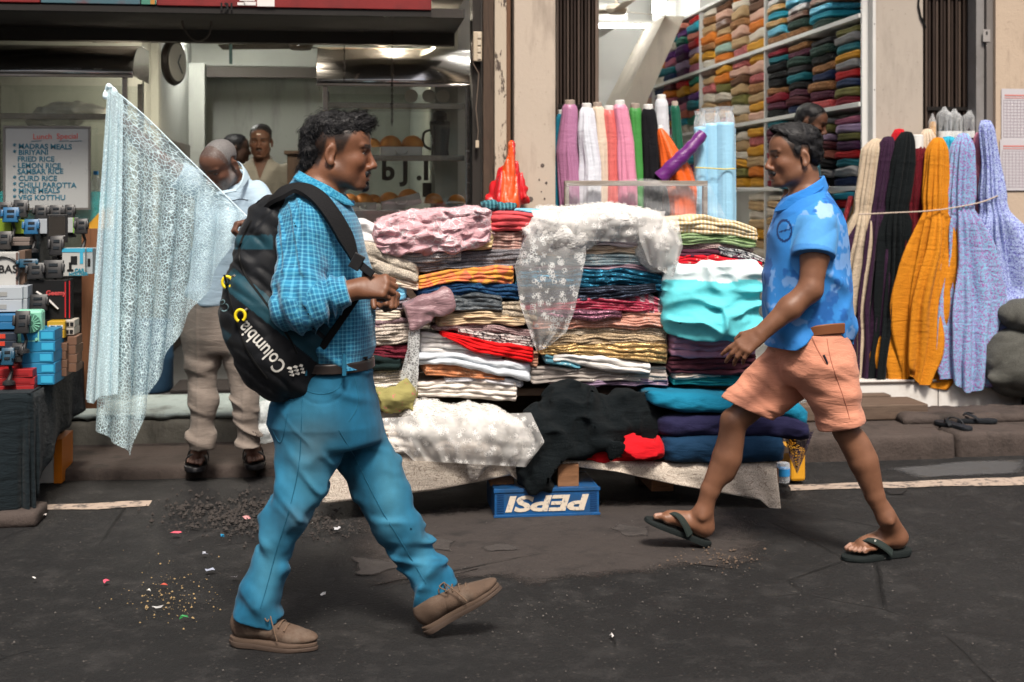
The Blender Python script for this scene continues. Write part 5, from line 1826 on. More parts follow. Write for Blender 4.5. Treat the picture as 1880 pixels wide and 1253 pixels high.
 # ---- flip-flops
 M_foam = mat('flipflop_foam', (.012, .016, .016), .8, bump=.3, bscale=220); M_str = mat('flipflop_strap', (.022, .030, .027), .55, bump=.2)
 for heel, R, inn in ((heelN, RN, -1), (heelF, RF, 1)):
  f = bpy.data.objects.new('flip_flop', None); COL.objects.link(f); f.parent = T; f.location = Vector(heel - wloc(T))
  hb = heel - R[:, 0] * .012 - R[:, 2] * .026
  sole_mesh(MB(), hb, R, 1.10, 0, .018, .03, inn, .006).out('sole', M_foam, f, True)
  Wf = foot_parts(heel, R, 1.04)
  toe = Wf(.192, inn * .014, .014)
  for sd_, back in ((1, (.085, .047, -.002)), (-1, (.080, -.045, -.002))):
   pts = spline([toe, Wf(.178, inn * .012 + sd_ * .010, .040), Wf(.150, sd_ * .034 + inn * .004, .046), Wf(.115, sd_ * .046, .026), Wf(back[0], sd_ * .045, back[2])], 16)
   nr = [R[:, 2] * 1.0 + R[:, 1] * sd_ * (.1 + .9 * i / len(pts)) for i in range(len(pts))]
   ribbon(MB(), pts, [.012 + .024 * min(1, i / len(pts) * 1.6) for i in range(len(pts))], nr, .005).out('strap', M_str, f, True)
  MB().tube([Wf(.192, inn * .014, -.004), Wf(.186, inn * .014, .030)], .004, 6).out('toe_post', M_str, f, True)
  if inn < 0:
   c = Wf(.158, inn * -.012 - .0, .052)
   text_mesh('strap_mark', 'S', .018, Wf(.150, .040, .040), -R[:, 0] * -1 * -1, R[:, 2], mat('pale_print', (.55, .54, .50), .7), f, bold=.001)
 return T, A
W2, W2A = make_walker_polo()
# ---------------------------------------------------------------- vendor holding up lace, and people inside the shops
def make_vendor():
 D = 6.2
 A = lambda x, y, dd=0.0: at_d(x, y, D + dd)
 mpp = D / FPX
 b0 = on_z(410, 866, .045)
 T = thing('person', 'grey-bearded vendor in pale blue shirt and taupe trousers holding up lace', 'person', (b0[0], b0[1], .045))
 skin = (.120, .056, .036)
 fw = -AXF * .74 - AXR * .42 - AXU * .55
 HR = frame(fw, AXU * .9 + AXR * .10)
 ho = A(406, 303, -.10); s = .95
 head = head_parts(ho, HR, s, nose=1.15, jaw=1.06, neck_to=A(430, 356, .04), neck_r=.060)
 def sec(y, x0, x1, hd, dd=0.0, g=0.0):
  return (A((x0 + x1) / 2, y, dd), AXR * ((x1 - x0) / 2 * mpp + g), AXF * (hd + g))
 tors = [(318, 405, 448, .062), (332, 385, 464, .085), (346, 370, 480, .105), (366, 362, 486, .118), (410, 358, 480, .128), (470, 352, 474, .132), (520, 345, 472, .132), (556, 340, 472, .132)]
 torso_in = sections([sec(y, a, b, h, .02, -.014) for y, a, b, h in tors], .03)
 shL, elL, wrL = A(470, 356, 0.0), A(496, 440, -.08), A(468, 408, -.28)
 shR, elR, wrR = A(376, 348, 0.0), A(296, 300, -.10), A(207, 208, -.185)
 arms = U([chain([shL, elL, wrL], [.054, .044, .030], .02), chain([shR, elR, wrR], [.054, .044, .030], .02)], .005)
 hR, _ = hand_parts(wrR, AXU * .8 - AXR * .6, AXF * .5 + AXR * .8, .95, (1.3, 1.3, 1.3, 1.3), -1, (.35, .8), .02)
 hL, _ = hand_parts(wrL, -AXR * .8 - AXF * .4 - AXU * .1, -AXF * .1 - AXU * .9, .95, (1.1, 1.1, 1.1, 1.1), 1, (.35, .8), .02)
 ft = []
 for (hx, hy, tx, ty) in ((368, 838, 350, 866), (462, 834, 474, 862)):
  heel = on_z(hx, hy, .045 + .03); toe = on_z(tx, ty, .075)
  f = toe - heel; f[2] = 0; f /= np.linalg.norm(f)
  ft.append((heel, frame(f)))
 ank = [A(368, 812, .0), A(462, 806, .02)]
 feet = [bare_foot(h, R, 1.0, a, i) for (h, R), a, i in zip(ft, ank, (1, -1))]
 def body(P):
  d = smin(head(P), torso_in(P), .03)
  d = smin(d, arms(P), .02)
  d = smin(d, smin(hR(P), hL(P), .001), .012)
  lg = U([chain([A(372, 540, .02), A(374, 690, .0), ank[0]], [.075, .05, .036], .02), chain([A(440, 540, .02), A(450, 690, .0), ank[1]], [.075, .05, .036], .02)], .02)
  return smin(smin(d, lg(P), .02), smin(feet[0](P), feet[1](P), .001), .015)
 gy = (.30, .29, .28)
 def paint(V):
  H = head_coords(V, ho, HR, s)
  C = skin_paint(V, None, skin, ho, HR, s, lip=(.7, .5, .5), hair_col=(.05, .045, .042),
   beard=[((.09, 0, -.100), (.035, .034, .026), .75, gy), ((.045, .05, -.075), (.055, .03, .045), .72, gy), ((.015, .065, -.030), (.022, .03, .04), .6, gy), ((.101, 0, -.053), (.014, .030, .008), .55, gy)],
   hairline=lambda H: hair_edge(H, .03) * .72)
  m = hair_edge(H, .02) * np.clip(noise3(H * 240, 5) * 1.2 - .1, 0, 1) * .4
  C = C * (1 - m[:, None]) + np.array([.22, .21, .21])[None] * m[:, None]
  for (h, R), i in zip(ft, (1, -1)):
   C[toe_nails(np.asarray(V), h, R, 1.0, i)] = (.30, .19, .15)
  return {'col': ('C', C)}
 iso_obj('body', body, A(180, 885, -.45) * [1, 1, 0] + [0, -.05, .02], A(520, 235, .25) + [0, .1, .05], .0056, attr_mat('skin_dark_brown', 'col', .52, .08, .3, .25, 180), T, paint)
 W = lambda f, l, u: ho + HR @ (np.array([f, l, u]) * s)
 hv = ell(W(-.004, 0, .046), np.array([.100, .0785, .083]) * s, HR)
 def hairf(P):
  H = ((P - np.array(ho)) @ HR) / s
  return hv(P) + (1 - hair_edge(H - np.array([0, 0, .004]), .01)) * .05 + .0005
 t = NT('cropped_grey_hair'); t.set(col=t.mix(t.noise(t.coord(), 260, 2), (.03, .027, .026), (.22, .21, .205)), rough=.7)
 hair_obj('hair', hairf, np.array(ho) - .2, np.array(ho) + .2, .006, T, lambda P, N: HR[:, 0][None] * .5 + AXU[None] * -.2 + 0 * P, 3500, .007, .3, .0007, 8, .9, t.m)
 # ---- shirt
 torso = sections([sec(y, a, b, h, .02) for y, a, b, h in tors], .015)
 slL = chain([shL, A(492, 402, -.05)], [.066, .072], .02); slR = chain([shR, A(322, 318, -.07)], [.066, .070], .02)
 dL = A(492, 402, -.05) - shL; dL /= np.linalg.norm(dL); dR = A(322, 318, -.07) - shR; dR /= np.linalg.norm(dR)
 cL, cR = A(490, 396, -.05), A(326, 320, -.07)
 def shirt(P):
  d = near(torso(P), P, lambda Q: -.011 * crest(noise3(np.stack([(Q @ AXR * .5 - Q[:, 2] * .85) * 8, Q @ AXF * 5, (Q @ AXR * .85 + Q[:, 2] * .5) * 3], 1), 221)))
  a = smax(near(slL(P), P, lambda Q: -.005 * ridge(noise3(Q * [9, 7, 14], 231))), (P - cL) @ dL, .004)
  b = smax(near(slR(P), P, lambda Q: -.005 * ridge(noise3(Q * [14, 7, 10], 232))), (P - cR) @ dR, .004)
  d = smin(smin(d, a, .015), b, .015)
  d = smax(d, -cap(A(416, 318, -.08), A(426, 344, .0), .058, .046)(P), .006)
  rg = np.abs(cap(A(424, 312, .03), A(431, 372, .04), .074, .094)(P)) - .005
  cp = (P - A(430, 334, .06)) @ (AXU * .80 - AXF * .58)
  d = smin(d, smax(rg, np.abs(cp) - .028, .004), .005)
  vn = smax(np.abs((P - A(402, 350, -.1)) @ AXR) - (P[:, 2] - A(0, 375)[2]) * .42, -(P @ AXF) * 0 + ((P @ AXF) - D), .004)
  return d
 M_sh = fab('pale_blue_shirting', (.36, .47, .56), 'plain', None, 60, .85, .15, .4)
 iso_obj('shirt', shirt, A(285, 575, -.35), A(530, 285, .3) + [0, .1, 0], .0052, M_sh, T)
 q, ok = first_hit(shirt, [p[:2] for p in spline([(402, 366, 0), (420, 370, 0), (440, 366, 0), (455, 368, 0)], 18)], A, -.35, .2)
 MB().tube(list(q[ok]), .0022, 6).out('pocket_piping', mat('dark_thread', (.03, .035, .05), .8), T, True)
 cm = mat('collar_blue', (.40, .52, .60), .85)
 ribbon(MB(), spline([A(436, 300, .06), A(447, 308, .0), A(451, 322, -.07), A(445, 338, -.125), A(434, 349, -.15)], 16), [.02, .035, .045, .05, .05, .05, .05, .05, .045, .04, .035, .03, .025, .02, .015, .01, .008][:17], [AXR * .9 + AXU * .5 - AXF * .1] * 17, .004).out('collar', cm, T, True)
 ribbon(MB(), spline([A(398, 356, -.150), A(418, 352, -.155), A(434, 349, -.15)], 8), .018, -AXF + AXU * .4, .004).out('collar_band', cm, T, True)
 # ---- trousers
 hips = sections([sec(y, a, b, h, .02) for y, a, b, h in [(540, 338, 472, .13), (575, 334, 474, .138), (620, 335, 470, .135), (650, 340, 468, .11)]], .03)
 t1 = chain([A(x, y, q) for x, y, q in [(368, 600, .02), (371, 660, .0), (374, 735, -.01), (369, 800, -.01), (366, 828, -.01)]], [r * mpp - .004 for r in (33, 30, 25, 22, 23)], .03)
 t2 = chain([A(x, y, q) for x, y, q in [(436, 600, .02), (440, 660, .01), (450, 735, .0), (456, 800, .0), (457, 824, .0)]], [r * mpp - .004 for r in (34, 31, 25, 21, 22)], .03)
 zc1, zc2 = A(0, 824)[2], A(0, 820)[2]
 def trousers(P):
  def rl(seed, z0):
   def fn(Q):
    hm = np.exp(-((Q[:, 2] - z0) / .16) ** 2); kn = np.exp(-((Q[:, 2] - z0 - .38) / .12) ** 2)
    x = Q @ AXR; y = Q @ AXF
    return -.003 * noise3(np.stack([x * 9, y * 8, Q[:, 2] * 3], 1), seed) - (.004 + .012 * hm + .007 * kn) * crest(noise3(np.stack([x * 6, y * 6, Q[:, 2] * 17 + x * 7], 1), seed + 1))
   return fn
  a = smax(near(t1(P), P, rl(241, zc1)), zc1 - P[:, 2], .006)
  b = smax(near(t2(P), P, rl(251, zc2)), zc2 - P[:, 2], .006)
  h = near(hips(P), P, lambda Q: -.005 * ridge(noise3(Q * [10, 6, 7], 261)))
  d = smin(smin(a, b, .008), h, .03)
  for xx in (370, 452):
   d = d - .004 * np.exp(-(((P - A(xx, 700)) @ AXR) / .008) ** 2) * ((P @ AXF) < D)
  return d
 iso_obj('trousers', trousers, A(310, 850, -.3), A(500, 525, .3) + [0, .1, 0], .0055, fab('taupe_suiting', (.19, .158, .135), 'plain', None, 60, .9, .1, .3), T)
 # ---- sandals
 M_lea = mat('black_sandal_leather', (.010, .010, .012), .45, bump=.2)
 for (heel, R), i in zip(ft, (1, -1)):
  f = bpy.data.objects.new('sandal', None); COL.objects.link(f); f.parent = T; f.location = Vector(heel - wloc(T))
  sole_mesh(MB(), heel - R[:, 0] * .012 - R[:, 2] * .028, R, 1.08, 0, .024, .03, i, .004).out('sole', M_lea, f, True)
  Wf = foot_parts(heel, R, 1.0)
  for f0, w_, hh in ((.150, .050, .044), (.085, .034, .070)):
   pts = spline([Wf(f0 - .01, -.047, -.006), Wf(f0, -.040, hh * .6), Wf(f0 + .004, 0, hh), Wf(f0, .040, hh * .6), Wf(f0 - .01, .047, -.006)], 16)
   nr = [R[:, 2] * math.sin(math.pi * k / (len(pts) - 1)) + R[:, 1] * -math.cos(math.pi * k / (len(pts) - 1)) for k in range(len(pts))]
   ribbon(MB(), pts, w_, nr, .005).out('strap', M_lea, f, True)
  ribbon(MB(), spline([Wf(.085, .0, .070), Wf(.12, .0, .060), Wf(.15, 0, .048)], 6), .016, R[:, 2], .005).out('strap', M_lea, f, True)
 return T, A
VEN, VA = make_vendor()

def make_bystander(label, D, hx, hy, face, floor_z, shirt_m, trousers_m, skin, dark_hair=True, extra=None, cellsize=.008, seat=False):
 """a standing figure inside a shop: head centre at photo pixel (hx,hy)"""
 ho = at_d(hx, hy, D); s = .97
 fw = np.array(face, float); fh = fw * [1, 1, 0]; fh /= np.linalg.norm(fh)
 lf = np.cross(AXU, fh)
 HR = frame(fw)
 T = thing('person', label, 'person', (ho[0], ho[1], floor_z))
 L = lambda f, l, z: np.array([ho[0], ho[1], 0]) + fh * f + lf * l + AXU * z
 top = ho[2] + .12; H = top - floor_z; k = H / 1.70
 z = lambda q: floor_z + q * k
 nb = L(-.04, 0, z(1.43))
 head = head_parts(ho, HR, s, neck_to=nb, neck_r=.058)
 S = lambda zz, w, d_, f=-.05: (L(f, 0, z(zz)), lf * w, fh * d_)
 tors = sections([S(1.46, .06, .055), S(1.42, .13, .08), S(1.37, .185, .10), S(1.28, .195, .12), S(1.12, .175, .12), S(.98, .165, .118), S(.88, .172, .122)], .02)
 arms = U([chain([L(-.05, q * .175, z(1.36)), L(-.08, q * .225, z(1.08)), L(.04, q * .20, z(.86))], [.052, .044, .030], .02) for q in (-1, 1)], .002)
 hands = [hand_parts(L(.04, q * .20, z(.86)), -AXU + fh * .5, -lf * q, .95, (.5,) * 4, q, (.5, .4))[0] for q in (-1, 1)]
 legs = U([chain([L(-.05, q * .09, z(.9)), L(-.03, q * .10, z(.48)), L(-.06, q * .105, z(.06))], [.085, .058, .042], .02) for q in (-1, 1)], .002)
 fR = frame(fh)
 feet = [bare_foot(L(-.11, q * .11, floor_z + .012), fR, 1.0, L(-.06, q * .105, z(.085)), -q) for q in (-1, 1)]
 def body(P):
  d = smin(head(P), tors(P) + .012, .03)
  d = smin(d, arms(P), .02); d = smin(d, smin(hands[0](P), hands[1](P), .001), .012)
  d = smin(d, legs(P) + .006, .03)
  return smin(d, smin(feet[0](P), feet[1](P), .001), .015)
 bc = (.014, .011, .010)
 m = attr_mat('skin_bystander', 'col', .58, .08, .28, .2, 180)
 paint = lambda V: {'col': ('C', skin_paint(V, None, skin, ho, HR, s, lip=(.7, .5, .5), hairline=lambda H_: hair_edge(H_) * .97, beard=[((.101, 0, -.053), (.014, .030, .008), .9, bc)], extra=extra))}
 lo = L(0, 0, floor_z - .02) - [.4, .4, 0]; hi = L(0, 0, top + .05) + [.4, .4, 0]
 iso_obj('body', body, lo, hi, cellsize * .75, m, T, paint)
 W = lambda f, l, u: ho + HR @ (np.array([f, l, u]) * s)
 hv = U([ell(W(-.004, 0, .066), np.array([.103, .081, .074]) * s, HR), ell(W(-.05, 0, .03), np.array([.056, .068, .07]) * s, HR)], .02)
 def hairf(P):
  Hh = ((P - np.array(ho)) @ HR) / s
  return hv(P) - .004 * noise3(P * 50, 3) + (1 - hair_edge(Hh - np.array([0, 0, .012]), .012)) * .05
 hair_obj('hair', hairf, np.array(ho) - .2, np.array(ho) + .22, .006, T, lambda P, N: HR[:, 0][None] * .6 + AXU[None] * .2 + 0 * P, 900, .016, .5, .0015, 9, .5)
 slv = [chain([L(-.05, q * .175, z(1.36)), L(-.075, q * .222, z(1.14))], [.066, .070], .02) for q in (-1, 1)]
 nk = cap(nb - AXU * .02, ho - AXU * .02, .062, .062)
 def shirt(P):
  d = near(tors(P), P, lambda Q: -.008 * ridge(noise3(Q * [8, 8, 5], 301)))
  for g in slv:
   d = smin(d, smax(g(P), z(1.15) - P[:, 2], .004), .015)
  d = smax(d, -nk(P), .006)
  rg = smax(np.abs(cap(nb - AXU * .05, nb + AXU * .06, .082, .068)(P)) - .005, np.abs(P[:, 2] - z(1.445) - .35 * ((P - nb) @ -fh)) - .026, .004)
  d = smin(d, rg, .005)
  vcut = smax(np.abs((P - nb) @ lf) - np.maximum(0, (P[:, 2] - z(1.30))) * .34, -((P - nb) @ fh), .004)
  return smax(d, -smax(vcut, -(tors(P) + .03), .004), .003)
 iso_obj('shirt', shirt, lo + [0, 0, .7], hi, cellsize, shirt_m, T)
 def pants(P):
  return smax(near(legs(P) - .012, P, lambda Q: -.006 * ridge(noise3(Q * [9, 9, 6], 311))), z(.08) - P[:, 2], .005)
 def pants2(P):
  return smin(pants(P), smax(sections([S(.80, .16, .115), S(.93, .170, .120), S(1.0, .168, .118)], .02)(P), P[:, 2] - z(.97), .004), .03)
 iso_obj('trousers', pants2, lo, hi - [0, 0, .5], cellsize, trousers_m, T)
 return T
make_bystander('man in grey shirt with white forehead mark standing inside the food shop', 9.3, 479, 262, -AXF * .95 + AXR * .05 - AXU * .06, .205,
               fab('grey_linen', (.21, .20, .17), 'plain'), fab('dark_trouser', (.03, .03, .035), 'plain'), (.085, .040, .024), extra=[((.10, 0, .063), (.03, .014, .0045), .9, (.62, .58, .52)), ((.10, 0, .056), (.03, .004, .004), .9, (.4, .05, .04))])
make_bystander('dark-haired person in black shirt deep inside the food shop, half hidden', 10.6, 433, 276, AXF * .3 + AXR * .9, .205,
               fab('black_shirt', (.012, .013, .018), 'plain'), fab('dark_trouser', (.03, .03, .035), 'plain'), (.06, .03, .02), cellsize=.011)
make_bystander('black-haired shopkeeper in teal shirt behind the polo-shirt man, in the cloth shop', 8.35, 1486, 228, -AXF * .35 + AXR * .75 - AXU * .25, .284,
               fab('deep_teal_shirt', (.012, .075, .105), 'plain'), fab('dark_trouser', (.03, .03, .035), 'plain'), (.10, .045, .026), cellsize=.010)
# ---------------------------------------------------------------- lace held up by the vendor
def sheet(name, P, m, parent=None, loc=None, uv=None, thick=0.0):
 n, k = P.shape[:2]
 I = np.arange(n * k).reshape(n, k)
 F = np.stack([I[:-1, :-1], I[1:, :-1], I[1:, 1:], I[:-1, 1:]], -1).reshape(-1, 4)
 at = {'puv': ('V', uv.reshape(-1, 3))} if uv is not None else None
 return link(name, mesh_of(name, P.reshape(-1, 3), F, True, at), m, parent, loc)

def make_lace():
 M = lace_mat('pale_blue_lace', (.72, .88, .93), 58, .085, .30, '@puv', False, (1.5, 1, 1), (.50, .75, .84))
 M2 = lace_mat('pale_blue_lace_double', (.74, .90, .95), 58, .10, .52, '@puv', False, (1.5, 1, 1), (.54, .80, .90))
 D = 5.98
 loc = at_d(200, 170, D)
 T = thing('lace_cloth', 'sheet of pale blue see-through lace held up high by the vendor', 'lace cloth', loc)
 def build(name, top, bot, m, n, k, d0, fold, amp, seed, dl=0.0):
  tx = np.array(top, float); bx = np.array(bot, float)
  s = np.linspace(0, 1, n); t = np.linspace(0, 1, k)
  ts = np.stack([np.interp(s, tx[:, 0], tx[:, i]) for i in (1, 2)], 1); bs = np.stack([np.interp(s, bx[:, 0], bx[:, i]) for i in (1, 2)], 1)
  S, Tt = np.meshgrid(s, t, indexing='ij'); q = ts[:, None] + (bs - ts)[:, None] * Tt[..., None]
  N_ = lambda *c: noise3(np.stack([np.ravel(v + 0 * S) for v in c], 1), seed).reshape(n, k)
  ph = (S * fold + .5 * N_(S * 3 + seed, .37, .71)) * 2 * math.pi; w = np.minimum(1, Tt * 2.2 + .12)
  P = at_d(q[..., 0] + 5 * np.cos(ph) * w * (amp / .03), q[..., 1], d0 - .05 * Tt + np.sin(ph) * amp * w + .012 * w * N_(S * 9, Tt * 4, seed))
  UVv = np.stack([S * 1.15 * (.25 + .75 * Tt), Tt * (np.linalg.norm(ts - bs, axis=1) / 390.0)[:, None], 0 * S], -1)
  return sheet(name, P, m, T, None, UVv)
 top = [(0, 199, 164), (.04, 206, 160), (.10, 216, 170), (.3, 268, 214), (.5, 325, 270), (.7, 378, 322), (.9, 428, 372), (1, 452, 396)]
 bot = [(0, 172, 782), (.10, 184, 795), (.22, 214, 815), (.34, 243, 838), (.40, 258, 775), (.52, 290, 690), (.65, 335, 598), (.8, 388, 520), (.93, 432, 432), (1, 453, 398)]
 build('panel', top, bot, M, 110, 70, D, 7.5, .030, 4)
 top2 = [(0, 197, 166), (.5, 207, 163), (1, 226, 178)]
 bot2 = [(0, 157, 734), (.3, 168, 742), (.6, 188, 728), (1, 214, 724)]
 build('turned_edge', top2, bot2, M2, 34, 70, D - .06, 2.6, .024, 9)
 pts = [at_d(x, y, D - .01) for x, y in [(199, 164), (216, 171), (268, 215), (325, 271), (378, 323), (428, 373), (453, 397)]]
 t = NT('lace_hem'); t.set(col=(.66, .80, .86), rough=.8)
 MB().tube(spline(pts, 36), .0028, 6).out('hem', t.m, T, True)
 bunch = [at_d(x, y, D - .02) for x, y in [(196, 182), (193, 168), (200, 159), (209, 163), (210, 176)]]
 MB().tube(spline(bunch, 16), [.010 + .006 * math.sin(i) for i in range(len(spline(bunch, 16)))], 8).out('gathered_corner', t.m, T, True)
 return T
make_lace()

# ---------------------------------------------------------------- the low stall: crates, timber, decks
STALL_Y = 5.62
def make_stall():
 g = at_y(1000, 930, 5.6)
 T = thing('stall_deck', 'low timber stall bed draped with cream floral cloth under the fabric piles', 'stall', (g[0], 5.9, .0))
 M_t = wood('stall_timber', (.16, .075, .035), (.26, .13, .065), 1.2, 0); M_d = wood('dark_plank', (.05, .032, .022), (.10, .066, .045), 1, 0)
 L = at_y(610, 880, 5.62)[0]; R = at_y(1440, 870, 5.62)[0]
 z0 = .235
 slab('bed_board', (L, 5.56, z0), (R, 6.36, z0 + .022), M_d, T)
 for (x0, x1, y0, y1, Y) in [(1024, 1063, 852, 895, 5.53), (900, 944, 872, 893, 5.60), (1196, 1237, 880, 903, 5.66), (660, 700, 880, 938, 5.7), (1400, 1430, 860, 905, 5.9)]:
  a = at_y(x0, y1, Y); b = at_y(x1, y0, Y)
  slab('timber_block', (a[0], Y, max(a[2], .004)), (b[0], Y + .5, min(b[2], z0 - .002)), M_t, T, .004)
 for px in (690, 1180, 1400):
  p = at_y(px, 900, 6.1)
  slab('leg', (p[0] - .04, 6.02, .0), (p[0] + .04, 6.10, z0 - .002), M_d, T, .004)
 a = at_y(775, 738, 5.80); b = at_y(1400, 706, 5.80)
 zt = at_y(1150, 709, 5.80)[2]
 slab('shelf_plank', (a[0], 5.79, zt - .035), (b[0], 6.36, zt), wood('worn_plank', (.13, .085, .06), (.22, .155, .115), 1, 0), T, .004)
 for px in (800, 1120, 1370):
  p = at_y(px, 760, 6.0)
  slab('upright', (p[0] - .03, 6.0, z0 + .024), (p[0] + .03, 6.06, zt - .037), M_d, T)
 slab('dark_backing', (a[0] - .5, 6.37, z0 + .001), (b[0] + .1, 6.39, zt + .5), M_d, T)  # added dark backing, stands in for the shade between the piles
 return T, z0, zt
STALL, DECK_Z, SHELF_Z = make_stall()

def crate(px0, px1, py0, py1, Y):
 a = at_y(px0, py1, Y); b = at_y(px1, py0, Y)
 T = thing('bottle_crate', 'blue plastic bottle crate upside down under the fabric stall', 'crate', ((a[0] + b[0]) / 2, Y + .16, 0))
 m = mat('crate_blue', (.008, .075, .22), .45, var=.2, dirt=(.02, .05, .10), dscale=9)
 z0, z1 = .003, b[2]
 w = .012
 slab('wall', (a[0], Y, z0), (b[0], Y + w, z1), m, T, .003)
 slab('wall', (a[0], Y + .31, z0), (b[0], Y + .322, z1), m, T, .003)
 slab('wall', (a[0], Y + w + .001, z0), (a[0] + w, Y + .309, z1), m, T, .003)
 slab('wall', (b[0] - w, Y + w + .001, z0), (b[0], Y + .309, z1), m, T, .003)
 slab('base', (a[0] + w, Y + w, z1 - .012), (b[0] - w, Y + .309, z1 - .002), m, T)
 slab('rim', (a[0] - .004, Y - .005, z1 - .014), (b[0] + .004, Y - .0005, z1 + .001), m, T, .002)
 slab('rim', (a[0] - .004, Y - .005, z0), (b[0] + .004, Y - .0005, z0 + .010), m, T, .002)
 for k in range(9):
  zz = z0 + .018 + k * .0095
  for xa in (a[0] + .010, b[0] - .040):
   slab('vent', (xa, Y - .0025, zz), (xa + .030, Y - .0003, zz + .0045), mat('crate_blue_dark', (.004, .040, .13), .5), T)
 mid = (a[0] + b[0]) / 2
 tw = (b[0] - a[0]) * .80
 t = NT('crate_white_print'); n = t.noise(t.coord(), 60, 4, .7)
 t.set(col=t.mix(t.ramp(n, .55, .72), (.60, .52, .42), (.10, .11, .15)), rough=.6)
 o = text_mesh('lettering', 'PEPSI', .105, (0, 0, 0), (1, 0, 0), (0, 0, 1), t.m, T, bold=.004, depth=.0008, sx=1.0, shear=.18)
 co = np.array([v.co for v in o.data.vertices])
 lo, hi = co.min(0), co.max(0); ctr = (lo + hi) / 2
 zc = (z0 + z1) / 2 - .004; off = wloc(T)
 out = np.zeros_like(co)
 out[:, 0] = mid - off[0] - (co[:, 0] - ctr[0]) * tw / (hi[0] - lo[0])     # turned half round, as on the upturned crate
 out[:, 2] = zc - off[2] - (co[:, 2] - ctr[2]) * .070 / (hi[2] - lo[2])
 out[:, 1] = Y - .002 - off[1] + (co[:, 1] - ctr[1])
 o.data.vertices.foreach_set('co', out.astype(np.float32).ravel()); o.data.update()
 return T
crate(908, 1100, 894, 948, 5.50)

M_deckcloth = fab('cream_scroll', (.60, .53, .45), 'scroll', (.33, .27, .22), 62, .9, .1, .3)
def hanging(name, label, top, bot, Y, m, n=60, k=14, fold=5, amp=.012, seed=1, cat='cloth', tail=None, group=None):
 """cloth hanging from the line top to the line bot (photo pixels), folding over the bed behind"""
 tp = np.array(top, float); bt = np.array(bot, float)
 s = np.linspace(0, 1, n); ts = np.stack([np.interp(s, np.linspace(0, 1, len(tp)), tp[:, i]) for i in (0, 1)], 1); bs = np.stack([np.interp(s, np.linspace(0, 1, len(bt)), bt[:, i]) for i in (0, 1)], 1)
 rows = []
 back = np.array([at_y(x, y, Y) for x, y in ts])
 rows.append(back + [0, .16, -.002]); rows.append(back + [0, .04, .002])
 for t in np.linspace(0, 1, k):
  q = ts + (bs - ts) * t
  rows.append(at_y(q[:, 0], q[:, 1], Y - .012 * min(1, t * 5) + amp * t * (np.sin(s * fold * 6.28 + seed) + .8 * n1(s * 11, seed))))
 P = np.stack(rows, 1)
 o = sheet(name, P, m, None, P[n // 2, 0])
 sol = o.modifiers.new('cloth', 'SOLIDIFY'); sol.thickness = .003
 return tag(o, label, cat, group)
hanging('stall_cloth', 'cream scroll-patterned cloth hanging from left half of the stall bed', [(592, 838), (700, 838), (800, 834), (900, 831), (948, 828)], [(592, 926), (700, 912), (800, 900), (900, 880), (938, 872), (960, 892)], 5.56, M_deckcloth, amp=.008, seed=3)
hanging('stall_cloth', 'cream scroll-patterned cloth hanging from right half of the stall bed', [(1026, 846), (1130, 850), (1240, 852), (1340, 850), (1424, 848)], [(1028, 853), (1130, 866), (1240, 890), (1340, 908), (1395, 918), (1436, 955)], 5.56, M_deckcloth, n=80, amp=.010, seed=5)

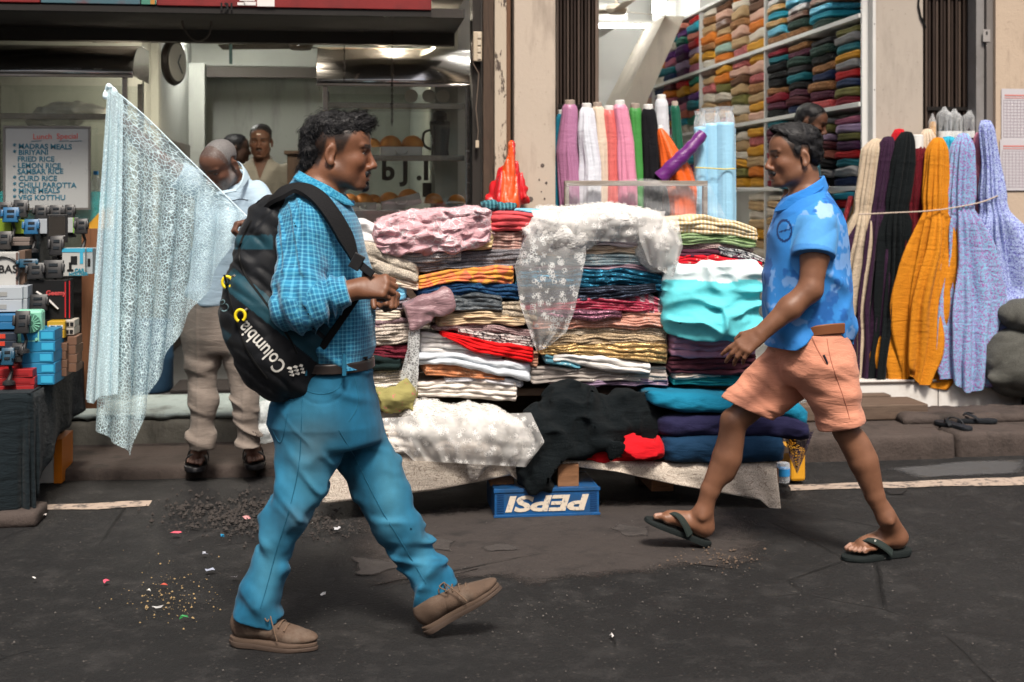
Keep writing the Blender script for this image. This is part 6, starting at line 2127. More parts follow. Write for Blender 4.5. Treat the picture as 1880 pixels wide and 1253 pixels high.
# ---------------------------------------------------------------- folded cloths in the piles
def folded(name, label, x0, x1, prof, Yf, m, layers=3, depth=.36, seed=0, rough=.006, cat='folded cloth', bulge=.03, ends=.05, group='cloths piled on the stall', nx=None):
 """a folded length of cloth: prof gives (photo x, top y, bottom y); front face at depth Yf"""
 pr = np.array(prof, float)
 nx = nx or int(max(18, min(64, (x1 - x0) / 5)))
 xs = np.linspace(x0, x1, nx)
 yt = np.interp(xs, pr[:, 0], pr[:, 1]); yb = np.interp(xs, pr[:, 0], pr[:, 2])
 if nx > 8:   # soften the control polygon
  ker = np.array([.25, .5, .25])
  for _ in range(3):
   yt[1:-1] = np.convolve(yt, ker, 'valid'); yb[1:-1] = np.convolve(yb, ker, 'valid')
 c = np.array([at_y(x, (a + b) / 2, Yf) for x, a, b in zip(xs, yt, yb)])
 zt = np.array([at_y(x, a, Yf)[2] for x, a in zip(xs, yt)]); zb = np.array([at_y(x, b, Yf)[2] for x, b in zip(xs, yb)])
 nf = 7 * layers + 5
 K = nf + 8
 P = np.zeros((nx, K, 3))
 s = np.linspace(0, 1, nx)
 lay_j = np.array([n1(s * 4.6 + 13 * q, seed + q) for q in range(layers + 1)])
 for i in range(nx):
  h = (zt[i] - zb[i]); e = min(s[i], 1 - s[i]) / ends
  er = math.sqrt(max(0.0, 1 - (1 - min(1, e)) ** 2)) if e < 1 else 1.0
  hh = h * (.55 + .45 * er); z0 = (zt[i] + zb[i]) / 2 - hh / 2
  bl = min(bulge, .5 * h + .01)
  for j in range(nf):
   v = j / (nf - 1)
   cut = np.arange(1, layers) / layers + .0
   if layers > 1:
    cut = cut + .16 / layers * np.array([lay_j[q][i] for q in range(1, layers)])
   edges = np.concatenate([[0], cut, [1]])
   q = int(np.clip(np.searchsorted(edges, v) - 1, 0, layers - 1))
   w = (v - edges[q]) / max(1e-4, edges[q + 1] - edges[q])
   round_ = math.sqrt(max(0, 1 - (2 * w - 1) ** 2))
   whole = math.sqrt(max(0, 1 - (2 * v - 1) ** 2)) ** .6
   out = bl * whole * .8 + min(.016, h / layers * .6) * round_ + .014 * lay_j[q][i] * (layers > 1)
   P[i, j] = (c[i, 0], Yf + .02 - out * er + .02 * (1 - er), z0 + v * hh)
  for k2 in range(8):
   t = k2 / 7
   ang = t * math.pi
   y = Yf + .02 + depth * (.5 - .5 * math.cos(ang)) if False else None
  top_y = np.linspace(Yf + .03, Yf + depth, 4); bot_y = np.linspace(Yf + depth, Yf + .03, 4)
  for k2 in range(4):
   P[i, nf + k2] = (c[i, 0], top_y[k2], z0 + hh - .004 * (k2 == 3) - .002)
  for k2 in range(4):
   P[i, nf + 4 + k2] = (c[i, 0], bot_y[k2], z0 + .002)
 V = P.reshape(-1, 3).copy()
 nz = np.stack([noise3(V * [22, 22, 34], seed + 31), noise3(V * [22, 22, 34], seed + 32), noise3(V * [16, 18, 40], seed + 33)], 1)
 nz2 = noise3(V * [55, 40, 70], seed + 34)
 V += nz * rough * np.array([.6, 1.6, .9]); V[:, 1] += nz2 * rough * .7
 I = np.arange(nx * K).reshape(nx, K)
 J = np.roll(I, -1, 1)
 F = np.stack([I[:-1], J[:-1], J[1:], I[1:]], -1).reshape(-1, 4)
 ctr0 = P[0].mean(0) + [-.002, .0, 0]; ctr1 = P[-1].mean(0) + [.002, 0, 0]
 faces = [tuple(int(q) for q in f) for f in F]
 nv = len(V)
 V = np.concatenate([V, [ctr0, ctr1]])
 for k2 in range(K):
  faces.append((nv, int(I[0, (k2 + 1) % K]), int(I[0, k2]))); faces.append((nv + 1, int(I[-1, k2]), int(I[-1, (k2 + 1) % K])))
 loc = (c[nx // 2, 0], Yf + depth / 2, zb[nx // 2])
 o = link(name, mesh_of(name, V, faces, True), m, None, loc)
 return tag(o, label, cat, group)

f_ = fab
white = (.66, .64, .61)
PILE = [
 ('teal cloth at the bottom of the right-hand pile, above the plank', 1232, 1385, [(1232, 690, 709), (1385, 690, 708)], 5.70, f_('teal_plain', (.012, .20, .22)), 2),
 ('thin cream cloth over the teal one in the right-hand pile', 1236, 1330, [(1236, 684, 699), (1330, 680, 692)], 5.685, f_('cream_thin', (.55, .48, .42)), 2),
 ('dark maroon folded cloth below the mauve one in right-hand pile', 1228, 1392, [(1228, 655, 686), (1300, 650, 690), (1392, 648, 688)], 5.67, f_('maroon_plain', (.050, .012, .020)), 2),
 ('mauve pink folded cloth under the turquoise sheet', 1229, 1392, [(1229, 603, 655), (1300, 612, 660), (1392, 600, 652)], 5.665, f_('mauve_pink', (.40, .20, .30), 'satin'), 2),
 ('red floral folded cloth above the white and turquoise sheet', 1240, 1404, [(1240, 470, 492), (1300, 466, 496), (1404, 482, 512)], 5.66, f_('red_floral', (.52, .008, .020), 'floral', (.45, .30, .24), 60), 2),
 ('dark plum folded cloth above the red floral one', 1238, 1404, [(1238, 458, 472), (1320, 458, 470), (1404, 476, 490)], 5.675, f_('plum_plain', (.070, .018, .035)), 1),
 ('black and white printed folded cloth sticking out of right-hand pile', 1318, 1410, [(1318, 452, 466), (1370, 460, 478), (1410, 476, 494)], 5.66, f_('black_white_print', (.42, .42, .42), 'print', (.015, .018, .03), 120), 2),
 ('pale pink thin folded cloth under green satin', 1242, 1388, [(1242, 450, 462), (1320, 444, 458), (1388, 450, 463)], 5.68, f_('pale_pink', (.56, .40, .38), 'lacey', None, 90), 2),
 ('pale green satin cloth in clear wrap below the ruffled cream', 1240, 1392, [(1240, 431, 452), (1320, 426, 448), (1392, 438, 457)], 5.665, f_('pale_green_satin', (.20, .30, .13), 'satin', bump=.8), 2),
 ('ruffled cream and yellow cloth on top of right-hand pile', 1222, 1396, [(1222, 403, 432), (1290, 394, 430), (1350, 404, 436), (1396, 420, 442)], 5.66, f_('ruffled_cream', (.60, .45, .24), 'stripe', (.66, .60, .48), 150, bump=.6), 2),
 ('lilac floral cloth at the very bottom of the middle pile', 1012, 1230, [(1012, 700, 716), (1120, 696, 711), (1230, 693, 710)], 5.69, f_('lilac_floral', (.24, .17, .25), 'floral', (.46, .33, .30), 70), 2),
 ('grey net cloth with white stars low in the middle pile', 974, 1228, [(974, 672, 707), (1080, 676, 702), (1228, 672, 700)], 5.685, f_('star_net', (.36, .32, .29), 'floral', (.66, .64, .60), 60), 2),
 ('blue cloth with white sprigs peeping out low in middle pile', 998, 1070, [(998, 648, 668), (1070, 664, 680)], 5.665, f_('sprig_blue', (.09, .26, .34), 'floral', (.6, .62, .6), 80), 1),
 ('plain white folded cloth slanting low in the middle pile', 1012, 1198, [(1012, 649, 662), (1100, 652, 680), (1198, 668, 690)], 5.66, f_('plain_white', white), 1),
 ('gold sequined folded cloth in the middle pile', 990, 1229, [(990, 634, 652), (1080, 628, 656), (1229, 632, 670)], 5.655, f_('gold_sequin', (.34, .20, .075), 'sequin', (.62, .44, .20), 120), 2),
 ('beige folded cloth above the gold sequined one', 1012, 1229, [(1012, 616, 638), (1100, 612, 634), (1229, 618, 636)], 5.66, f_('beige_lace', (.52, .39, .25), 'lacey', None, 80), 2),
 ('cream folded cloth below the salmon one', 985, 1229, [(985, 603, 616), (1130, 602, 614), (1229, 604, 620)], 5.67, f_('cream_lace', (.60, .50, .38), 'lacey', None, 90), 2),
 ('salmon embroidered folded cloth in the middle pile', 975, 1230, [(975, 584, 605), (1130, 574, 604), (1230, 574, 606)], 5.655, f_('salmon_embroidered', (.50, .24, .18), 'embroider', (.62, .44, .38), 120), 3),
 ('dark plum sequined cloth with hanging corner in middle pile', 985, 1148, [(985, 568, 580), (1090, 570, 590), (1148, 572, 582)], 5.635, f_('plum_sequin', (.030, .008, .020), 'sequin', (.42, .18, .26), 150), 1),
 ('crimson folded cloth in clear wrap in the middle pile', 955, 1205, [(955, 556, 572), (1110, 548, 570), (1205, 556, 574)], 5.65, f_('crimson_wrap', (.32, .018, .05), 'satin', bump=.8), 2),
 ('white and pink layered cloths at right end of the middle pile', 1130, 1229, [(1130, 540, 560), (1180, 532, 580), (1229, 556, 604)], 5.665, f_('pink_white_stripe', (.52, .40, .42), 'stripe', (.58, .14, .20), 60), 4),
 ('black cloth with glittering stripes in the middle pile', 958, 1210, [(958, 540, 556), (1120, 524, 552), (1210, 522, 538)], 5.64, f_('black_glitter', (.008, .009, .013), 'sequin', (.07, .09, .14), 200), 2),
 ('dark blue sequined folded cloth in the middle pile', 950, 1227, [(950, 498, 530), (1140, 492, 526), (1227, 506, 540)], 5.645, f_('blue_sequin', (.006, .016, .05), 'sequin', (.03, .26, .42), 170), 2),
 ('thin mauve cloth just above the dark blue sequins', 955, 1222, [(955, 488, 500), (1140, 484, 494), (1222, 492, 506)], 5.665, f_('thin_mauve', (.40, .27, .32)), 1),
 ('grey blue embroidered cloth in the middle pile', 950, 1224, [(950, 470, 490), (1140, 465, 486), (1224, 476, 494)], 5.66, f_('grey_blue_emb', (.30, .40, .44), 'embroider', (.60, .60, .58), 110), 2),
 ('cream folded cloth under the white lace heap', 965, 1212, [(965, 456, 471), (1140, 450, 466), (1212, 458, 476)], 5.665, f_('cream_plain', (.62, .50, .38)), 2),
 ('pinkish white folded cloth directly under white lace heap', 960, 1222, [(960, 436, 457), (1140, 428, 452), (1222, 446, 466)], 5.655, f_('pinkish_white', (.60, .52, .55)), 2),
 ('cream cloth at the bottom of the left-hand pile over the plank', 762, 952, [(762, 702, 730), (850, 696, 732), (952, 698, 740)], 5.69, f_('ivory_plain', (.66, .60, .54)), 2),
 ('thin pale cloth edge below the orange lace cloth', 815, 962, [(815, 694, 704), (890, 690, 702), (962, 700, 712)], 5.68, f_('thin_pale', (.52, .52, .55)), 1),
 ('orange lace folded cloth low in the left-hand pile', 776, 930, [(776, 668, 690), (850, 666, 694), (930, 684, 700)], 5.672, f_('orange_lace', (.52, .20, .09), 'embroider', (.62, .34, .20), 120), 2),
 ('bluish white folded cloth low in the left-hand pile', 762, 977, [(762, 648, 672), (840, 648, 670), (910, 660, 690), (977, 668, 702)], 5.658, f_('bluish_white', (.54, .58, .62)), 1),
 ('white folded cloth beside the bright red one', 768, 925, [(768, 610, 648), (850, 612, 652), (925, 640, 664)], 5.672, f_('clean_white', (.68, .66, .64)), 2),
 ('peach cloth ends at the right of the left-hand pile', 925, 990, [(925, 642, 664), (960, 648, 672), (990, 646, 676)], 5.68, f_('peach_ends', (.46, .24, .16)), 3),
 ('bright red folded cloth slanting across the left-hand pile', 808, 982, [(808, 607, 616), (880, 622, 650), (930, 632, 658), (982, 640, 668)], 5.635, f_('bright_red', (.62, .006, .008)), 2),
 ('leopard spotted folded cloth in the left-hand pile', 838, 984, [(838, 604, 614), (900, 610, 630), (984, 622, 640)], 5.655, f_('leopard_spots', (.48, .42, .40), 'print', (.035, .025, .03), 110), 2),
 ('dusty pink satin folded cloth above the leopard spots', 792, 984, [(792, 596, 606), (880, 594, 610), (984, 606, 624)], 5.662, f_('dusty_pink', (.42, .28, .28), 'lacey', None, 100), 2),
 ('cream gold folded cloth in middle of left-hand pile', 800, 968, [(800, 574, 600), (880, 572, 596), (968, 576, 600)], 5.655, f_('cream_gold', (.58, .44, .28)), 3),
 ('beige net cloth beside the hanging lace in left-hand pile', 916, 992, [(916, 556, 586), (960, 552, 592), (992, 556, 606)], 5.665, f_('beige_net', (.54, .45, .34), 'lacey', None, 90), 2),
 ('dark grey cloth in clear wrap in the left-hand pile', 820, 926, [(820, 545, 572), (870, 536, 570), (926, 548, 572)], 5.645, f_('grey_wrap', (.050, .062, .072), 'satin', bump=1.0), 2),
 ('navy blue patterned folded cloth in the left-hand pile', 764, 958, [(764, 530, 548), (860, 518, 544), (958, 524, 554)], 5.655, f_('navy_pattern', (.008, .035, .095), 'embroider', (.02, .09, .18), 90), 2),
 ('orange and yellow diamond patterned folded cloth', 766, 946, [(766, 508, 532), (850, 492, 518), (946, 486, 526)], 5.65, f_('orange_diamond', (.66, .30, .06), 'lattice', (.62, .08, .10), 22), 2),
 ('grey tulle folded cloth below the pink lace', 755, 988, [(755, 478, 500), (860, 462, 498), (988, 456, 492)], 5.665, f_('grey_tulle', (.23, .22, .24), 'lacey', None, 120), 3),
 ('white net cloth edge under the pink lace bundle', 690, 850, [(690, 455, 470), (770, 462, 486), (850, 452, 480)], 5.65, f_('white_net', (.60, .58, .58), 'lacey', None, 110), 2),
 ('golden cream cloth folded under right end of the pink lace', 812, 908, [(812, 432, 462), (860, 420, 462), (908, 404, 458)], 5.665, f_('golden_cream', (.60, .46, .26)), 3),
 ('rosy beige folded cloth below the coral one', 900, 968, [(900, 426, 460), (968, 424, 462)], 5.69, f_('rosy_beige', (.38, .22, .19), 'stripe', (.46, .30, .26), 80), 3),
 ('coral red folded cloth on top beside the pink lace', 896, 984, [(896, 388, 424), (940, 386, 426), (984, 394, 424)], 5.665, f_('coral_red', (.58, .075, .085)), 2),
 ('light blue folded cloth behind the coral one on top', 926, 996, [(926, 381, 398), (996, 384, 402)], 5.76, f_('light_blue', (.20, .48, .62)), 1),
 ('ivory lace cloth at bottom of the pile beside the blue jeans', 664, 752, [(664, 682, 712), (752, 680, 708)], 5.70, f_('ivory_lace', (.54, .48, .42), 'lacey', None, 90), 3),
 ('crinkled white lace cloth above the olive scarf', 672, 744, [(672, 706, 740), (744, 704, 736)], 5.68, f_('crinkled_lace', (.56, .52, .46), 'rings', None, 120), 2),
 ('black green folded cloth in the pile behind the belt buckle', 648, 738, [(648, 646, 682), (738, 652, 680)], 5.665, f_('black_green', (.012, .022, .022)), 1),
 ('dark red folded cloth above the black green one', 650, 758, [(650, 634, 650), (758, 632, 664)], 5.672, f_('dark_red', (.105, .010, .020), 'embroider', (.16, .02, .035), 90), 2),
 ('speckled ivory folded cloth in the pile behind the checked shirt', 655, 770, [(655, 604, 634), (720, 596, 636), (770, 594, 626)], 5.655, f_('speckled_ivory', (.50, .44, .38), 'print', (.24, .19, .16), 200), 3),
 ('mauve lace cloth in the pile under the clasped hands', 655, 752, [(655, 588, 606), (752, 584, 604)], 5.665, f_('mauve_lace', (.30, .20, .22), 'lacey', None, 110), 1),
 ('cream layered cloth in the pile under the clasped hands', 655, 738, [(655, 566, 590), (738, 570, 590)], 5.66, f_('cream_layered', (.60, .52, .42)), 2),
 ('grey mauve net cloth just below the sky blue packet', 655, 756, [(655, 548, 568), (756, 548, 570)], 5.665, f_('grey_mauve_net', (.34, .29, .32), 'lacey', None, 120), 2),
 ('sky blue wrapped cloth packet behind the clasped hands', 676, 746, [(676, 520, 552), (746, 524, 552)], 5.65, f_('sky_packet', (.16, .46, .66), 'satin'), 1),
 ('cream cotton fold below the long cream roll', 665, 772, [(665, 478, 500), (720, 500, 528), (772, 518, 534)], 5.65, f_('cream_cotton', (.62, .52, .42)), 2),
 ('long cream quilted roll slanting behind the strap', 640, 770, [(640, 438, 478), (700, 450, 505), (770, 490, 522)], 5.635, f_('cream_quilt', (.64, .56, .46), 'lacey', None, 120), 1),
 ('white bundled cloth on top behind the man with backpack', 628, 705, [(628, 404, 445), (670, 402, 446), (705, 424, 452)], 5.66, f_('white_bundle', (.64, .63, .63)), 1),
]
_nm = 0
for lb, x0, x1, prof, Yf, m, lay in PILE:
 folded('folded_cloth', lb, x0, x1, prof, Yf, m, lay * 2, seed=100 + _nm * 7, bulge=.013, ends=.028, rough=.0075)
 _nm += 1

def heap(name, label, fs, lo, hi, h, m, amp=.012, freq=(10, 10, 14), seed=0, k=.03, cat='cloth', fine=.004, group='cloths piled on the stall', parent=None, attrs=None, fold=ridge):
 f0 = U(fs, k)
 fr = np.array(freq, float)
 def f(P):
  return near(f0(P), P, lambda Q: -amp * fold(noise3(Q * fr + .6 * noise3(Q * 6, seed + 9)[:, None], seed)) - fine * .6 * fold(noise3(Q * fr * 2.2, seed + 1)), .05)
 V, F = iso(f, lo, hi, h, 3, 3.4)
 loc = V.mean(0); loc[2] = V[:, 2].min()
 o = link(name, mesh_of(name, V, F, True, attrs(V) if attrs else None), m, parent, None if parent else loc)
 if parent is None:
  tag(o, label, cat, group)
 return o
def rings(o, n, r0, r1, m, seed, name='lace_rings', petals=0):
 """looped cord sewn all over a lace heap"""
 me = o.data; V = np.array([v.co for v in me.vertices]); N = np.array([v.normal for v in me.vertices]); g = np.random.default_rng(seed)
 I = g.choice(np.flatnonzero(N[:, 1] < .45), n); nn = N[I] + g.normal(0, .35, (n, 3)); nn /= np.linalg.norm(nn, axis=1)[:, None]
 a = np.cross(nn, [.3, .2, .9]); a /= np.linalg.norm(a, axis=1)[:, None]; b = np.cross(nn, a); r = g.uniform(r0, r1, n); K = 22 if petals else 10
 t = np.linspace(0, 2 * math.pi, K, endpoint=False); rad = r[:, None] * (1 + (.45 if petals else 0) * np.cos(petals * t))[None]; P = []
 for dr, dn in ((.0009, 0), (-.0005, .0009), (-.0005, -.0009)):
  q = rad + dr
  P.append((V[I] + N[I] * .003)[:, None] + q[..., None] * (np.cos(t)[None, :, None] * a[:, None] + .8 * np.sin(t)[None, :, None] * b[:, None]) + dn * nn[:, None])
 P = np.stack(P, 2); ix = np.arange(n * K * 3).reshape(n, K, 3); jx = np.roll(ix, -1, 1)
 F = np.concatenate([np.stack([ix[..., u], jx[..., u], jx[..., w], ix[..., w]], -1).reshape(-1, 4) for u, w in ((0, 1), (1, 2), (2, 0))])
 c = link(name, mesh_of(name, P.reshape(-1, 3), F), m); c.parent = o; c['kind'] = 'stuff'
Q = lambda x, y, Y: at_y(x, y, Y)
def box_of(x0, y0, x1, y1, Ya, Yb, g=.04):
 a = at_y(x0, y1, Ya); b = at_y(x1, y0, Yb); c = at_y(x0, y1, Yb); d = at_y(x1, y0, Ya)
 A_ = np.array([a, b, c, d])
 return A_.min(0) - g, A_.max(0) + g
def lump(x0, y0, x1, y1, Y, dep=.15, rot=0.0):
 """ellipsoid filling a photo box at depth Y"""
 a = Q(x0, y1, Y); b = Q(x1, y0, Y); c = (a + b) / 2
 return ell((c[0], Y + dep * .6, c[2]), ((b[0] - a[0]) / 2, dep, (b[2] - a[2]) / 2), roty(rot))
def pad(x0, y0, x1, y1, Y, dep=.15, r=.03, rot=0.0):
 a = Q(x0, y1, Y); b = Q(x1, y0, Y); c = (a + b) / 2
 return rbox((c[0], Y + dep, c[2]), ((b[0] - a[0]) / 2, dep, (b[2] - a[2]) / 2), roty(rot), r)
hp1 = folded('lace_bundle', 'big bundle of pale pink flower lace on top of the left-hand pile', 682, 906, [(682, 412, 462), (740, 388, 470), (830, 382, 468), (906, 380, 446)], 5.63, f_('pink_flower_lace', (.58, .34, .37), 'embroider', (.74, .68, .70), 70, bump=.6), 4, depth=.34, seed=401, rough=.016, bulge=.035, ends=.10, cat='lace', nx=64)
lo, hi = box_of(950, 365, 1260, 520, 5.5, 6.1)
hp2 = heap('lace_heap', 'heap of white lace spread over the top of the middle pile', [pad(985, 385, 1215, 440, 5.62, .19, .06), lump(965, 392, 1100, 470, 5.60, .13), lump(1175, 400, 1247, 500, 5.60, .13), lump(1040, 378, 1200, 430, 5.62, .17)], lo, hi, .008,
     f_('white_lace', (.70, .68, .65), 'rings', (.74, .73, .71), 110, bump=.5), .010, (4, 6, 12), 411, .03, 'lace', .004, fold=crest)
def lace_hang(name, label, quad, Y, m, folds=3, amp=.02, n=50, k=40, seed=0, lean=.0):
 Lp, Rp = quad
 s = np.linspace(0, 1, n); t = np.linspace(0, 1, k)
 S, Tt = np.meshgrid(s, t, indexing='ij'); N_ = lambda *c: noise3(np.stack([np.ravel(v + 0 * S) for v in c], 1), seed).reshape(n, k)
 l, r = [np.stack([np.interp(t, np.linspace(0, 1, len(p_)), np.array(p_)[:, i]) for i in (0, 1)], 1) for p_ in (Lp, Rp)]
 p = l[None] + (r - l)[None] * S[..., None]
 f = amp * np.sin(S * folds * 6.28 + 1.5 * N_(S * 2 + Tt, .37, .71)) * np.minimum(1, .3 + Tt) + .012 * N_(S * 6, Tt * 5, seed)
 P = at_y(p[..., 0], p[..., 1], Y - lean * np.sin(math.pi * np.minimum(1, Tt * 1.1)) + f)
 UVv = np.stack([P[..., 0], P[..., 2], 0 * S], -1)
 o = sheet(name, P, m, None, P[n // 2, k - 1], UVv)
 return tag(o, label, 'lace')
M_fl = lace_mat('white_flower_lace', (.74, .75, .74), 64, .10, .30, '@puv', True)
lace_hang('flower_lace', 'see-through white flower lace hanging down the front between two piles', [[(1000, 400), (962, 440), (945, 490), (955, 560), (972, 610), (985, 645)], [(1075, 440), (1076, 470), (1066, 520), (1055, 570), (1040, 610), (1003, 640)]], 5.585, M_fl, 2.5, .018, 50, 46, 5, .02)
M_sw = lace_mat('white_net_lace', (.76, .75, .73), 75, .12, .42, '@puv', True)
for lb, L_, R_, Y_, fo in (('thin white lace spread along the front of the middle pile top', [(975, 386), (985, 415), (1000, 440)], [(1222, 388), (1214, 418), (1186, 446)], 5.575, 6), ('white lace corner hanging at right of the middle pile top', [(1170, 394), (1174, 440), (1192, 486)], [(1244, 398), (1254, 452), (1236, 510)], 5.565, 2), ('white lace draped over the front of the lace roll', [(700, 768), (716, 806), (760, 846)], [(975, 758), (1000, 812), (965, 858)], 5.435, 7)):
 lace_hang('lace_sheet', lb, [L_, R_], Y_, M_sw, fo, .016, 70, 26, 12, .03)
M_st = lace_mat('narrow_white_lace', (.70, .72, .72), 90, .16, .35, '@puv', False)
lace_hang('lace_strip', 'narrow strip of white lace hanging beside the olive scarf', [[(752, 596), (748, 640), (735, 690), (738, 740), (745, 768)], [(772, 590), (770, 640), (768, 690), (764, 735), (768, 762)]], 5.60, M_st, 1.5, .010, 14, 40, 8)
lo, hi = box_of(1215, 470, 1415, 640, 5.45, 6.05)
def turq_attr(V):
 px, py = proj(V)
 edge = 516 + 6 * noise3(V * 14, 5) + (px - 1310) * .04
 C = np.tile(np.array([.11, .56, .62]), (len(V), 1)); C[py < edge] = (.58, .68, .70)
 return {'col': ('C', C)}
heap('draped_sheet', 'white and turquoise sheet bulging over the right-hand pile', [pad(1228, 488, 1402, 604, 5.60, .20, .035), lump(1240, 560, 1400, 628, 5.58, .12)], lo, hi, .008,
     attr_mat('turquoise_cotton', 'col', .8, 0, .25, .3, 300, .2), .022, (5, 6, 13), 421, .04, 'cloth', .008, attrs=turq_attr, fold=crest)
lo, hi = box_of(735, 520, 865, 620, 5.5, 5.95)
heap('satin_fold', 'dusty mauve satin cloth folded out at an angle from the left-hand pile', [pad(752, 545, 835, 585, 5.585, .12, .016, -.42), pad(745, 552, 790, 600, 5.58, .08, .012, -.3)], lo, hi, .007, f_('mauve_satin', (.27, .16, .175), 'satin', bump=.5), .010, (10, 8, 10), 431, .02, 'cloth', .004, fold=crest)
lo, hi = box_of(685, 695, 785, 768, 5.42, 5.85)
heap('olive_scarf', 'crumpled olive green scarf with small pink flowers', [pad(692, 728, 760, 754, 5.53, .10, .012, .06), lump(722, 704, 768, 750, 5.54, .08), lump(700, 716, 745, 752, 5.52, .08)], lo, hi, .006, f_('olive_flowers', (.27, .24, .085), 'floral', (.56, .07, .14), 58), .014, (12, 12, 12), 441, .02, 'scarf', .006, fold=crest)
lo, hi = box_of(875, 362, 955, 395, 5.62, 5.95)
heap('knit_cloth', 'small dark teal knitted cloth on top beside the coral one', [lump(884, 369, 920, 386, 5.68, .07), lump(908, 374, 948, 390, 5.69, .06)], lo, hi, .006, f_('teal_knit', (.020, .085, .11), 'stripe', (.07, .22, .26), 160, bump=.8), .008, (26, 20, 26), 451, .015, 'cloth', .005)
lo, hi = box_of(690, 725, 1005, 885, 5.3, 6.0)
hp3 = heap('lace_bolster', 'fluffy roll of white ring lace on the left of the stall bed', [cap(Q(775, 775, 5.60), Q(900, 785, 5.56), .085, .09), cap(Q(900, 785, 5.56), Q(958, 815, 5.53), .085, .070), lump(720, 765, 850, 815, 5.54, .12)], lo, hi, .007,
     f_('ring_lace', (.72, .70, .66), 'rings', (.76, .74, .71), 120, bump=.6), .011, (5, 7, 13), 461, .03, 'lace', .005, fold=crest)
lo, hi = box_of(690, 785, 960, 890, 5.3, 5.95)
hp4 = heap('ivory_lace_cloth', 'crumpled ivory lace cloth under the white lace roll', [pad(700, 800, 930, 838, 5.53, .14, .03), lump(790, 800, 935, 842, 5.51, .10), cap(Q(872, 822, 5.53), Q(868, 872, 5.525), .05, .012), cap(Q(900, 820, 5.53), Q(878, 868, 5.525), .05, .012)], lo, hi, .007,
     f_('ivory_ring_lace', (.62, .55, .48), 'rings', (.72, .68, .64), 120, bump=.6), .011, (7, 8, 13), 471, .03, 'lace', .005, fold=crest)
for hq, nq, c_, pq, sq in ((hp1, 420, (.66, .46, .48), 5, 1), (hp2, 900, (.74, .73, .71), 0, 2), (hp3, 1300, (.74, .72, .68), 0, 3), (hp4, 700, (.70, .65, .60), 0, 4)):
 rings(hq, nq, .006, .012, mat('cord_%d' % sq, c_, .8), sq, 'lace_cord', pq)
folded('folded_cloth', 'cream folded cloth lying on the stall bed beside the jeans', 640, 752, [(640, 782, 800), (752, 780, 802)], 5.58, f_('cream_bed', (.60, .52, .44)), 2, seed=801)
folded('folded_cloth', 'white rolled cloth end on the stall bed beside the jeans', 640, 760, [(640, 800, 836), (752, 806, 834)], 5.55, f_('white_bed', (.62, .58, .54)), 2, seed=811)
lo, hi = box_of(935, 700, 1245, 905, 5.3, 6.0)
heap('black_cloth_heap', 'large heap of black textured cloth sagging over the middle of the bed', [cap(Q(1045, 760, 5.64), Q(1170, 775, 5.66), .105, .10), cap(Q(1010, 790, 5.60), Q(1120, 812, 5.60), .095, .075), cap(Q(995, 800, 5.55), Q(985, 880, 5.53), .07, .045), cap(Q(1040, 760, 5.64), Q(985, 820, 5.57), .09, .07)], lo, hi, .008,
     f_('black_crepe', (.0075, .011, .013), 'lacey', None, 150, bump=.5), .035, (6, 7, 8), 481, .05, 'cloth', .014, fold=crest)
lo, hi = box_of(1040, 795, 1230, 860, 5.35, 5.9)
heap('red_cloth', 'red cloth poking out under the black heap', [lump(1130, 804, 1220, 850, 5.53, .10), pad(1046, 828, 1180, 848, 5.56, .12, .012)], lo, hi, .007, f_('poppy_red', (.52, .006, .012), 'plain'), .018, (11, 9, 11), 491, .02, 'cloth', .006, fold=crest)
folded('cloth_bolt', 'navy blue bolt lying lowest on the right of the bed', 1214, 1442, [(1214, 800, 848), (1330, 796, 854), (1442, 798, 850)], 5.56, f_('navy_wool', (.006, .030, .070)), 1, depth=.5, seed=821, bulge=.06, ends=.09, cat='cloth bolt')
folded('cloth_bolt', 'dark purple blue bolt lying between navy and turquoise bolts', 1208, 1490, [(1208, 766, 802), (1330, 758, 803), (1450, 760, 806), (1490, 775, 812)], 5.575, f_('purple_navy', (.014, .013, .045)), 1, depth=.5, seed=831, bulge=.05, ends=.08, cat='cloth bolt')
folded('cloth_bolt', 'turquoise blue bolt lying on top at the right of the bed', 1190, 1486, [(1190, 718, 744), (1260, 722, 760), (1360, 726, 760), (1440, 724, 766), (1486, 752, 800)], 5.58, f_('turquoise_wool', (.006, .16, .27)), 1, depth=.5, seed=841, bulge=.05, ends=.08, cat='cloth bolt')
M_pl = lace_mat('dark_purple_lace', (.022, .014, .035), 120, .2, .55, '@puv', False)
lace_hang('purple_lace', 'dark purple lace hanging off the right end of the bed', [[(1440, 800), (1450, 840), (1462, 868)], [(1494, 792), (1480, 830), (1464, 870)]], 5.60, M_pl, 1.5, .012, 16, 24, 9)
p = on_z(1470, 876, .0)
jc = thing('jerrycan', 'yellow plastic container standing behind the right end of the stall', 'container', (p[0], 6.05, 0))
a = at_y(1452, 876, 6.0); b = at_y(1480, 815, 6.0)
slab('can_body', (a[0], 6.0, .004), (b[0], 6.18, b[2] - .02), mat('yellow_plastic', (.55, .26, .015), .45), jc, .015)
MB().lathe(((a[0] + b[0]) / 2, 6.09, b[2] - .02), [(.018, 0), (.018, .03), (.012, .032)], 12).out('cap', mat('yellow_plastic', (.55, .26, .015), .45), jc, True)
p = at_y(1434, 885, 5.95)
wb = thing('water_bottle', 'clear water bottle with blue label beside the yellow container', 'bottle', (p[0], 5.95, .09))
MB().lathe((p[0] + .01, 5.95, p[2] + .0), [(.030, 0), (.032, .01), (.032, .075), (.030, .09)], 16).out('bottle_body', plastic_film('bottle_pet', amount=.25), wb, True)
MB().lathe((p[0] + .01, 5.95, p[2] + .03), [(.0328, 0), (.0328, .035)], 16).out('label_band', mat('label_blue', (.02, .22, .50), .5), wb, True)
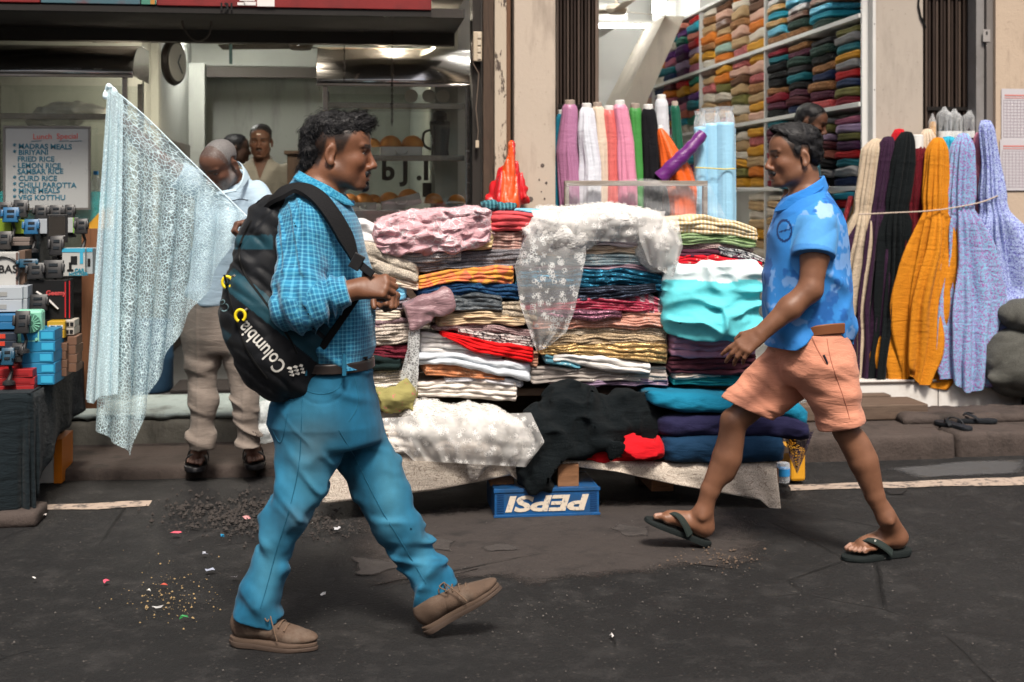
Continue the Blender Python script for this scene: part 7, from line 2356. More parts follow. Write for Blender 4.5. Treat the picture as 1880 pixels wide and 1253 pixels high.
for (x0, y0, x1, y1, Y, lb, sd) in [(436, 735, 520, 820, 6.35, 'crumpled clear plastic bag hanging near the vendor, beside the jeans', 5), (1440, 690, 1492, 745, 6.0, 'clear plastic bag lying on the right end of the turquoise bolt', 6)]:
 lo, hi = box_of(x0, y0, x1, y1, Y - .1, Y + .2)
 heap('plastic_bag', lb, [lump(x0 + 4, y0 + 20, x1, y1, Y, .08), lump(x0 + 25, y0, x1, y1 - 20, Y, .06)], lo, hi, .008, plastic_film('bag_film', (.80, .86, .88), .34, .25), .014, (16, 12, 16), 500 + sd, .02, 'plastic bag', .006, None)
# ---------------------------------------------------------------- cloth shop: shelves full of folded cloth
SX = 3.09
M_shelf = mat('shelf_white', (.60, .60, .58), .5, var=.05)
LEV = [.33, .86, 1.405, 1.925, 2.47, 3.02]
shelf = thing('shelving', 'tall white shelving along the right wall of the cloth shop', 'shelving', (3.2, 10.5, .284))
for z in LEV:
 slab('shelf_board', (SX, 7.64, z), (FX - .002, 13.62, z + .028), M_shelf, shelf, .002)
for i in range(4):
 y = 7.645 + i * 1.86 if i else 7.615
 slab('divider', (SX + .012, y, .29), (FX - .003, y + .022, 3.4), M_shelf, shelf)
def small_fold(seed, L=.42, Dp=.24, H=.06):
 r = np.random.default_rng(seed); nx, lay = 9, 2
 K = 14; P = np.zeros((nx, K, 3))
 for i in range(nx):
  s = i / (nx - 1); e = math.sqrt(max(.05, 1 - (2 * s - 1) ** 6)); hh = H * (.62 + .38 * e) * (1 + .10 * math.sin(s * 5 + seed))
  for j in range(9):
   v = j / 8; o = .022 * math.sqrt(max(0, 1 - (2 * v - 1) ** 2)) + .007 * abs(math.sin(v * math.pi * lay))
   P[i, j] = (-o * e + r.normal(0, .0022), (s - .5) * L, v * hh + .004 * math.sin(s * 7 + seed * 2))
  for j in range(5):
   P[i, 9 + j] = (Dp * min(1, (j + 1) / 3 if j < 3 else (5 - j) / 3), (s - .5) * L, hh if j < 3 else 0)
 I = np.arange(nx * K).reshape(nx, K); J = np.roll(I, -1, 1)
 F = [tuple(map(int, q)) for q in np.stack([I[:-1], J[:-1], J[1:], I[1:]], -1).reshape(-1, 4)] + [tuple(map(int, I[0][::-1])), tuple(map(int, I[-1]))]
 return mesh_of('folded_cloth', P.reshape(-1, 3), F, True)
SH = [small_fold(k) for k in range(6)]
for me in SH:
 me.materials.append(M_shelf)
PAL = dict(
 mustard=((.50, .24, .02), 0), scarlet=((.42, .010, .012), 0), crimson=((.20, .010, .022), 0), teal=((.010, .13, .16), 0), turquoise=((.02, .26, .36), 0), navy=((.010, .022, .07), 0),
 plum=((.055, .014, .05), 0), rose=((.42, .13, .20), 0), lilac=((.36, .26, .40), 0), grey=((.20, .20, .20), 0), ivory=((.56, .50, .42), 0), tan=((.40, .27, .14), 0), olive=((.15, .14, .04), 0),
 emerald=((.010, .16, .10), 0), black=((.010, .010, .011), 0), charcoal=((.03, .028, .03), 0), maroon=((.075, .012, .018), 0), salmon=((.52, .17, .12), 0), orange=((.55, .16, .02), 0), brown=((.10, .045, .022), 0),
 peach=((.56, .34, .26), 0), purple=((.10, .025, .16), 0), mint=((.30, .42, .36), 0),
 glittering_gold=((.30, .16, .03), 1), glittering_silver=((.34, .34, .36), 1), glittering_blue=((.01, .20, .36), 1), glittering_brown=((.10, .04, .02), 1), glittering_red=((.30, .01, .015), 1), patterned_black=((.016, .016, .016), 2), patterned_brown=((.22, .10, .035), 2), patterned_plum=((.07, .012, .03), 2), patterned_green=((.014, .04, .03), 2), patterned_rose=((.34, .09, .09), 2))
def pm(n):
 c, k = PAL[n]
 return fab('shelf_' + n, c, ['plain', 'sequin', 'embroider'][k], None if k == 0 else tuple(min(.85, x * 2.6 + .10) for x in c) if k == 1 else tuple(x * 2.2 + .05 for x in c), [60, 110, 90][k])
near_p = ['scarlet', 'teal', 'mustard', 'plum', 'maroon', 'black', 'turquoise', 'emerald', 'olive', 'navy', 'crimson', 'rose', 'salmon', 'grey', 'lilac']
dark_p = ['patterned_black', 'patterned_plum', 'patterned_green', 'black', 'charcoal', 'crimson', 'teal', 'navy', 'glittering_red', 'patterned_brown', 'scarlet', 'maroon', 'patterned_black']
warm_p = ['mustard', 'tan', 'ivory', 'patterned_brown', 'orange', 'brown', 'mint', 'patterned_rose', 'glittering_brown', 'tan', 'peach', 'olive', 'ivory']
far_p = ['purple', 'mustard', 'emerald', 'turquoise', 'plum', 'rose', 'orange', 'scarlet', 'navy', 'lilac', 'salmon', 'peach', 'maroon', 'ivory', 'teal']
glit_p = ['glittering_blue', 'glittering_gold', 'glittering_silver', 'glittering_brown', 'patterned_brown', 'patterned_green', 'turquoise', 'glittering_blue']
ORD = ['lowest', 'second', 'third', 'fourth', 'fifth', 'sixth', 'seventh', 'eighth', 'ninth']
NST = ['nearest', 'second', 'third', 'fourth', 'fifth', 'sixth', 'seventh', 'eighth', 'ninth', 'tenth', 'eleventh', 'twelfth', 'farthest']
rr = random.Random(11)
for lv, name in ((1, 'knee-high'), (2, 'waist-high'), (3, 'chest-high'), (4, 'top')):
 for st in range(13):
  if (lv == 1 and st not in (0, 1, 3, 4)) or (lv == 4 and st < 1) or (lv == 2 and st > 8):
   continue
  y = 7.665 + (st // 2) * .93 + (.235 if st % 2 == 0 else .685)
  pal = near_p if st < 1 or (st < 2 and lv < 3) else dark_p if st < 4 else warm_p if st < 8 else far_p
  if lv == 4:
   pal = glit_p if st < 4 else warm_p if st < 8 else far_p
  if lv == 1 and st in (3, 4):
   pal = ['ivory', 'tan', 'patterned_brown', 'ivory', 'mustard', 'tan', 'ivory']
  n = 9 if st < 4 else 7; z = LEV[lv] + .029
  last = None
  for k in range(n):
   c = rr.choice([q for q in pal if q != last]); last = c
   me = SH[rr.randrange(6)]
   o = bpy.data.objects.new('shelf_cloth', me); COL.objects.link(o)
   sz = rr.uniform(.84, 1.1) * (.50 if n == 9 else .66) / .5
   o.location = (SX + .035 + rr.uniform(-.012, .014), y + rr.uniform(-.012, .012), z); o.scale = (1, rr.uniform(.93, 1.03), sz * .98); o.rotation_euler = (rr.uniform(-.02, .02), 0, rr.uniform(-.04, .04))
   z += .0605 * sz * .97
   if z > LEV[lv + 1] - .045:
    o.scale[2] *= .8
   o.material_slots[0].link = 'OBJECT'; o.material_slots[0].material = pm(c)
   tag(o, f'{c.replace("_", " ")} folded cloth, {ORD[k]} in the {NST[st]} stack of the {name} shelf', 'folded cloth', 'folded cloths on the shelves')
   if z > LEV[lv + 1] - .04:
    break
# ---------------------------------------------------------------- upright bolts of cloth
def bolt(name, label, prof, Y, m, pleats=7, seed=0, amp=.14, flat=.75, n=110, k=50, cat='cloth bolt', group='upright cloth bolts', core=None, tie=None, top_close=True):
 """standing bolt with cloth draped round it; prof: (photo y, centre x, width px) from top to bottom"""
 pr = np.array(prof, float)
 ys = np.linspace(pr[0, 0], pr[-1, 0], k); t = np.linspace(0, 1, k)
 N_ = lambda *c: noise3(np.stack([np.ravel(v + 0 * TH) for v in c], 1), seed).reshape(k, n)
 th = np.linspace(0, 2 * math.pi, n, endpoint=False); Tt, TH = np.meshgrid(t, th, indexing='ij')
 xc = np.interp(ys, pr[:, 0], pr[:, 1]) + amp * 5 * n1(t * 5, seed); w = np.interp(ys, pr[:, 0], pr[:, 2]) * (1 + amp * .35 * n1(t * 6 + 9, seed))
 c = at_y(xc, ys, Y); r = w / 2 * d_of(xc, Y) / FPX
 a = amp * np.minimum(1, .25 + t * 1.6)
 if tie is not None:
  a = a * (.45 + .55 * np.minimum(1, np.abs(ys - tie) / 60)); r = r * (1 - .16 * np.exp(-((ys - tie) / 16) ** 2))
 ph = 1.6 * N_(Tt * 3, .4, seed); cs, sn = np.cos(TH), np.sin(TH)
 q = 1 + a[:, None] * (np.abs(np.sin((pleats * TH + ph * 2.4 + seed) / 2)) * 1.3 - .8 + 1.5 * N_(cs * 2.6 + Tt * 1.2, sn * 2.6, Tt * 2.2) + .8 * N_(cs * 6, sn * 6, Tt * 3 + 7))
 if top_close:
  q = q * (.6 + .4 * np.sqrt(np.minimum(1, Tt / .04)))
 dz = .03 * np.sin(2 * TH + seed) * (Tt > .97) + .02 * np.sin(5 * TH + seed) * Tt ** 2
 P = c[:, None] + np.stack([cs * r[:, None] * q, sn * np.clip(r * flat, .024, .075)[:, None] * q, -dz], -1)
 T = thing(name, label, cat, (P[-1, :, 0].mean(), Y, P[-1, :, 2].min()), group)
 V = np.concatenate([P.reshape(-1, 3), [P[0].mean(0) + [0, 0, .006]]])
 I = np.arange(k * n).reshape(k, n); J = np.roll(I, -1, 1)
 F = [tuple(map(int, q)) for q in np.stack([I[:-1], I[1:], J[1:], J[:-1]], -1).reshape(-1, 4)] + [(k * n, int(I[0, j]), int(J[0, j])) for j in range(n)]
 link('drape', mesh_of(name, V, F, True), m, T)
 if core:
  x, y0, y1, w, mm = core
  a = at_y(x, y1, Y); b = at_y(x, y0, Y); r = w / 2 * d_of(x, Y) / FPX
  MB().lathe((a[0], Y, a[2]), [(r, 0), (r, b[2] - a[2] - .004), (r * .85, b[2] - a[2]), (r * .4, b[2] - a[2] - .002)], 18).out('core', mm, T, True)
 return T
wc = mat('roll_core_white', (.62, .62, .60), .7)
film = plastic_film('wrap_film', (.85, .88, .9), .20, .18)
LB = [('mauve satin', [(190, 1046, 28), (215, 1046, 30), (280, 1042, 38), (330, 1046, 38), (460, 1052, 36)], 7.50, (.36, .15, .27), 'satin'), ('teal', [(208, 1034, 26), (300, 1026, 26), (460, 1034, 30)], 7.56, (.01, .13, .20), 'plain'),
      ('white cotton', [(196, 1077, 26), (240, 1078, 34), (300, 1086, 40), (460, 1084, 36)], 7.48, (.60, .62, .68), 'plain'), ('cream', [(194, 1097, 24), (260, 1104, 30), (460, 1110, 28)], 7.53, (.58, .48, .38), 'plain'),
      ('coral pink', [(200, 1118, 26), (240, 1122, 28), (330, 1126, 26), (460, 1128, 26)], 7.52, (.60, .13, .12), 'satin'), ('candy pink', [(190, 1138, 26), (260, 1148, 32), (330, 1152, 36), (460, 1152, 34)], 7.49, (.62, .23, .34), 'satin'),
      ('leaf green', [(196, 1166, 24), (280, 1170, 24), (460, 1174, 24)], 7.53, (.05, .24, .05), 'satin'), ('black', [(198, 1190, 26), (280, 1196, 34), (460, 1200, 32)], 7.50, (.010, .010, .012), 'plain'),
      ('bright orange satin', [(236, 1212, 12), (262, 1222, 30), (310, 1240, 56), (350, 1250, 50), (460, 1256, 46)], 7.47, (.66, .10, .008), 'satin'), ('dark green', [(192, 1239, 17), (300, 1246, 20), (460, 1246, 24)], 7.56, (.006, .09, .05), 'satin'),
      ('clear wrapped white', [(180, 1214, 24), (260, 1216, 30), (460, 1218, 30)], 7.60, (.55, .56, .60), 'plain')]
for i, (nm, pr, Y, c, pt) in enumerate(LB):
 x, y0 = pr[0][1], pr[0][0]
 bolt('cloth_bolt', f'{nm} cloth bolt standing behind the framed plastic sheet by the pillar', pr, Y, fab('bolt_' + nm, c, pt, bump=.25), 5, 600 + i, .13, .9, core=(x, y0 - 6, y0 + 20, pr[0][2] * .7, wc if i % 3 else mat('roll_core_card', (.30, .24, .2), .8)))
pts = spline([at_y(1212, 328, 7.42), at_y(1240, 300, 7.40), at_y(1268, 272, 7.40), at_y(1290, 246, 7.42)], 20)
o = thing('cloth_bolt', 'purple rolled cloth leaning diagonally across the orange satin', 'cloth bolt', pts[0], 'upright cloth bolts')
MB().tube(pts, [.034 + .012 * (1 - i / len(pts)) + .003 * math.sin(i * 1.7) for i in range(len(pts))], 14).out('roll', fab('bolt_purple', (.12, .015, .15), 'satin'), o, True)
MB().tube([pts[-2], pts[-1] + (pts[-1] - pts[-2]) * .15], .022, 12).out('core', mat('roll_core_card', (.30, .24, .2), .8), o, True)
for i, (x, w, t) in enumerate([(1285, 22, 222), (1306, 36, 216), (1330, 36, 214), (1342, 16, 224)]):
 T = bolt('wrapped_roll', ['leftmost narrow', 'second', 'third, widest', 'rightmost narrow'][i] + ' light blue cloth roll of four in clear wrap', [(t + 12, x, w), (300, x + 1, w), (470, x + 2, w)], 7.50 + .03 * (i % 2), fab('bolt_lightblue', (.30, .56, .74), 'satin', bump=.15), 4, 640 + i, .04, 1.0, top_close=False)
 q = at_y(x, t + 10, 7.51); r = w / 2 * d_of(x, 7.51) / FPX
 MB().lathe((q[0], 7.51 + .03 * (i % 2), q[2]), [(r * 1.06, -.35), (r * 1.07, 0), (r * 1.0, .03), (r * .8, .06), (r * 1.0, .09)], 14).out('wrap', film, T, True)
tp = [at_y(x, y, 7.43) for x, y in [(1276, 308), (1300, 309), (1330, 311), (1350, 310)]]
tag(MB().tube(tp, .004, 6).out('tie_tape', mat('yellow_tape', (.60, .46, .03), .5), None, True), 'yellow tape tied round the light blue rolls', 'tape')
fr = thing('sheet_frame', 'worn wooden frame covered with clear plastic in front of the bolts', 'frame', at_y(1168, 395, 7.37))
mf = wood('grey_frame_wood', (.16, .14, .12), (.30, .26, .22), 1, 0)
a, b = at_y(1036, 332, 7.37), at_y(1298, 342, 7.37)
slab('rail', (a[0], 7.35, b[2]), (b[0], 7.39, a[2]), mf, fr, .003)
for x0, x1 in ((1036, 1044), (1290, 1298)):
 p, q = at_y(x0, 342, 7.37), at_y(x1, 480, 7.37)
 slab('post', (p[0], 7.352, .285), (q[0], 7.388, p[2] - .001), mf, fr, .003)
P = np.zeros((30, 14, 3))
for i in range(30):
 for j in range(14):
  s, t = i / 29, j / 13
  P[i, j] = at_y(1040 + s * (262 + 40 * t), 334 + t * 82 + 6 * math.sin(s * 9), 7.338 - .10 * t + .025 * noise3(np.array([[s * 9, t * 4, 1]]), 4)[0])
sheet('plastic_cover', P, plastic_film('crinkle_film', (.9, .93, .95), .05, .1), fr)
RBt = [('beige eyelet', [(256, 1610, 14), (275, 1606, 40), (385, 1590, 48), (400, 1588, 44), (520, 1582, 62), (640, 1570, 60), (695, 1568, 50)], 7.50, ('dots', (.46, .37, .27), (.20, .15, .10), 170)),
       ('plum dotted', [(252, 1632, 18), (300, 1626, 36), (390, 1612, 40), (560, 1594, 62), (690, 1584, 54)], 7.46, ('dots', (.030, .010, .030), (.008, .004, .010), 160)),
       ('thin red', [(238, 1652, 18), (380, 1632, 22), (690, 1604, 30)], 7.48, ('plain', (.42, .008, .016), None, 60)), ('black cotton', [(243, 1664, 20), (300, 1656, 40), (388, 1644, 44), (560, 1632, 52), (694, 1622, 46)], 7.43, ('plain', (.007, .009, .010), None, 60)),
       ('dark red', [(270, 1684, 36), (388, 1676, 36), (560, 1664, 40), (690, 1652, 44)], 7.45, ('lacey', (.15, .006, .014), None, 120)), ('pale cream', [(238, 1704, 26), (260, 1706, 34), (420, 1710, 30), (690, 1712, 30)], 7.49, ('plain', (.52, .42, .32), None, 60)),
       ('mustard orange', [(254, 1722, 14), (280, 1720, 36), (388, 1716, 50), (460, 1712, 58), (560, 1694, 80), (660, 1682, 76), (702, 1676, 52)], 7.345, ('dots', (.52, .19, .010), (.30, .085, .004), 150)),
       ('turquoise', [(252, 1740, 14), (400, 1738, 20), (600, 1730, 40), (692, 1722, 44)], 7.45, ('print', (.03, .33, .46), (.02, .22, .36), 60)),
       ('lavender printed', [(246, 1768, 14), (275, 1766, 38), (380, 1760, 44), (460, 1768, 66), (560, 1776, 78), (650, 1774, 72), (704, 1772, 62)], 7.335, ('print', (.20, .40, .58), (.30, .08, .30), 190)),
       ('pink flowered', [(244, 1800, 16), (300, 1804, 30), (380, 1806, 34), (520, 1812, 44), (690, 1810, 50)], 7.40, ('floral', (.50, .18, .26), (.10, .03, .05), 90)),
       ('pale violet printed', [(222, 1810, 14), (300, 1818, 26), (372, 1822, 34), (440, 1834, 58), (530, 1846, 66), (560, 1832, 48), (680, 1822, 36)], 7.325, ('print', (.36, .44, .66), (.12, .12, .40), 170))]
for i, (nm, pr, Y, (pt, c, c2, sc)) in enumerate(RBt):
 pr = [(y_, x_, max(w_, 24) * (1.1 if y_ < 400 else 1.32)) for y_, x_, w_ in pr]
 bolt('cloth_bolt', f'{nm} cloth bolt draped upright on the tiled platform at right', pr, Y, fab('rbolt_' + nm, c, pt, c2, sc, bump=.4), 15, 700 + i, .46, .8, tie=388, core=(1683, 248, 275, 24, wc) if nm == 'dark red' else None)
for i, (x, y0, y1, w, c, lb) in enumerate([(1712, 224, 262, 14, (.50, .24, .02), 'yellow'), (1734, 212, 262, 28, (.03, .034, .036), 'left dark grey'), (1752, 216, 262, 30, (.05, .05, .045), 'middle dark grey'), (1781, 218, 262, 32, (.018, .010, .012), 'brown black'), (1800, 214, 250, 12, (.42, .02, .08), 'crimson')]):
 Y = 7.52 + .006 * i; p = at_y(x, y1, Y); q = at_y(x, y0, Y); r = w / 2 * d_of(x, Y) / FPX
 T = thing('wrapped_roll', f'{lb} cloth roll in clear bag behind the printed bolts at right', 'cloth roll', (p[0], Y, .284), 'bagged rolls at right')
 MB().lathe((p[0], Y, .286), [(r * .95, 0), (r * .95, q[2] - .30), (r * .8, q[2] - .286)], 18).out('roll', fab('roll_' + lb, c), T, True)
 if i in (1, 2, 3):
  MB().lathe((p[0], Y, at_y(x, 248, Y)[2]), [(r * .97, -.02), (r * .97, .022)], 18).out('paper_band', wc, T, True)
 MB().lathe((p[0], Y, q[2]), [(r * 1.03, -.12), (r * 1.05, 0), (r * .75, .02), (r * .45, .03), (r * .2, .052)], 7).out('clear_bag', film, T, True)
tag(MB().tube(spline([at_y(x, y, 7.265) for x, y in [(1576, 394), (1640, 391), (1700, 388), (1750, 382), (1800, 372), (1832, 360)]], 24), .0045, 6).out('rope', mat('pale_rope', (.42, .34, .28), .8), None, True), 'thin pale rope tied across the upright bolts at right', 'rope')
gs = thing('sequin_cloth', 'gold, blue and red sequined cloths hanging below the nearest shelf', 'cloth', at_y(1570, 470, 7.75))
for i, (nm, dx) in enumerate((('glittering_red', -12), ('glittering_gold', 0), ('glittering_blue', 12))):
 MB().tube(spline([at_y(1574 + dx, 362, 7.72), at_y(1564 + dx, 400, 7.70), at_y(1552 + dx, 440, 7.70), at_y(1548 + dx, 520, 7.72)], 14), .03, 10, flat=.5).out('fold', pm(nm), gs, True)
# ---------------------------------------------------------------- lamps and fans
def fan(label, c, R, n, m, a0=0.0):
 T = thing('ceiling_fan', label, 'ceiling fan', c)
 MB().lathe(c, [(.02, -.05), (.075, -.045), (.095, -.01), (.085, .02), (.03, .04)], 20).out('motor', m, T, True)
 MB().tube([np.array(c) + [0, 0, .04], np.array(c) + [0, 0, .45]], .013, 8).out('rod', m, T, True)
 for i in range(n):
  a = a0 + i * 2 * math.pi / n; Rm = rotz(a)
  mb = MB(); mb.box(np.array(c) + Rm @ np.array([.09 + R / 2, 0, -.02]), (R / 2, .055, .003), Rm @ rotx(.2)); mb.out('blade', m, T)
 return T
def tube_lamp(label, a, b, st, r=.016):
 T = thing('tube_light', label, 'tube light', a)
 a, b = np.array(a), np.array(b)
 MB().tube([a, b], r, 10).out('tube', emis('tube_glow', (1, .98, .93), st), T, True)
 d = (b - a) / 2
 slab('batten', tuple(np.minimum(a, b) + [-.03, -.022, r + .004]), tuple(np.maximum(a, b) + [.03, .022, r + .03]), M_white, T)
 return T
tube_lamp('lit tube light under the stair landing at back of cloth shop', at_y(1100, 48, 11.9), at_y(1196, 48, 11.9), 14)
tube_lamp('short lit tube light slanting on the food shop side wall', at_y(349, 45, 9.9) + [.0, 0, 0], at_y(380, 62, 11.0), 70, .02)
p = at_y(1210, 12, 12.6); T = thing('pendant_lamp', 'bright frosted lamp hanging high at the back of the cloth shop', 'lamp', p)
MB().lathe(p, [(.03, .1), (.06, .09), (.065, -.06), (.05, -.075)], 18).out('shade', emis('bulb_glow', (1, .98, .94), 16), T, True)
fan('cream ceiling fan hanging above the stair in the cloth shop', at_y(1132, 16, 11.0), .5, 3, mat('fan_cream', (.42, .36, .29), .5), .5)
fan('brown ceiling fan in the food shop behind the right cabinet', at_y(552, 80, 9.6), .52, 3, mat('fan_brown', (.10, .075, .055), .5), 2.9)
for x, y, nm in ((385, 36, 'left'), (720, 40, 'right')):
 p = at_y(x, y, 8.05); T = thing('ceiling_lamp', f'round lit ceiling lamp at {nm} under the food shop ceiling', 'ceiling lamp', p)
 MB().lathe((p[0], 8.05, 2.485), [(.062, 0), (.068, .012), (.068, .03)], 24).out('rim', steel(), T, True)
 MB().lathe((p[0], 8.05, 2.478), [(.052, 0), (.058, .006)], 24).out('diffuser', emis('lamp_glow', (1, .88, .70), 330), T, True)
for i, y in enumerate((9.0, 10.8)):
 tube_lamp(['lit tube light on cloth shop ceiling nearer the street', 'lit tube light on cloth shop ceiling nearer the stair'][i], (1.6, y, 3.46), (2.7, y, 3.46), 24, .02)
# ---------------------------------------------------------------- food shop: steel cabinets, menu boards, whiteboard
def cabinet(label, x0, x1, ytop, yhood, ybot, Y, shelves, seed, dep=.55):
 a = at_y(x0, ybot, Y); b = at_y(x1, ytop, Y)
 zt = b[2]; zh = at_y(x0, yhood, Y)[2]; zb = a[2]
 T = thing('food_cabinet', label, 'food cabinet', ((a[0] + b[0]) / 2, Y + dep / 2, .21))
 n = 14
 pr = [(Y - .05 + (.34) * (1 - math.cos(t * math.pi / 2)), zh + (zt - zh) * math.sin(t * math.pi / 2)) for t in np.linspace(0, 1, n)]
 Pg = np.zeros((2, n + 1, 3))
 for i, xx in enumerate((a[0] - .02, b[0] + .02)):
  for j, (y, z) in enumerate(pr):
   Pg[i, j] = (xx, y, z)
  Pg[i, n] = (xx, Y + dep, zt)
 o = sheet('curved_hood', Pg, steel(), T); s = o.modifiers.new('t', 'SOLIDIFY'); s.thickness = .004
 for xx in (a[0] - .018, b[0] + .014):
  MB().prism([(xx, y, z) for y, z in pr] + [(xx, Y + dep, zt), (xx, Y + dep, zh)], (.004, 0, 0)).out('hood_end', steel(), T)
 slab('hood_lip', (a[0] - .022, Y - .058, zh - .014), (b[0] + .022, Y - .046, zh + .004), steel(), T, .003)
 for xx in (a[0] + .015, b[0] - .045):
  for yy in (Y - .03, Y + dep - .04):
   slab('post', (xx, yy, .21), (xx + .030, yy + .030, zh - .002), steel(), T, .005)
 slab('base', (a[0], Y, .21), (b[0], Y + dep, zb), steel(), T, .004)
 for z in shelves:
  slab('shelf', (a[0] + .05, Y + .01, z), (b[0] - .05, Y + dep - .05, z + .010), steel(), T, .002)
  slab('shelf_rail', (a[0] + .05, Y - .004, z - .012), (b[0] - .05, Y + .008, z + .022), steel(), T, .002)
 slab('pane', (a[0] + .046, Y - .018, zb + .002), (b[0] - .046, Y - .013, zh - .016), glass_pane(), T)
 slab('back_pane', (a[0] + .046, Y + dep - .02, zb + .002), (b[0] - .046, Y + dep - .015, zh - .016), glass_pane(), T)
 return T, a, b
zsh = lambda y, Y: at_y(700, y, Y)[2]
CY2 = 7.72
cabinet('steel food display cabinet with curved hood, right of the food shop doorway', 588, 868, 82, 155, 386, CY2, [zsh(196, CY2), zsh(292, CY2)], 1)
cabinet('steel food display cabinet with curved hood, left behind the whiteboard', -60, 240, 76, 137, 470, 7.62, [at_y(100, 216, 7.62)[2]], 2)
M_pan = mat('aluminium_pan', (.55, .55, .54), .3, metal=1.0); M_bun = mat('orange_bread', (.50, .17, .018), .6, var=.3, vscale=18, dirt=(.56, .26, .05), dscale=8)
def pan(x0, x1, y0, y1, Y, lb, tilt=0.0):
 a, b = at_y(x0, y1, Y), at_y(x1, y0, Y)
 T = thing('food_tray', lb, 'tray', ((a[0] + b[0]) / 2, Y + .12, a[2]))
 R = roty(tilt); c = np.array([(a[0] + b[0]) / 2, Y + .13, (a[2] + b[2]) / 2]); hx, hz = (b[0] - a[0]) / 2, (b[2] - a[2]) / 2
 MB().box(c + R @ np.array([0, -.125, 0]), (hx, .004, hz), R).box(c + R @ np.array([0, .125, 0]), (hx, .004, hz), R).box(c + R @ np.array([hx, 0, 0]), (.004, .129, hz), R).box(c + R @ np.array([-hx, 0, 0]), (.004, .129, hz), R).box(c - R @ np.array([0, 0, hz]), (hx, .125, .003), R).out('tray_body', M_pan, T)
 MB().tube([c + R @ np.array(q) for q in spline([(-hx * .3, -.131, hz * .3), (-hx * .2, -.15, -hz * .3), (hx * .2, -.15, -hz * .3), (hx * .3, -.131, hz * .3)], 10)], .003, 6).out('handle', M_pan, T, True)
def bun(x, y, w, Y, lb, h=.62):
 c = at_y(x, y, Y); r = w / 2 * d_of(x, Y) / FPX
 o = MB().lathe((c[0], Y, c[2]), [(r * .9, 0)] + [(r * math.cos(t), r * h * 2 * math.sin(t) * .8 + .004) for t in np.linspace(.05, 1.5, 9)], 22).out('flat_bread', M_bun, None, True, (c[0], Y, c[2]))
 tag(o, lb, 'bread', 'orange breads in the cabinet')
pan(700, 774, 270, 290, 7.80, 'small steel tray on the middle shelf of the right cabinet'); pan(640, 690, 372, 388, 7.80, 'steel tray at bottom left of the right cabinet'); pan(702, 772, 362, 382, 7.78, 'tilted steel tray at the bottom of the right cabinet', -.24)
for i, (x, y, w, Y, lb) in enumerate([(684, 270, 30, 7.9, 'orange bread at left end of middle cabinet shelf'), (717, 271, 42, 7.9, 'round orange bread left in the tray on middle shelf'), (757, 271, 42, 7.92, 'round orange bread right in the tray on middle shelf'), (642, 374, 34, 7.9, 'orange bread beside the goatee, bottom of cabinet'), (668, 374, 36, 7.92, 'orange bread second from left, bottom of cabinet'), (686, 373, 30, 8.0, 'orange bread behind the left ones, bottom of cabinet'), (715, 374, 40, 7.9, 'orange bread in left of the tilted tray'), (750, 368, 40, 7.96, 'orange bread in right of the tilted tray'), (796, 374, 36, 7.95, 'browned bread left of the two at bottom right of cabinet'), (838, 375, 34, 7.95, 'browned bread at far bottom right of cabinet'), (820, 362, 30, 8.08, 'browned bread behind the bottom right pair')]):
 bun(x, y, w, Y, lb)
for i, (x, nm) in enumerate(((755, 'left'), (787, 'middle'), (813, 'right'))):
 c = at_y(x, 177, 7.86); T = tag(MB().lathe(c, [(.040, 0), (.040, .012), (.034, .015)], 24, 1).out('round_lid', mat('lid_cream', (.50, .45, .38), .5), None, True, c), f'round cream lid standing at {nm} on the top cabinet shelf', 'lid', 'round lids')
c = at_y(808, 290, 7.92); T = thing('blender_jug', 'dark blender jug on the middle shelf of the right cabinet', 'blender', c)
MB().lathe(c, [(.05, 0), (.055, .02), (.05, .05), (.062, .18), (.064, .2)], 20).out('jug', plastic_film('smoked_jug', (.05, .05, .05), .7), T, True)
MB().lathe(c + [0, 0, .2], [(.066, 0), (.066, .02), (.045, .03), (.045, .07), (.03, .085)], 20).out('lid', mat('jug_lid_black', (.012, .014, .016), .3), T, True)
MB().tube(spline([c + [-.06, 0, .17], c + [-.10, 0, .15], c + [-.10, 0, .08], c + [-.055, 0, .05]], 10), .008, 8).out('handle', mat('jug_lid_black', (.012, .014, .016), .3), T, True)
lt = thing('window_lettering', 'big dark letters on the rear pane of the right cabinet', 'lettering', at_y(770, 330, 8.24))
for ch, x, w in (('b', 700, 34), ('J', 738, 20), ('.', 764, 8), ('I', 776, 22), ('(', 800, 18), ('J', 826, 20)):
 text_mesh('letter', ch, .17, at_y(x, 330, 8.235), (1, 0, 0), (0, 0, 1), mat('letter_black', (.012, .011, .010), .5), lt, bold=.006)
for nm, x0, x1, c in (('black', 776, 792, (.01, .01, .01)), ('green', 804, 820, (.02, .22, .08))):
 a, b = at_y(x0, 362, 8.1), at_y(x1, 336, 8.1)
 tag(slab('packet', (a[0], 8.1, a[2]), (b[0], 8.13, b[2]), mat('packet_' + nm, c, .5)), f'small {nm} packet standing low in the right cabinet', 'packet')
for x, y0, y1, nm in ((632, 86, 152, 'shorter left'), (720, 40, 235, 'long right')):
 T = thing('chain', f'{nm} dark chain hanging in front of the cabinet hood', 'chain', at_y(x, y1, 7.62))
 n = int((y1 - y0) / 5.5)
 for i in range(n):
  c = at_y(x, y0 + i * 5.5, 7.625)
  pts = [c + (np.array([.0045 * math.cos(t), 0, .012 * math.sin(t)]) if i % 2 else np.array([0, .0045 * math.cos(t), .012 * math.sin(t)])) for t in np.linspace(0, 6.28, 9)]
  MB().tube(pts, .0022, 5, False).out('link', mat('chain_rust', (.03, .022, .018), .6), T, True)
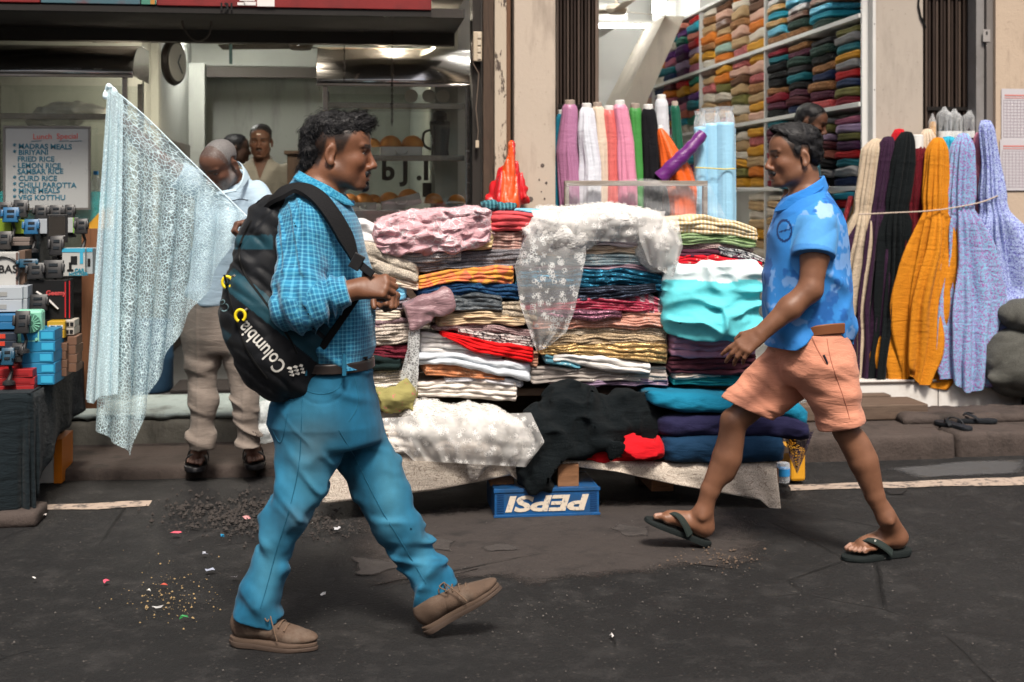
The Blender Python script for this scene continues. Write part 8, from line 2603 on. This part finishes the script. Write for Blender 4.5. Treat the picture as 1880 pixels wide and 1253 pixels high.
MBD = [(566, 656, (.34, .30, .22), (.16, .05, .03), 'cream menu board with grilled sticks, leftmost of three'), (657, 743, (.045, .012, .015), (.55, .26, .05), 'maroon menu board with curry plate, middle of three'), (744, 832, (.035, .07, .015), (.40, .12, .04), 'green menu board with tilted plate, right of three')]
for i, (x0, x1, c, c2, lb) in enumerate(MBD):
 a, b = at_y(x0, 80, 8.4), at_y(x1, 44, 8.4); T = thing('menu_board', lb, 'menu board', (a[0], 8.4, a[2]))
 slab('panel', (a[0], 8.4, a[2]), (b[0], 8.42, b[2]), mat(f'menu_{i}', c, .4), T)
 m = np.array([(a[0] + b[0]) / 2, 8.394, (a[2] + b[2]) / 2])
 mw = mat('plate_white', (.55, .5, .45), .4); mf_ = mat(f'dish_{i}', c2, .5, var=.5, vscale=40)
 if i == 0:
  for k in range(3):
   MB().tube([m + [-.07, 0, .0 - .012 * k], m + [.02, 0, .018 - .012 * k], m + [.11, 0, -.012 * k]], [.006, .014, .008], 8).out('skewer_picture', mf_, T, True)
 elif i == 1:
  MB().lathe(m, [(.088, 0), (.085, .006)], 28, 1).out('plate_picture', mw, T, True); MB().lathe(m + [-.01, -.006, .0], [(.066, 0), (.060, .008), (.02, .012)], 20, 1).out('curry_picture', mf_, T, True); MB().lathe(m + [-.11, 0, .02], [(.020, 0), (.018, .005)], 16, 1).out('cup_picture', mw, T, True)
 else:
  MB().prism([m + q for q in ([-.11, 0, .0], [-.075, 0, .05], [.09, 0, .03], [.05, 0, -.045])], (0, -.006, 0)).out('plate_picture', mw, T)
  for k in range(5):
   MB().lathe(m + [-.06 + k * .026, -.006, .012 - k * .004], [(.018, 0), (.014, .008)], 12, 1).out('food_picture', mf_, T, True)
c = at_y(308, 115, 9.35); c[0] = -1.28
T = thing('wall_clock', 'oval-looking dark rimmed wall clock on the food shop side wall', 'clock', c)
CR = rotz(-.32)
MB().lathe(c, [(.155, 0), (.165, .02), (.155, .045), (.135, .05)], 32, 0, CR).out('rim', mat('clock_rim', (.016, .012, .010), .35), T, True)
MB().lathe(c + CR @ np.array([.051, 0, 0]), [(.134, 0), (.132, .003)], 32, 0, CR).out('dial', mat('clock_dial', (.34, .34, .32), .5), T, True)
for q, L in ((.6, .07), (2.4, .10)):
 MB().tube([c + CR @ np.array([.057, 0, 0]), c + CR @ np.array([.057, math.sin(q) * L, math.cos(q) * L])], .004, 5).out('hand', mat('clock_hand', (.02, .04, .06), .5), T)
tag(MB().tube(spline([at_y(x, y, 7.30) for x, y in [(333, 26), (337, 50), (350, 70), (366, 76), (382, 66), (388, 44), (387, 24)]], 28), .006, 6).out('hanging_cable', mat('loop_cable', (.10, .085, .07), .6), None, True), 'loop of dark cable hanging under the red fascia', 'cable')
tag(MB().tube([at_y(423, 42, 8.9), at_y(424, 118, 8.9)], .012, 6).out('ceiling_hook', mat('hook_teal', (.03, .06, .06), .5), None, True), 'dark rod hanging from the food shop ceiling', 'rod')
a, b = at_y(176, 78, 8.2), at_y(228, 26, 8.2); T = thing('price_board', 'small grey lettered board hanging above the left cabinet', 'notice board', (a[0], 8.2, a[2]))
slab('panel', (a[0], 8.2, a[2]), (b[0], 8.22, b[2]), mat('price_grey', (.20, .20, .18), .6), T); slab('frame', (a[0] - .02, 8.195, a[2]), (a[0] - .001, 8.225, b[2]), M_rail, T)
for k in range(5):
 z = a[2] + .02 + k * .034; slab('ruled_line', (a[0] + .01, 8.197, z), (b[0] - .01, 8.1995, z + .004), mat('rule_dark', (.06, .05, .05), .6), T)
lo, hi = box_of(20, 175, 205, 245, 7.6, 8.1)
heap('bread_bag', 'big clear plastic bag of bread in the left cabinet', [lump(60, 188, 200, 216, 7.70, .14), lump(40, 200, 150, 240, 7.70, .12)], lo, hi, .010, plastic_film('bread_film', (.62, .62, .58), .55, .25), .016, (12, 10, 14), 910, .03, 'plastic bag', .005, None)
for i, x in enumerate((176, 192)):
 p = at_y(x, 385, 7.68); T = thing('water_bottle', ['blue-capped water bottle nearer the whiteboard', 'blue-capped water bottle nearer the lace'][i], 'bottle', p)
 MB().lathe(p, [(.028, 0), (.03, .02), (.028, .1), (.03, .15), (.012, .195), (.012, .205)], 14).out('bottle_body', plastic_film('bottle_pet', amount=.25), T, True)
 MB().lathe(p + [0, 0, .2], [(.015, 0), (.015, .022)], 12).out('cap', mat('cap_blue', (.02, .2, .5), .4), T, True)
WY = 7.50
a, b = at_y(10, 382, WY), at_y(162, 236, WY); T = thing('whiteboard', 'white board with handwritten teal menu leaning on the left cabinet', 'whiteboard', (a[0], WY, a[2]))
slab('board', (a[0], WY, a[2]), (b[0], WY + .012, b[2]), mat('whiteboard_face', (.33, .34, .335), .3, var=.05), T)
for q in (((a[0] - .012, WY - .006, a[2] - .012), (b[0] + .012, WY + .014, a[2] - .0005)), ((a[0] - .012, WY - .006, b[2] + .0005), (b[0] + .012, WY + .014, b[2] + .012)), ((a[0] - .012, WY - .006, a[2]), (a[0] - .0005, WY + .014, b[2])), ((b[0] + .0005, WY - .006, a[2]), (b[0] + .012, WY + .014, b[2]))):
 slab('rim', q[0], q[1], mat('board_rim', (.18, .17, .16), .4, metal=.6), T)
ink = mat('teal_ink', (.012, .11, .17), .6); red = mat('red_ink', (.50, .08, .07), .6)
for i, s in enumerate(['* MADRAS MEALS', '* BIRIYANI', '  FRIED RICE', '- LEMON RICE', '  SAMBAR RICE', '* CURD RICE', '* CHILLI PAROTTA', '* MINE MEALS', '* VEG KOTTHU']):
 text_mesh('menu_line', s, .040, at_y(24, 273 + i * 11.8, WY - .002), (1, 0, (-.01, .015, 0)[i % 3]), (0, 0, 1), ink, T, bold=.0009, sx=1.02)
text_mesh('menu_heading', 'Lunch  Special', .043, at_y(60, 256, WY - .002), (1, 0, .02), (0, 0, 1), red, T, bold=.0003)
for x0, x1 in ((57, 76), (108, 126), (128, 150)):
 p, q = at_y(x0, 260, WY - .002), at_y(x1, 259, WY - .002); MB().tube([p, q], .0016, 5).out('underline', ink, T)
slab('sticker_glass', tuple(at_y(-20, 420, 7.56)), tuple(at_y(205, 352, 7.56) + [0, .004, 0]), plastic_film('teal_film', (.02, .42, .42), .35), T)
MB().prism([at_y(155, 420, 7.545), at_y(208, 420, 7.545), at_y(208, 380, 7.545), at_y(188, 384, 7.545)], (0, .006, 0)).out('sticker_corner', mat('sticker_yellow', (.50, .25, .02), .5), T)
cn = thing('wooden_counter', 'dark brown wooden counter end inside the food shop', 'counter', at_y(545, 400, 8.8))
a, b = at_y(527, 500, 8.8), at_y(562, 284, 8.8); slab('panel', (a[0], 8.8, .21), (b[0], 9.3, b[2]), M_frame, cn, .004); slab('top', (a[0] - .02, 8.78, b[2] + .001), (b[0] + .02, 9.32, b[2] + .025), M_frame, cn, .004)
a, b = on_z(312, 722, .208), on_z(450, 690, .208); tag(slab('doormat', (a[0], a[1], .209), (b[0], a[1] + .45, .222), mat('mat_dark', (.02, .017, .016), .95, bump=.8)), 'dark doormat inside the food shop doorway behind the vendor', 'doormat')
p = at_y(255, 700, 7.75); dr = thing('plastic_drum', 'dark blue drum standing in the food shop doorway behind the lace', 'drum', (p[0], 7.9, .21))
MB().lathe((p[0] + .02, 7.95, .21), [(.14, 0), (.15, .02), (.15, .18), (.155, .2), (.15, .22), (.15, .40), (.14, .42)], 24).out('drum_body', mat('drum_blue', (.010, .035, .07), .5), dr, True)
def attr_bag(V):
 px, py = proj(V); C = np.tile(np.array([.50, .010, .014]), (len(V), 1)); C[(np.abs(px - 935 - (py - 330) * .02) < 9 + (py - 280) * .09)] = (.66, .075, .008)
 return {'col': ('C', C)}
lo, hi = box_of(885, 262, 985, 392, 7.0, 7.35)
heap('carrier_bags', 'bunch of red and orange carrier bags hanging on the door frame', [cap(Q(938, 282, 7.22), Q(930, 372, 7.20), .022, .085), cap(Q(930, 300, 7.24), Q(906, 368, 7.24), .02, .05), cap(Q(944, 300, 7.24), Q(958, 362, 7.24), .02, .04), cap(Q(938, 268, 7.24), Q(939, 285, 7.23), .012, .016)], lo, hi, .006, attr_mat('bag_plastic', 'col', .35, 0, .5, .2, 100), .016, (26, 12, 9), 920, .012, 'carrier bags', .005, None, attrs=attr_bag)
# ---------------------------------------------------------------- phone accessory stall at the left edge
TZ = .54
tb = thing('stall_table', 'low table under black cloth with phone accessories at the left edge', 'table', (-1.95, 6.1, 0))
slab('top', (-2.9, 5.70, TZ - .03), (-1.37, 6.72, TZ), M_frame, tb)
for x, y in ((-1.45, 5.80), (-1.45, 6.6), (-2.7, 5.8)):
 slab('leg', (x - .03, y - .03, 0), (x + .03, y + .03, TZ - .031), M_frame, tb)
mblk = fab('black_table_cloth', (.010, .015, .018), 'plain', None, 60, .9, .1, .6)
def drape(pts, zb, seed, n=50, k=16):
 pts = np.array(pts, float); L = np.linspace(0, len(pts) - 1, n); P = np.zeros((n, k, 3))
 for i, q in enumerate(L):
  xy = np.array([np.interp(q, range(len(pts)), pts[:, c]) for c in (0, 1)]); b = np.interp(q, range(len(zb)), zb); nn = np.array([.5, -.86])
  for j in range(k):
   t = j / (k - 1); f = .03 * t * math.sin(q * 9 + seed) + .03 * t * noise3(np.array([[q * 4, t * 2, seed]]), seed)[0]
   P[i, j] = (xy[0] + nn[0] * f, xy[1] + nn[1] * f, TZ + .004 + (b - TZ) * t)
 o = sheet('table_cloth', P, mblk, tb); s = o.modifiers.new('t', 'SOLIDIFY'); s.thickness = .003
drape([(-2.9, 5.685), (-1.9, 5.685), (-1.40, 5.685), (-1.355, 5.70), (-1.35, 5.78), (-1.35, 6.2), (-1.35, 6.72)], [.1, .05, .03, .02, .10, .28, .30], 4)
slab('top_cover', (-2.9, 5.69, TZ + .001), (-1.36, 6.72, TZ + .006), mblk, tb)
tag(rough_block('stone_block', (-1.75, 5.62, -.02), (-1.32, 5.84, .055), M_kerb, None, 77), 'worn concrete block under the front leg of the accessory table', 'block')
p = on_z(92, 894, 0.0); cb = thing('carton', 'white carton with orange tape under the accessory table', 'carton', (p[0], p[1] + .1, 0))
slab('box', (p[0] - .16, p[1] + .06, .003), (p[0] + .04, p[1] + .3, .21), mat('carton_white', (.42, .40, .37), .7), cb, .003); slab('tape', (p[0] + .005, p[1] + .056, .003), (p[0] + .042, p[1] + .3, .213), mat('tape_orange', (.55, .16, .01), .4), cb)
ds = thing('display_stand', 'stepped black-covered display stand carrying phone accessories', 'display stand', (-2.0, 6.5, TZ))
for (xa, xb, ya, yb, z) in ((-2.9, -1.50, 6.05, 6.7, .80), (-2.9, -1.46, 6.25, 6.72, 1.05), (-2.9, -1.50, 6.45, 6.72, 1.26)):
 slab('step', (xa, ya, TZ + .007), (xb, yb, z), mblk, ds, .01)
a, b = at_y(150, 710, 6.76), at_y(190, 420, 6.76); tag(slab('wooden_board', (a[0], 6.76, .3), (b[0], 6.79, b[2]), wood('brown_board', (.13, .055, .025), (.20, .09, .045), 1, 2)), 'reddish brown board standing behind the accessory display', 'board')
def carton(x0, x1, y0, y1, Y, c, lb, dep=.12, face=None, n=1, txt=None, cat='box', grp='boxed goods on the accessory stall', turn=.0):
 a, b = at_y(x0, y1, Y), at_y(x1, y0, Y); h = (b[2] - a[2]) / n
 for k in range(n):
  z0 = a[2] + k * h; cx = np.array([(a[0] + b[0]) / 2, Y + dep / 2, z0 + h / 2])
  T = thing('product_box', lb.format(['lowest', 'second', 'third', 'fourth', 'fifth', 'topmost'][k if k < n - 1 or n == 1 else 5]), cat, (cx[0], cx[1], z0), grp)
  R = rotz(turn + (.04 * math.sin(k * 2.3) if n > 1 else 0))
  MB().box(cx, ((b[0] - a[0]) / 2, dep / 2, h / 2 - .001), R, .002).out('carton', mat('box_%d_%d_%d' % tuple(int(v * 100) for v in c), tuple(v * .72 for v in c), .5, var=.08), T)
  if face:
   for (u0, u1, v0, v1, fc) in face:
    w, hh = (b[0] - a[0]), h
    MB().box(cx + R @ np.array([(u0 + u1) / 2 * w - w / 2, -dep / 2 - .0012, (v0 + v1) / 2 * hh - hh / 2]), ((u1 - u0) / 2 * w, .001, (v1 - v0) / 2 * hh), R).out('print', mat('print_%d_%d_%d' % tuple(int(v * 100) for v in fc), fc, .5), T)
  for t in (txt or ()):
   s, sz, u, v, tc = t
   text_mesh('lettering', s, sz, cx + R @ np.array([u * (b[0] - a[0]) - (b[0] - a[0]) / 2, -dep / 2 - .003, v * h - h / 2]), R @ np.array([1, 0, 0]), (0, 0, 1), mat('letter_%d_%d_%d' % tuple(int(v_ * 100) for v_ in tc), tc, .5), T, bold=.0008)
W_, K_, G_ = (.52, .52, .50), (.014, .014, .015), (.25, .25, .24)
carton(-20, 62, 678, 724, 5.80, (.36, .015, .018), '{} red phone box of the three stacked at front left', .2, [(.05, .9, .3, .6, (.22, .01, .012))], 3)
carton(38, 100, 606, 708, 5.86, (.015, .22, .42), '{} blue box in the stack beside the red boxes', .2, [(.6, .95, .2, .8, (.03, .32, .52))], 5)
carton(84, 104, 610, 700, 5.95, W_, '{} white box in the narrow stack beside blue boxes', .14, [(.3, .7, .3, .7, G_)], 5)
carton(105, 122, 630, 692, 6.0, (.17, .09, .055), '{} brown box in the left of two brown stacks', .14, None, 4)
carton(123, 140, 618, 684, 6.04, (.18, .095, .06), '{} brown box in the right of two brown stacks', .14, None, 4)
carton(86, 118, 590, 622, 6.02, (.55, .33, .02), '{} yellow and black earphone box on the brown stacks', .12, [(.1, .9, .1, .55, W_), (.2, .45, .15, .5, K_), (.55, .8, .15, .5, K_)], 2)
carton(118, 136, 588, 616, 6.06, (.50, .46, .40), '{} pale earphone box beside the yellow ones', .12, [(.1, .45, .2, .7, K_), (.55, .9, .2, .7, K_)], 2)
carton(52, 124, 514, 588, 6.10, K_, 'black trimmer box with white razor picture', .05, [(.93, .96, .05, .95, (.40, .01, .015))], 1, [('Geemy', .030, .45, .62, (.45, .06, .06))])
carton(125, 131, 512, 588, 6.11, K_, 'second black trimmer box with red edge', .05, [(.3, .6, .05, .95, (.40, .01, .015))], 1)
p = at_y(88, 550, 6.093); T = tag(MB().tube([p + [-.05, 0, .035], p + [.0, 0, .0], p + [.045, 0, -.045]], [.012, .014, .010], 10, flat=.4).out('razor', mat('razor_white', (.50, .48, .46), .4), None, True), 'white folding razor pictured on the black trimmer box', 'razor')
carton(-30, 34, 464, 526, 6.12, W_, 'white headphone box with round picture at left edge', .12, [(.93, .99, 0, 1, (.10, .06, .05))], 1, [('BASS', .05, .42, .40, K_)])
p = at_y(8, 498, 6.115); o = MB().tube([p + .065 * np.array([math.cos(t), 0, math.sin(t)]) for t in np.linspace(-.6, 3.7, 18)], .006, 6).out('headband_picture', mat('print_black', K_, .4), None, True); tag(o, 'black headband ring on the white headphone box', 'headphones')
carton(34, 46, 460, 524, 6.14, (.16, .10, .07), '{} brown clear-fronted case beside the headphone box', .12)
carton(-30, 40, 527, 574, 5.98, (.46, .50, .54), '{} pale white carton at the left edge above the fan', .14, [(.3, .6, .25, .6, G_)], 2)
carton(40, 50, 525, 572, 6.0, (.40, .44, .48), '{} narrow pale carton beside the white ones', .14, None, 2)
carton(-30, 28, 578, 606, 5.9, (.02, .16, .36), '{} blue carton at the left edge behind the fan', .14, None, 2)
carton(-30, 30, 612, 640, 5.84, (.02, .03, .05), '{} dark flat box with red corner at left edge', .12, [(.2, .65, .3, .9, (.45, .04, .02))], 2)
carton(114, 156, 456, 508, 6.20, W_, 'white car holder box with black holder picture', .09, [(0, 1, .86, 1, (.04, .30, .45)), (.78, .92, .45, .86, (.04, .30, .45)), (.38, .66, .42, .72, K_), (.3, .42, .24, .5, K_), (.22, .5, .18, .25, K_)], 1, [('CAR', .022, .55, .16, (.01, .18, .26)), ('HOLDER', .022, .30, .03, (.01, .18, .26))])
carton(157, 170, 456, 504, 6.24, (.40, .44, .46), 'second white car holder box behind the first', .09, [(0, 1, .86, 1, (.04, .30, .45)), (.3, .7, .3, .6, K_)], 1)
carton(-30, 20, 402, 430, 6.44, (.20, .30, .02), 'lime green box at far left behind the blue holder', .1)
carton(22, 46, 404, 430, 6.44, (.22, .33, .03), 'lime green box between the two blue holders', .1)
carton(68, 88, 402, 430, 6.46, (.40, .44, .48), 'pale blue box left of the mirror stand', .1)
carton(120, 136, 400, 428, 6.46, (.44, .46, .46), 'white box with green edge right of the mirror stand', .1, [(.88, 1, 0, 1, (.15, .35, .03))])
carton(18, 54, 436, 452, 6.3, (.20, .16, .14), '{} thin grey packet on the upper display step', .1, None, 2)
def holder(x, y, w, h, Y, c, lb, tilt=-.25, slots=2):
 p = at_y(x, y + h / 2, Y); q = d_of(x, Y) / FPX; T = thing('phone_holder', lb, 'phone holder', p, 'phone holders on the stall')
 m = mat('holder_%d' % int(c[2] * 1000), c, .4); R = rotx(tilt); cc = p + [0, 0, h * q / 2]; W2_, H2 = w * q / 2, h * q / 2
 MB().box(cc, (W2_, .008, H2), R, .005).out('plate', m, T, True)
 for sx in (-1, 1):
  MB().box(cc + R @ np.array([sx * W2_, -.012, H2 * .1]), (.006, .014, H2 * .45), R, .003).out('clamp_arm', m, T, True)
 for k in range(slots):
  MB().box(cc + R @ np.array([0, -.009, H2 * (.45 - .7 * k)]), (W2_ * .45, .003, H2 * .16), R, .001).out('pad', mat('pad_dark', (.006, .010, .014), .6), T)
 MB().tube([cc + R @ np.array([0, .008, -H2 * .4]), p + [.01, .03, -.03], p + [0, .02, -.07]], [.008, .007, .012], 8).out('stem', mat('holder_black', K_, .4), T, True)
 MB().lathe(p + [0, .02, -.085], [(.028, 0), (.026, .012), (.012, .02)], 14).out('suction_base', mat('holder_black', K_, .4), T, True)
BL = (.010, .085, .19)
for a in ((20, 395, 28, 28, 6.40, BL, 'blue phone holder at far left above the lime boxes'), (58, 417, 26, 28, 6.34, BL, 'blue phone holder left of the mirror stand'), (8, 388, 26, 34, 6.50, K_, 'black phone holder behind the far left blue one'), (38, 384, 26, 34, 6.52, K_, 'round-topped black phone holder behind the two blue ones'),
          (76, 390, 24, 26, 6.5, K_, 'black phone holder, left of the three under the menu'), (103, 390, 24, 26, 6.5, K_, 'black phone holder, middle of the three under the menu'), (128, 390, 18, 28, 6.5, K_, 'black phone holder, right of the three under the menu'), (150, 416, 22, 28, 6.45, K_, 'black phone holder right of the mirror stand'),
          (8, 442, 26, 34, 6.25, (.02, .018, .017), 'brown black phone holder above the headphone box'), (104, 452, 24, 36, 6.22, K_, 'black phone holder just below the mirror stand'), (52, 484, 34, 16, 6.12, (.008, .05, .09), 'dark blue flat phone holder beside the headphone box'), (66, 498, 30, 30, 6.10, K_, 'black phone holder left of the larger one over trimmer box'), (98, 495, 36, 34, 6.12, K_, 'large black phone holder left of the car holder box'), (70, 556, 34, 30, 6.05, K_, 'black phone holder in front of the trimmer box'),
          (41, 592, 26, 42, 5.80, K_, 'black phone holder in front of the green fan'), (14, 655, 22, 32, 5.76, (.015, .06, .09), 'dark teal slotted phone stand above the red boxes'), (32, 648, 20, 36, 5.82, K_, 'black phone stand behind the teal one')):
 holder(*a)
p = at_y(105, 446, 6.28); T = thing('mirror_stand', 'black framed phone mirror standing on the upper display step', 'mirror', p)
a, b = at_y(86, 446, 6.28), at_y(124, 394, 6.28); slab('frame', (a[0], 6.28, a[2]), (b[0], 6.292, b[2]), mat('holder_black', K_, .4), T, .005)
slab('glass', (a[0] + .010, 6.2765, a[2] + .03), (b[0] - .010, 6.2795, b[2] - .010), mat('mirror_glass', (.7, .7, .7), .03, metal=1.0), T)
p = at_y(52, 632, 5.86); q = d_of(52, 5.86) / FPX; T = thing('desk_fan', 'mint green square desk fan on the blue boxes', 'fan', p); mm = mat('mint_plastic', (.20, .50, .36), .4)
slab('case', (p[0] - 24 * q, 5.86, p[2]), (p[0] + 24 * q, 5.93, p[2] + 62 * q), mm, T, .012)
c = p + [.012, -.004, 38 * q]; MB().lathe(c, [(.040, 0), (.042, .003)], 28, 1).out('grille_ring', mat('mint_dark', (.06, .18, .13), .5), T, True)
for k in range(16):
 t = k * math.pi / 8; MB().box(c + .026 * np.array([math.cos(t), 0, math.sin(t)]) + [0, -.005, 0], (.014, .0015, .0018), roty(-t)).out('grille_bar', mm, T)
MB().lathe(p + [.035, -.003, .020], [(.007, 0), (.006, .004)], 14, 1).out('knob', mm, T, True)
# ---------------------------------------------------------------- street odds and ends at right
a, b = on_z(1490, 772, .118), on_z(1704, 770, .118); st = thing('wooden_step', 'worn wooden plank step lying in front of the white tiled platform', 'step', ((a[0] + b[0]) / 2, 7.1, .118))
wm = wood('step_wood', (.075, .050, .036), (.13, .092, .068), .9, 0); slab('plank', (a[0] - .1, 6.93, .119), (b[0], 7.20, .205), wm, st, .008); slab('plank', (a[0] - .1, 7.205, .119), (b[0] - .10, 7.30, .215), wm, st, .006)
tag(rough_block('stone_slab', (3.02, 6.80, .10), (4.1, 7.10, .165), M_kerb, None, 91, .010), 'rough stone slab beside the loose sandals at right', 'stone')
for i, (x, y, tn, lb) in enumerate(((1752, 786, 1.85, 'black rubber sandal nearer the road, one of a loose pair'), (1788, 776, 2.75, 'black rubber sandal nearer the platform, one of a loose pair'))):
 p = on_z(x, y, .118) + [0, 0, .003]; R = rotz(tn); T = thing('sandal', lb, 'sandal', p, 'loose sandals'); hb = p - R @ np.array([.12, 0, 0])
 sole_mesh(MB(), hb, R, 1.0, 0, .02, .02, 1 - 2 * i).out('sole', mat('sandal_black', (.012, .014, .017), .6), T, True)
 for sd in (-1, 1):
  ribbon(MB(), spline([hb + R @ np.array(q) for q in ((.19, 0, .02), (.165, sd * .02, .045), (.12, sd * .043, .035), (.10, sd * .046, .015))], 10), [.010] * 4 + [.02] * 6, R @ np.array([0, sd * .5, 1]), .004).out('strap', mat('sandal_black', (.012, .014, .017), .6), T, True)
lo, hi = box_of(1815, 535, 1960, 750, 6.9, 7.6); msk = fab('sack_weave', (.12, .12, .105), 'lacey', None, 220, .9, .05, .4)
heap('sack', 'full grey green woven sack leaning on the right street wall', [lump(1822, 600, 1960, 738, 7.12, .2), cap(Q(1838, 700, 7.16), Q(1818, 692, 7.16), .05, .02)], lo, hi, .010, msk, .014, (5, 5, 9), 930, .04, 'sack', .004, 'sacks at right')
heap('sack', 'smaller tied sack resting on top of the full sack', [lump(1846, 546, 1960, 616, 7.14, .15)], lo, hi, .010, msk, .014, (8, 7, 10), 940, .03, 'sack', .004, 'sacks at right')
for i, (y0, y1, lb) in enumerate(((164, 258, 'upper printed calendar sheet on the right street wall'), (257, 350, 'lower printed calendar sheet on the right street wall'))):
 a, b = at_y(1838 - 3 * i, y1, 7.417), at_y(1905, y0, 7.417); T = thing('calendar_sheet', lb, 'calendar', (a[0], 7.41, a[2])); Yp = 7.414 - .002 * i
 slab('paper', (a[0], Yp - .0015, a[2]), (b[0], Yp, b[2]), mat('calendar_paper', (.47, .45, .47), .5, var=.04), T)
 rd = mat('calendar_red', (.50, .20, .18), .6); gl = mat('calendar_grid', (.36, .30, .34), .6); H = b[2] - a[2]
 slab('heading', (a[0] + .02, Yp - .003, b[2] - .045), (b[0] - .02, Yp - .002, b[2] - .035), rd, T); slab('heading', (a[0] + .02, Yp - .003, b[2] - .058), (b[0] - .02, Yp - .002, b[2] - .053), rd, T)
 for k in range(13):
  z = a[2] + .02 + k * (H - .09) / 12; slab('ruled_line', (a[0] + .012, Yp - .003, z), (b[0] - .01, Yp - .002, z + .0022), gl, T)
 for k in range(9):
  x = a[0] + .012 + k * .022; slab('ruled_line', (x, Yp - .0042, a[2] + .02), (x + .0018, Yp - .0032, b[2] - .07), gl, T)
# ---------------------------------------------------------------- dirt and litter on the road
def grit(name, n, cx, cy, sx, sy, smax_, seed, m):
 r = np.random.default_rng(seed); mb = MB(); base = np.array([(1, 0, 0), (-1, 0, 0), (0, 1, 0), (0, -1, 0), (0, 0, 1), (0, 0, -.6)]); F = [(0, 2, 4), (2, 1, 4), (1, 3, 4), (3, 0, 4), (2, 0, 5), (1, 2, 5), (3, 1, 5), (0, 3, 5)]
 for _ in range(n):
  p = on_z(r.normal(cx, sx), min(1250, max(885, r.normal(cy, sy))), 0); s = smax_ * r.uniform(.15, 1) ** 2.2 + .0012
  mb.add((base * r.uniform(.6, 1.3, (6, 3)) * s) @ rotz(r.uniform(0, 6)).T + [p[0], p[1], s * .35], F)
 o = mb.out(name, m); o['kind'] = 'stuff'; tag(o, 'dark grit and crumbs of broken asphalt scattered on the road', 'grit'); return o
grit('road_grit', 1000, 430, 948, 62, 20, .011, 1, mat('grit_dark', (.035, .029, .026), .9, var=.5, vscale=30)); grit('road_grit', 300, 600, 965, 30, 16, .009, 2, mat('grit_dark', (.045, .038, .034), .9)); grit('road_grit', 170, 310, 1095, 45, 28, .004, 3, mat('grit_tan', (.30, .21, .10), .9, var=.4)); grit('road_grit', 700, 940, 1080, 500, 80, .003, 4, mat('grit_grey', (.09, .082, .075), .9)); grit('road_grit', 160, 1330, 1025, 45, 10, .006, 5, mat('grit_brown', (.10, .07, .05), .9))
for i, (x, y, w, c, nm) in enumerate([(323, 983, 20, (.58, .08, .12), 'pink paper scrap left of the grit heap'), (452, 955, 16, (.50, .24, .24), 'pale pink wrapper on the grit heap'), (195, 1073, 15, (.56, .07, .12), 'pink paper scrap alone on the left of the road'), (301, 1080, 17, (.45, .06, .03), 'orange red scrap near the tan crumbs'), (62, 1068, 9, (.60, .58, .55), 'tiny white scrap at far left of the road'), (274, 1091, 9, (.62, .60, .55), 'tiny white scrap beside the orange red one'), (593, 1096, 13, (.62, .60, .57), 'white scrap between the two shoes'), (378, 1022, 14, (.40, .42, .48), 'grey plastic scrap left of the blue jeans'), (384, 1051, 20, (.34, .37, .46), 'bluish plastic strip left of the blue jeans'), (410, 988, 10, (.02, .25, .45), 'small blue scrap below the grit heap'), (1123, 1172, 13, (.55, .52, .50), 'white scrap in the lower middle of the road'), (620, 975, 17, (.46, .46, .48), 'crumpled silver foil beside the front leg'), (80, 951, 12, (.40, .37, .35), 'grey scrap beside the accessory table'), (430, 1066, 18, (.20, .19, .20), 'crumpled grey foil beside the rear shin'), (290, 1121, 20, (.42, .42, .42), 'thin white stick left of the rear shoe'), (335, 1140, 22, (.03, .26, .07), 'thin green straw left of the rear shoe')]):
 p = on_z(x, y, 0); q = p[1] / FPX * w / 2; r = np.random.default_rng(60 + i); thin = 'stick' in nm or 'straw' in nm
 n = 7; ang = np.sort(r.uniform(0, 6.28, n)); V = [p + [q * math.cos(t) * r.uniform(.6, 1.1), q * (.12 if thin else .9) * math.sin(t), .006 + r.uniform(0, .012)] for t in ang] + [p + [0, 0, .010 + r.uniform(0, .01)]]
 me = mesh_of('litter', V, [(k, (k + 1) % n, n) for k in range(n)], False); o = link('litter_scrap', me, mat('litter_%d' % i, c, .6), None, p); s = o.modifiers.new('t', 'SOLIDIFY'); s.thickness = .0012
 tag(o, nm, 'litter', 'litter on the road')
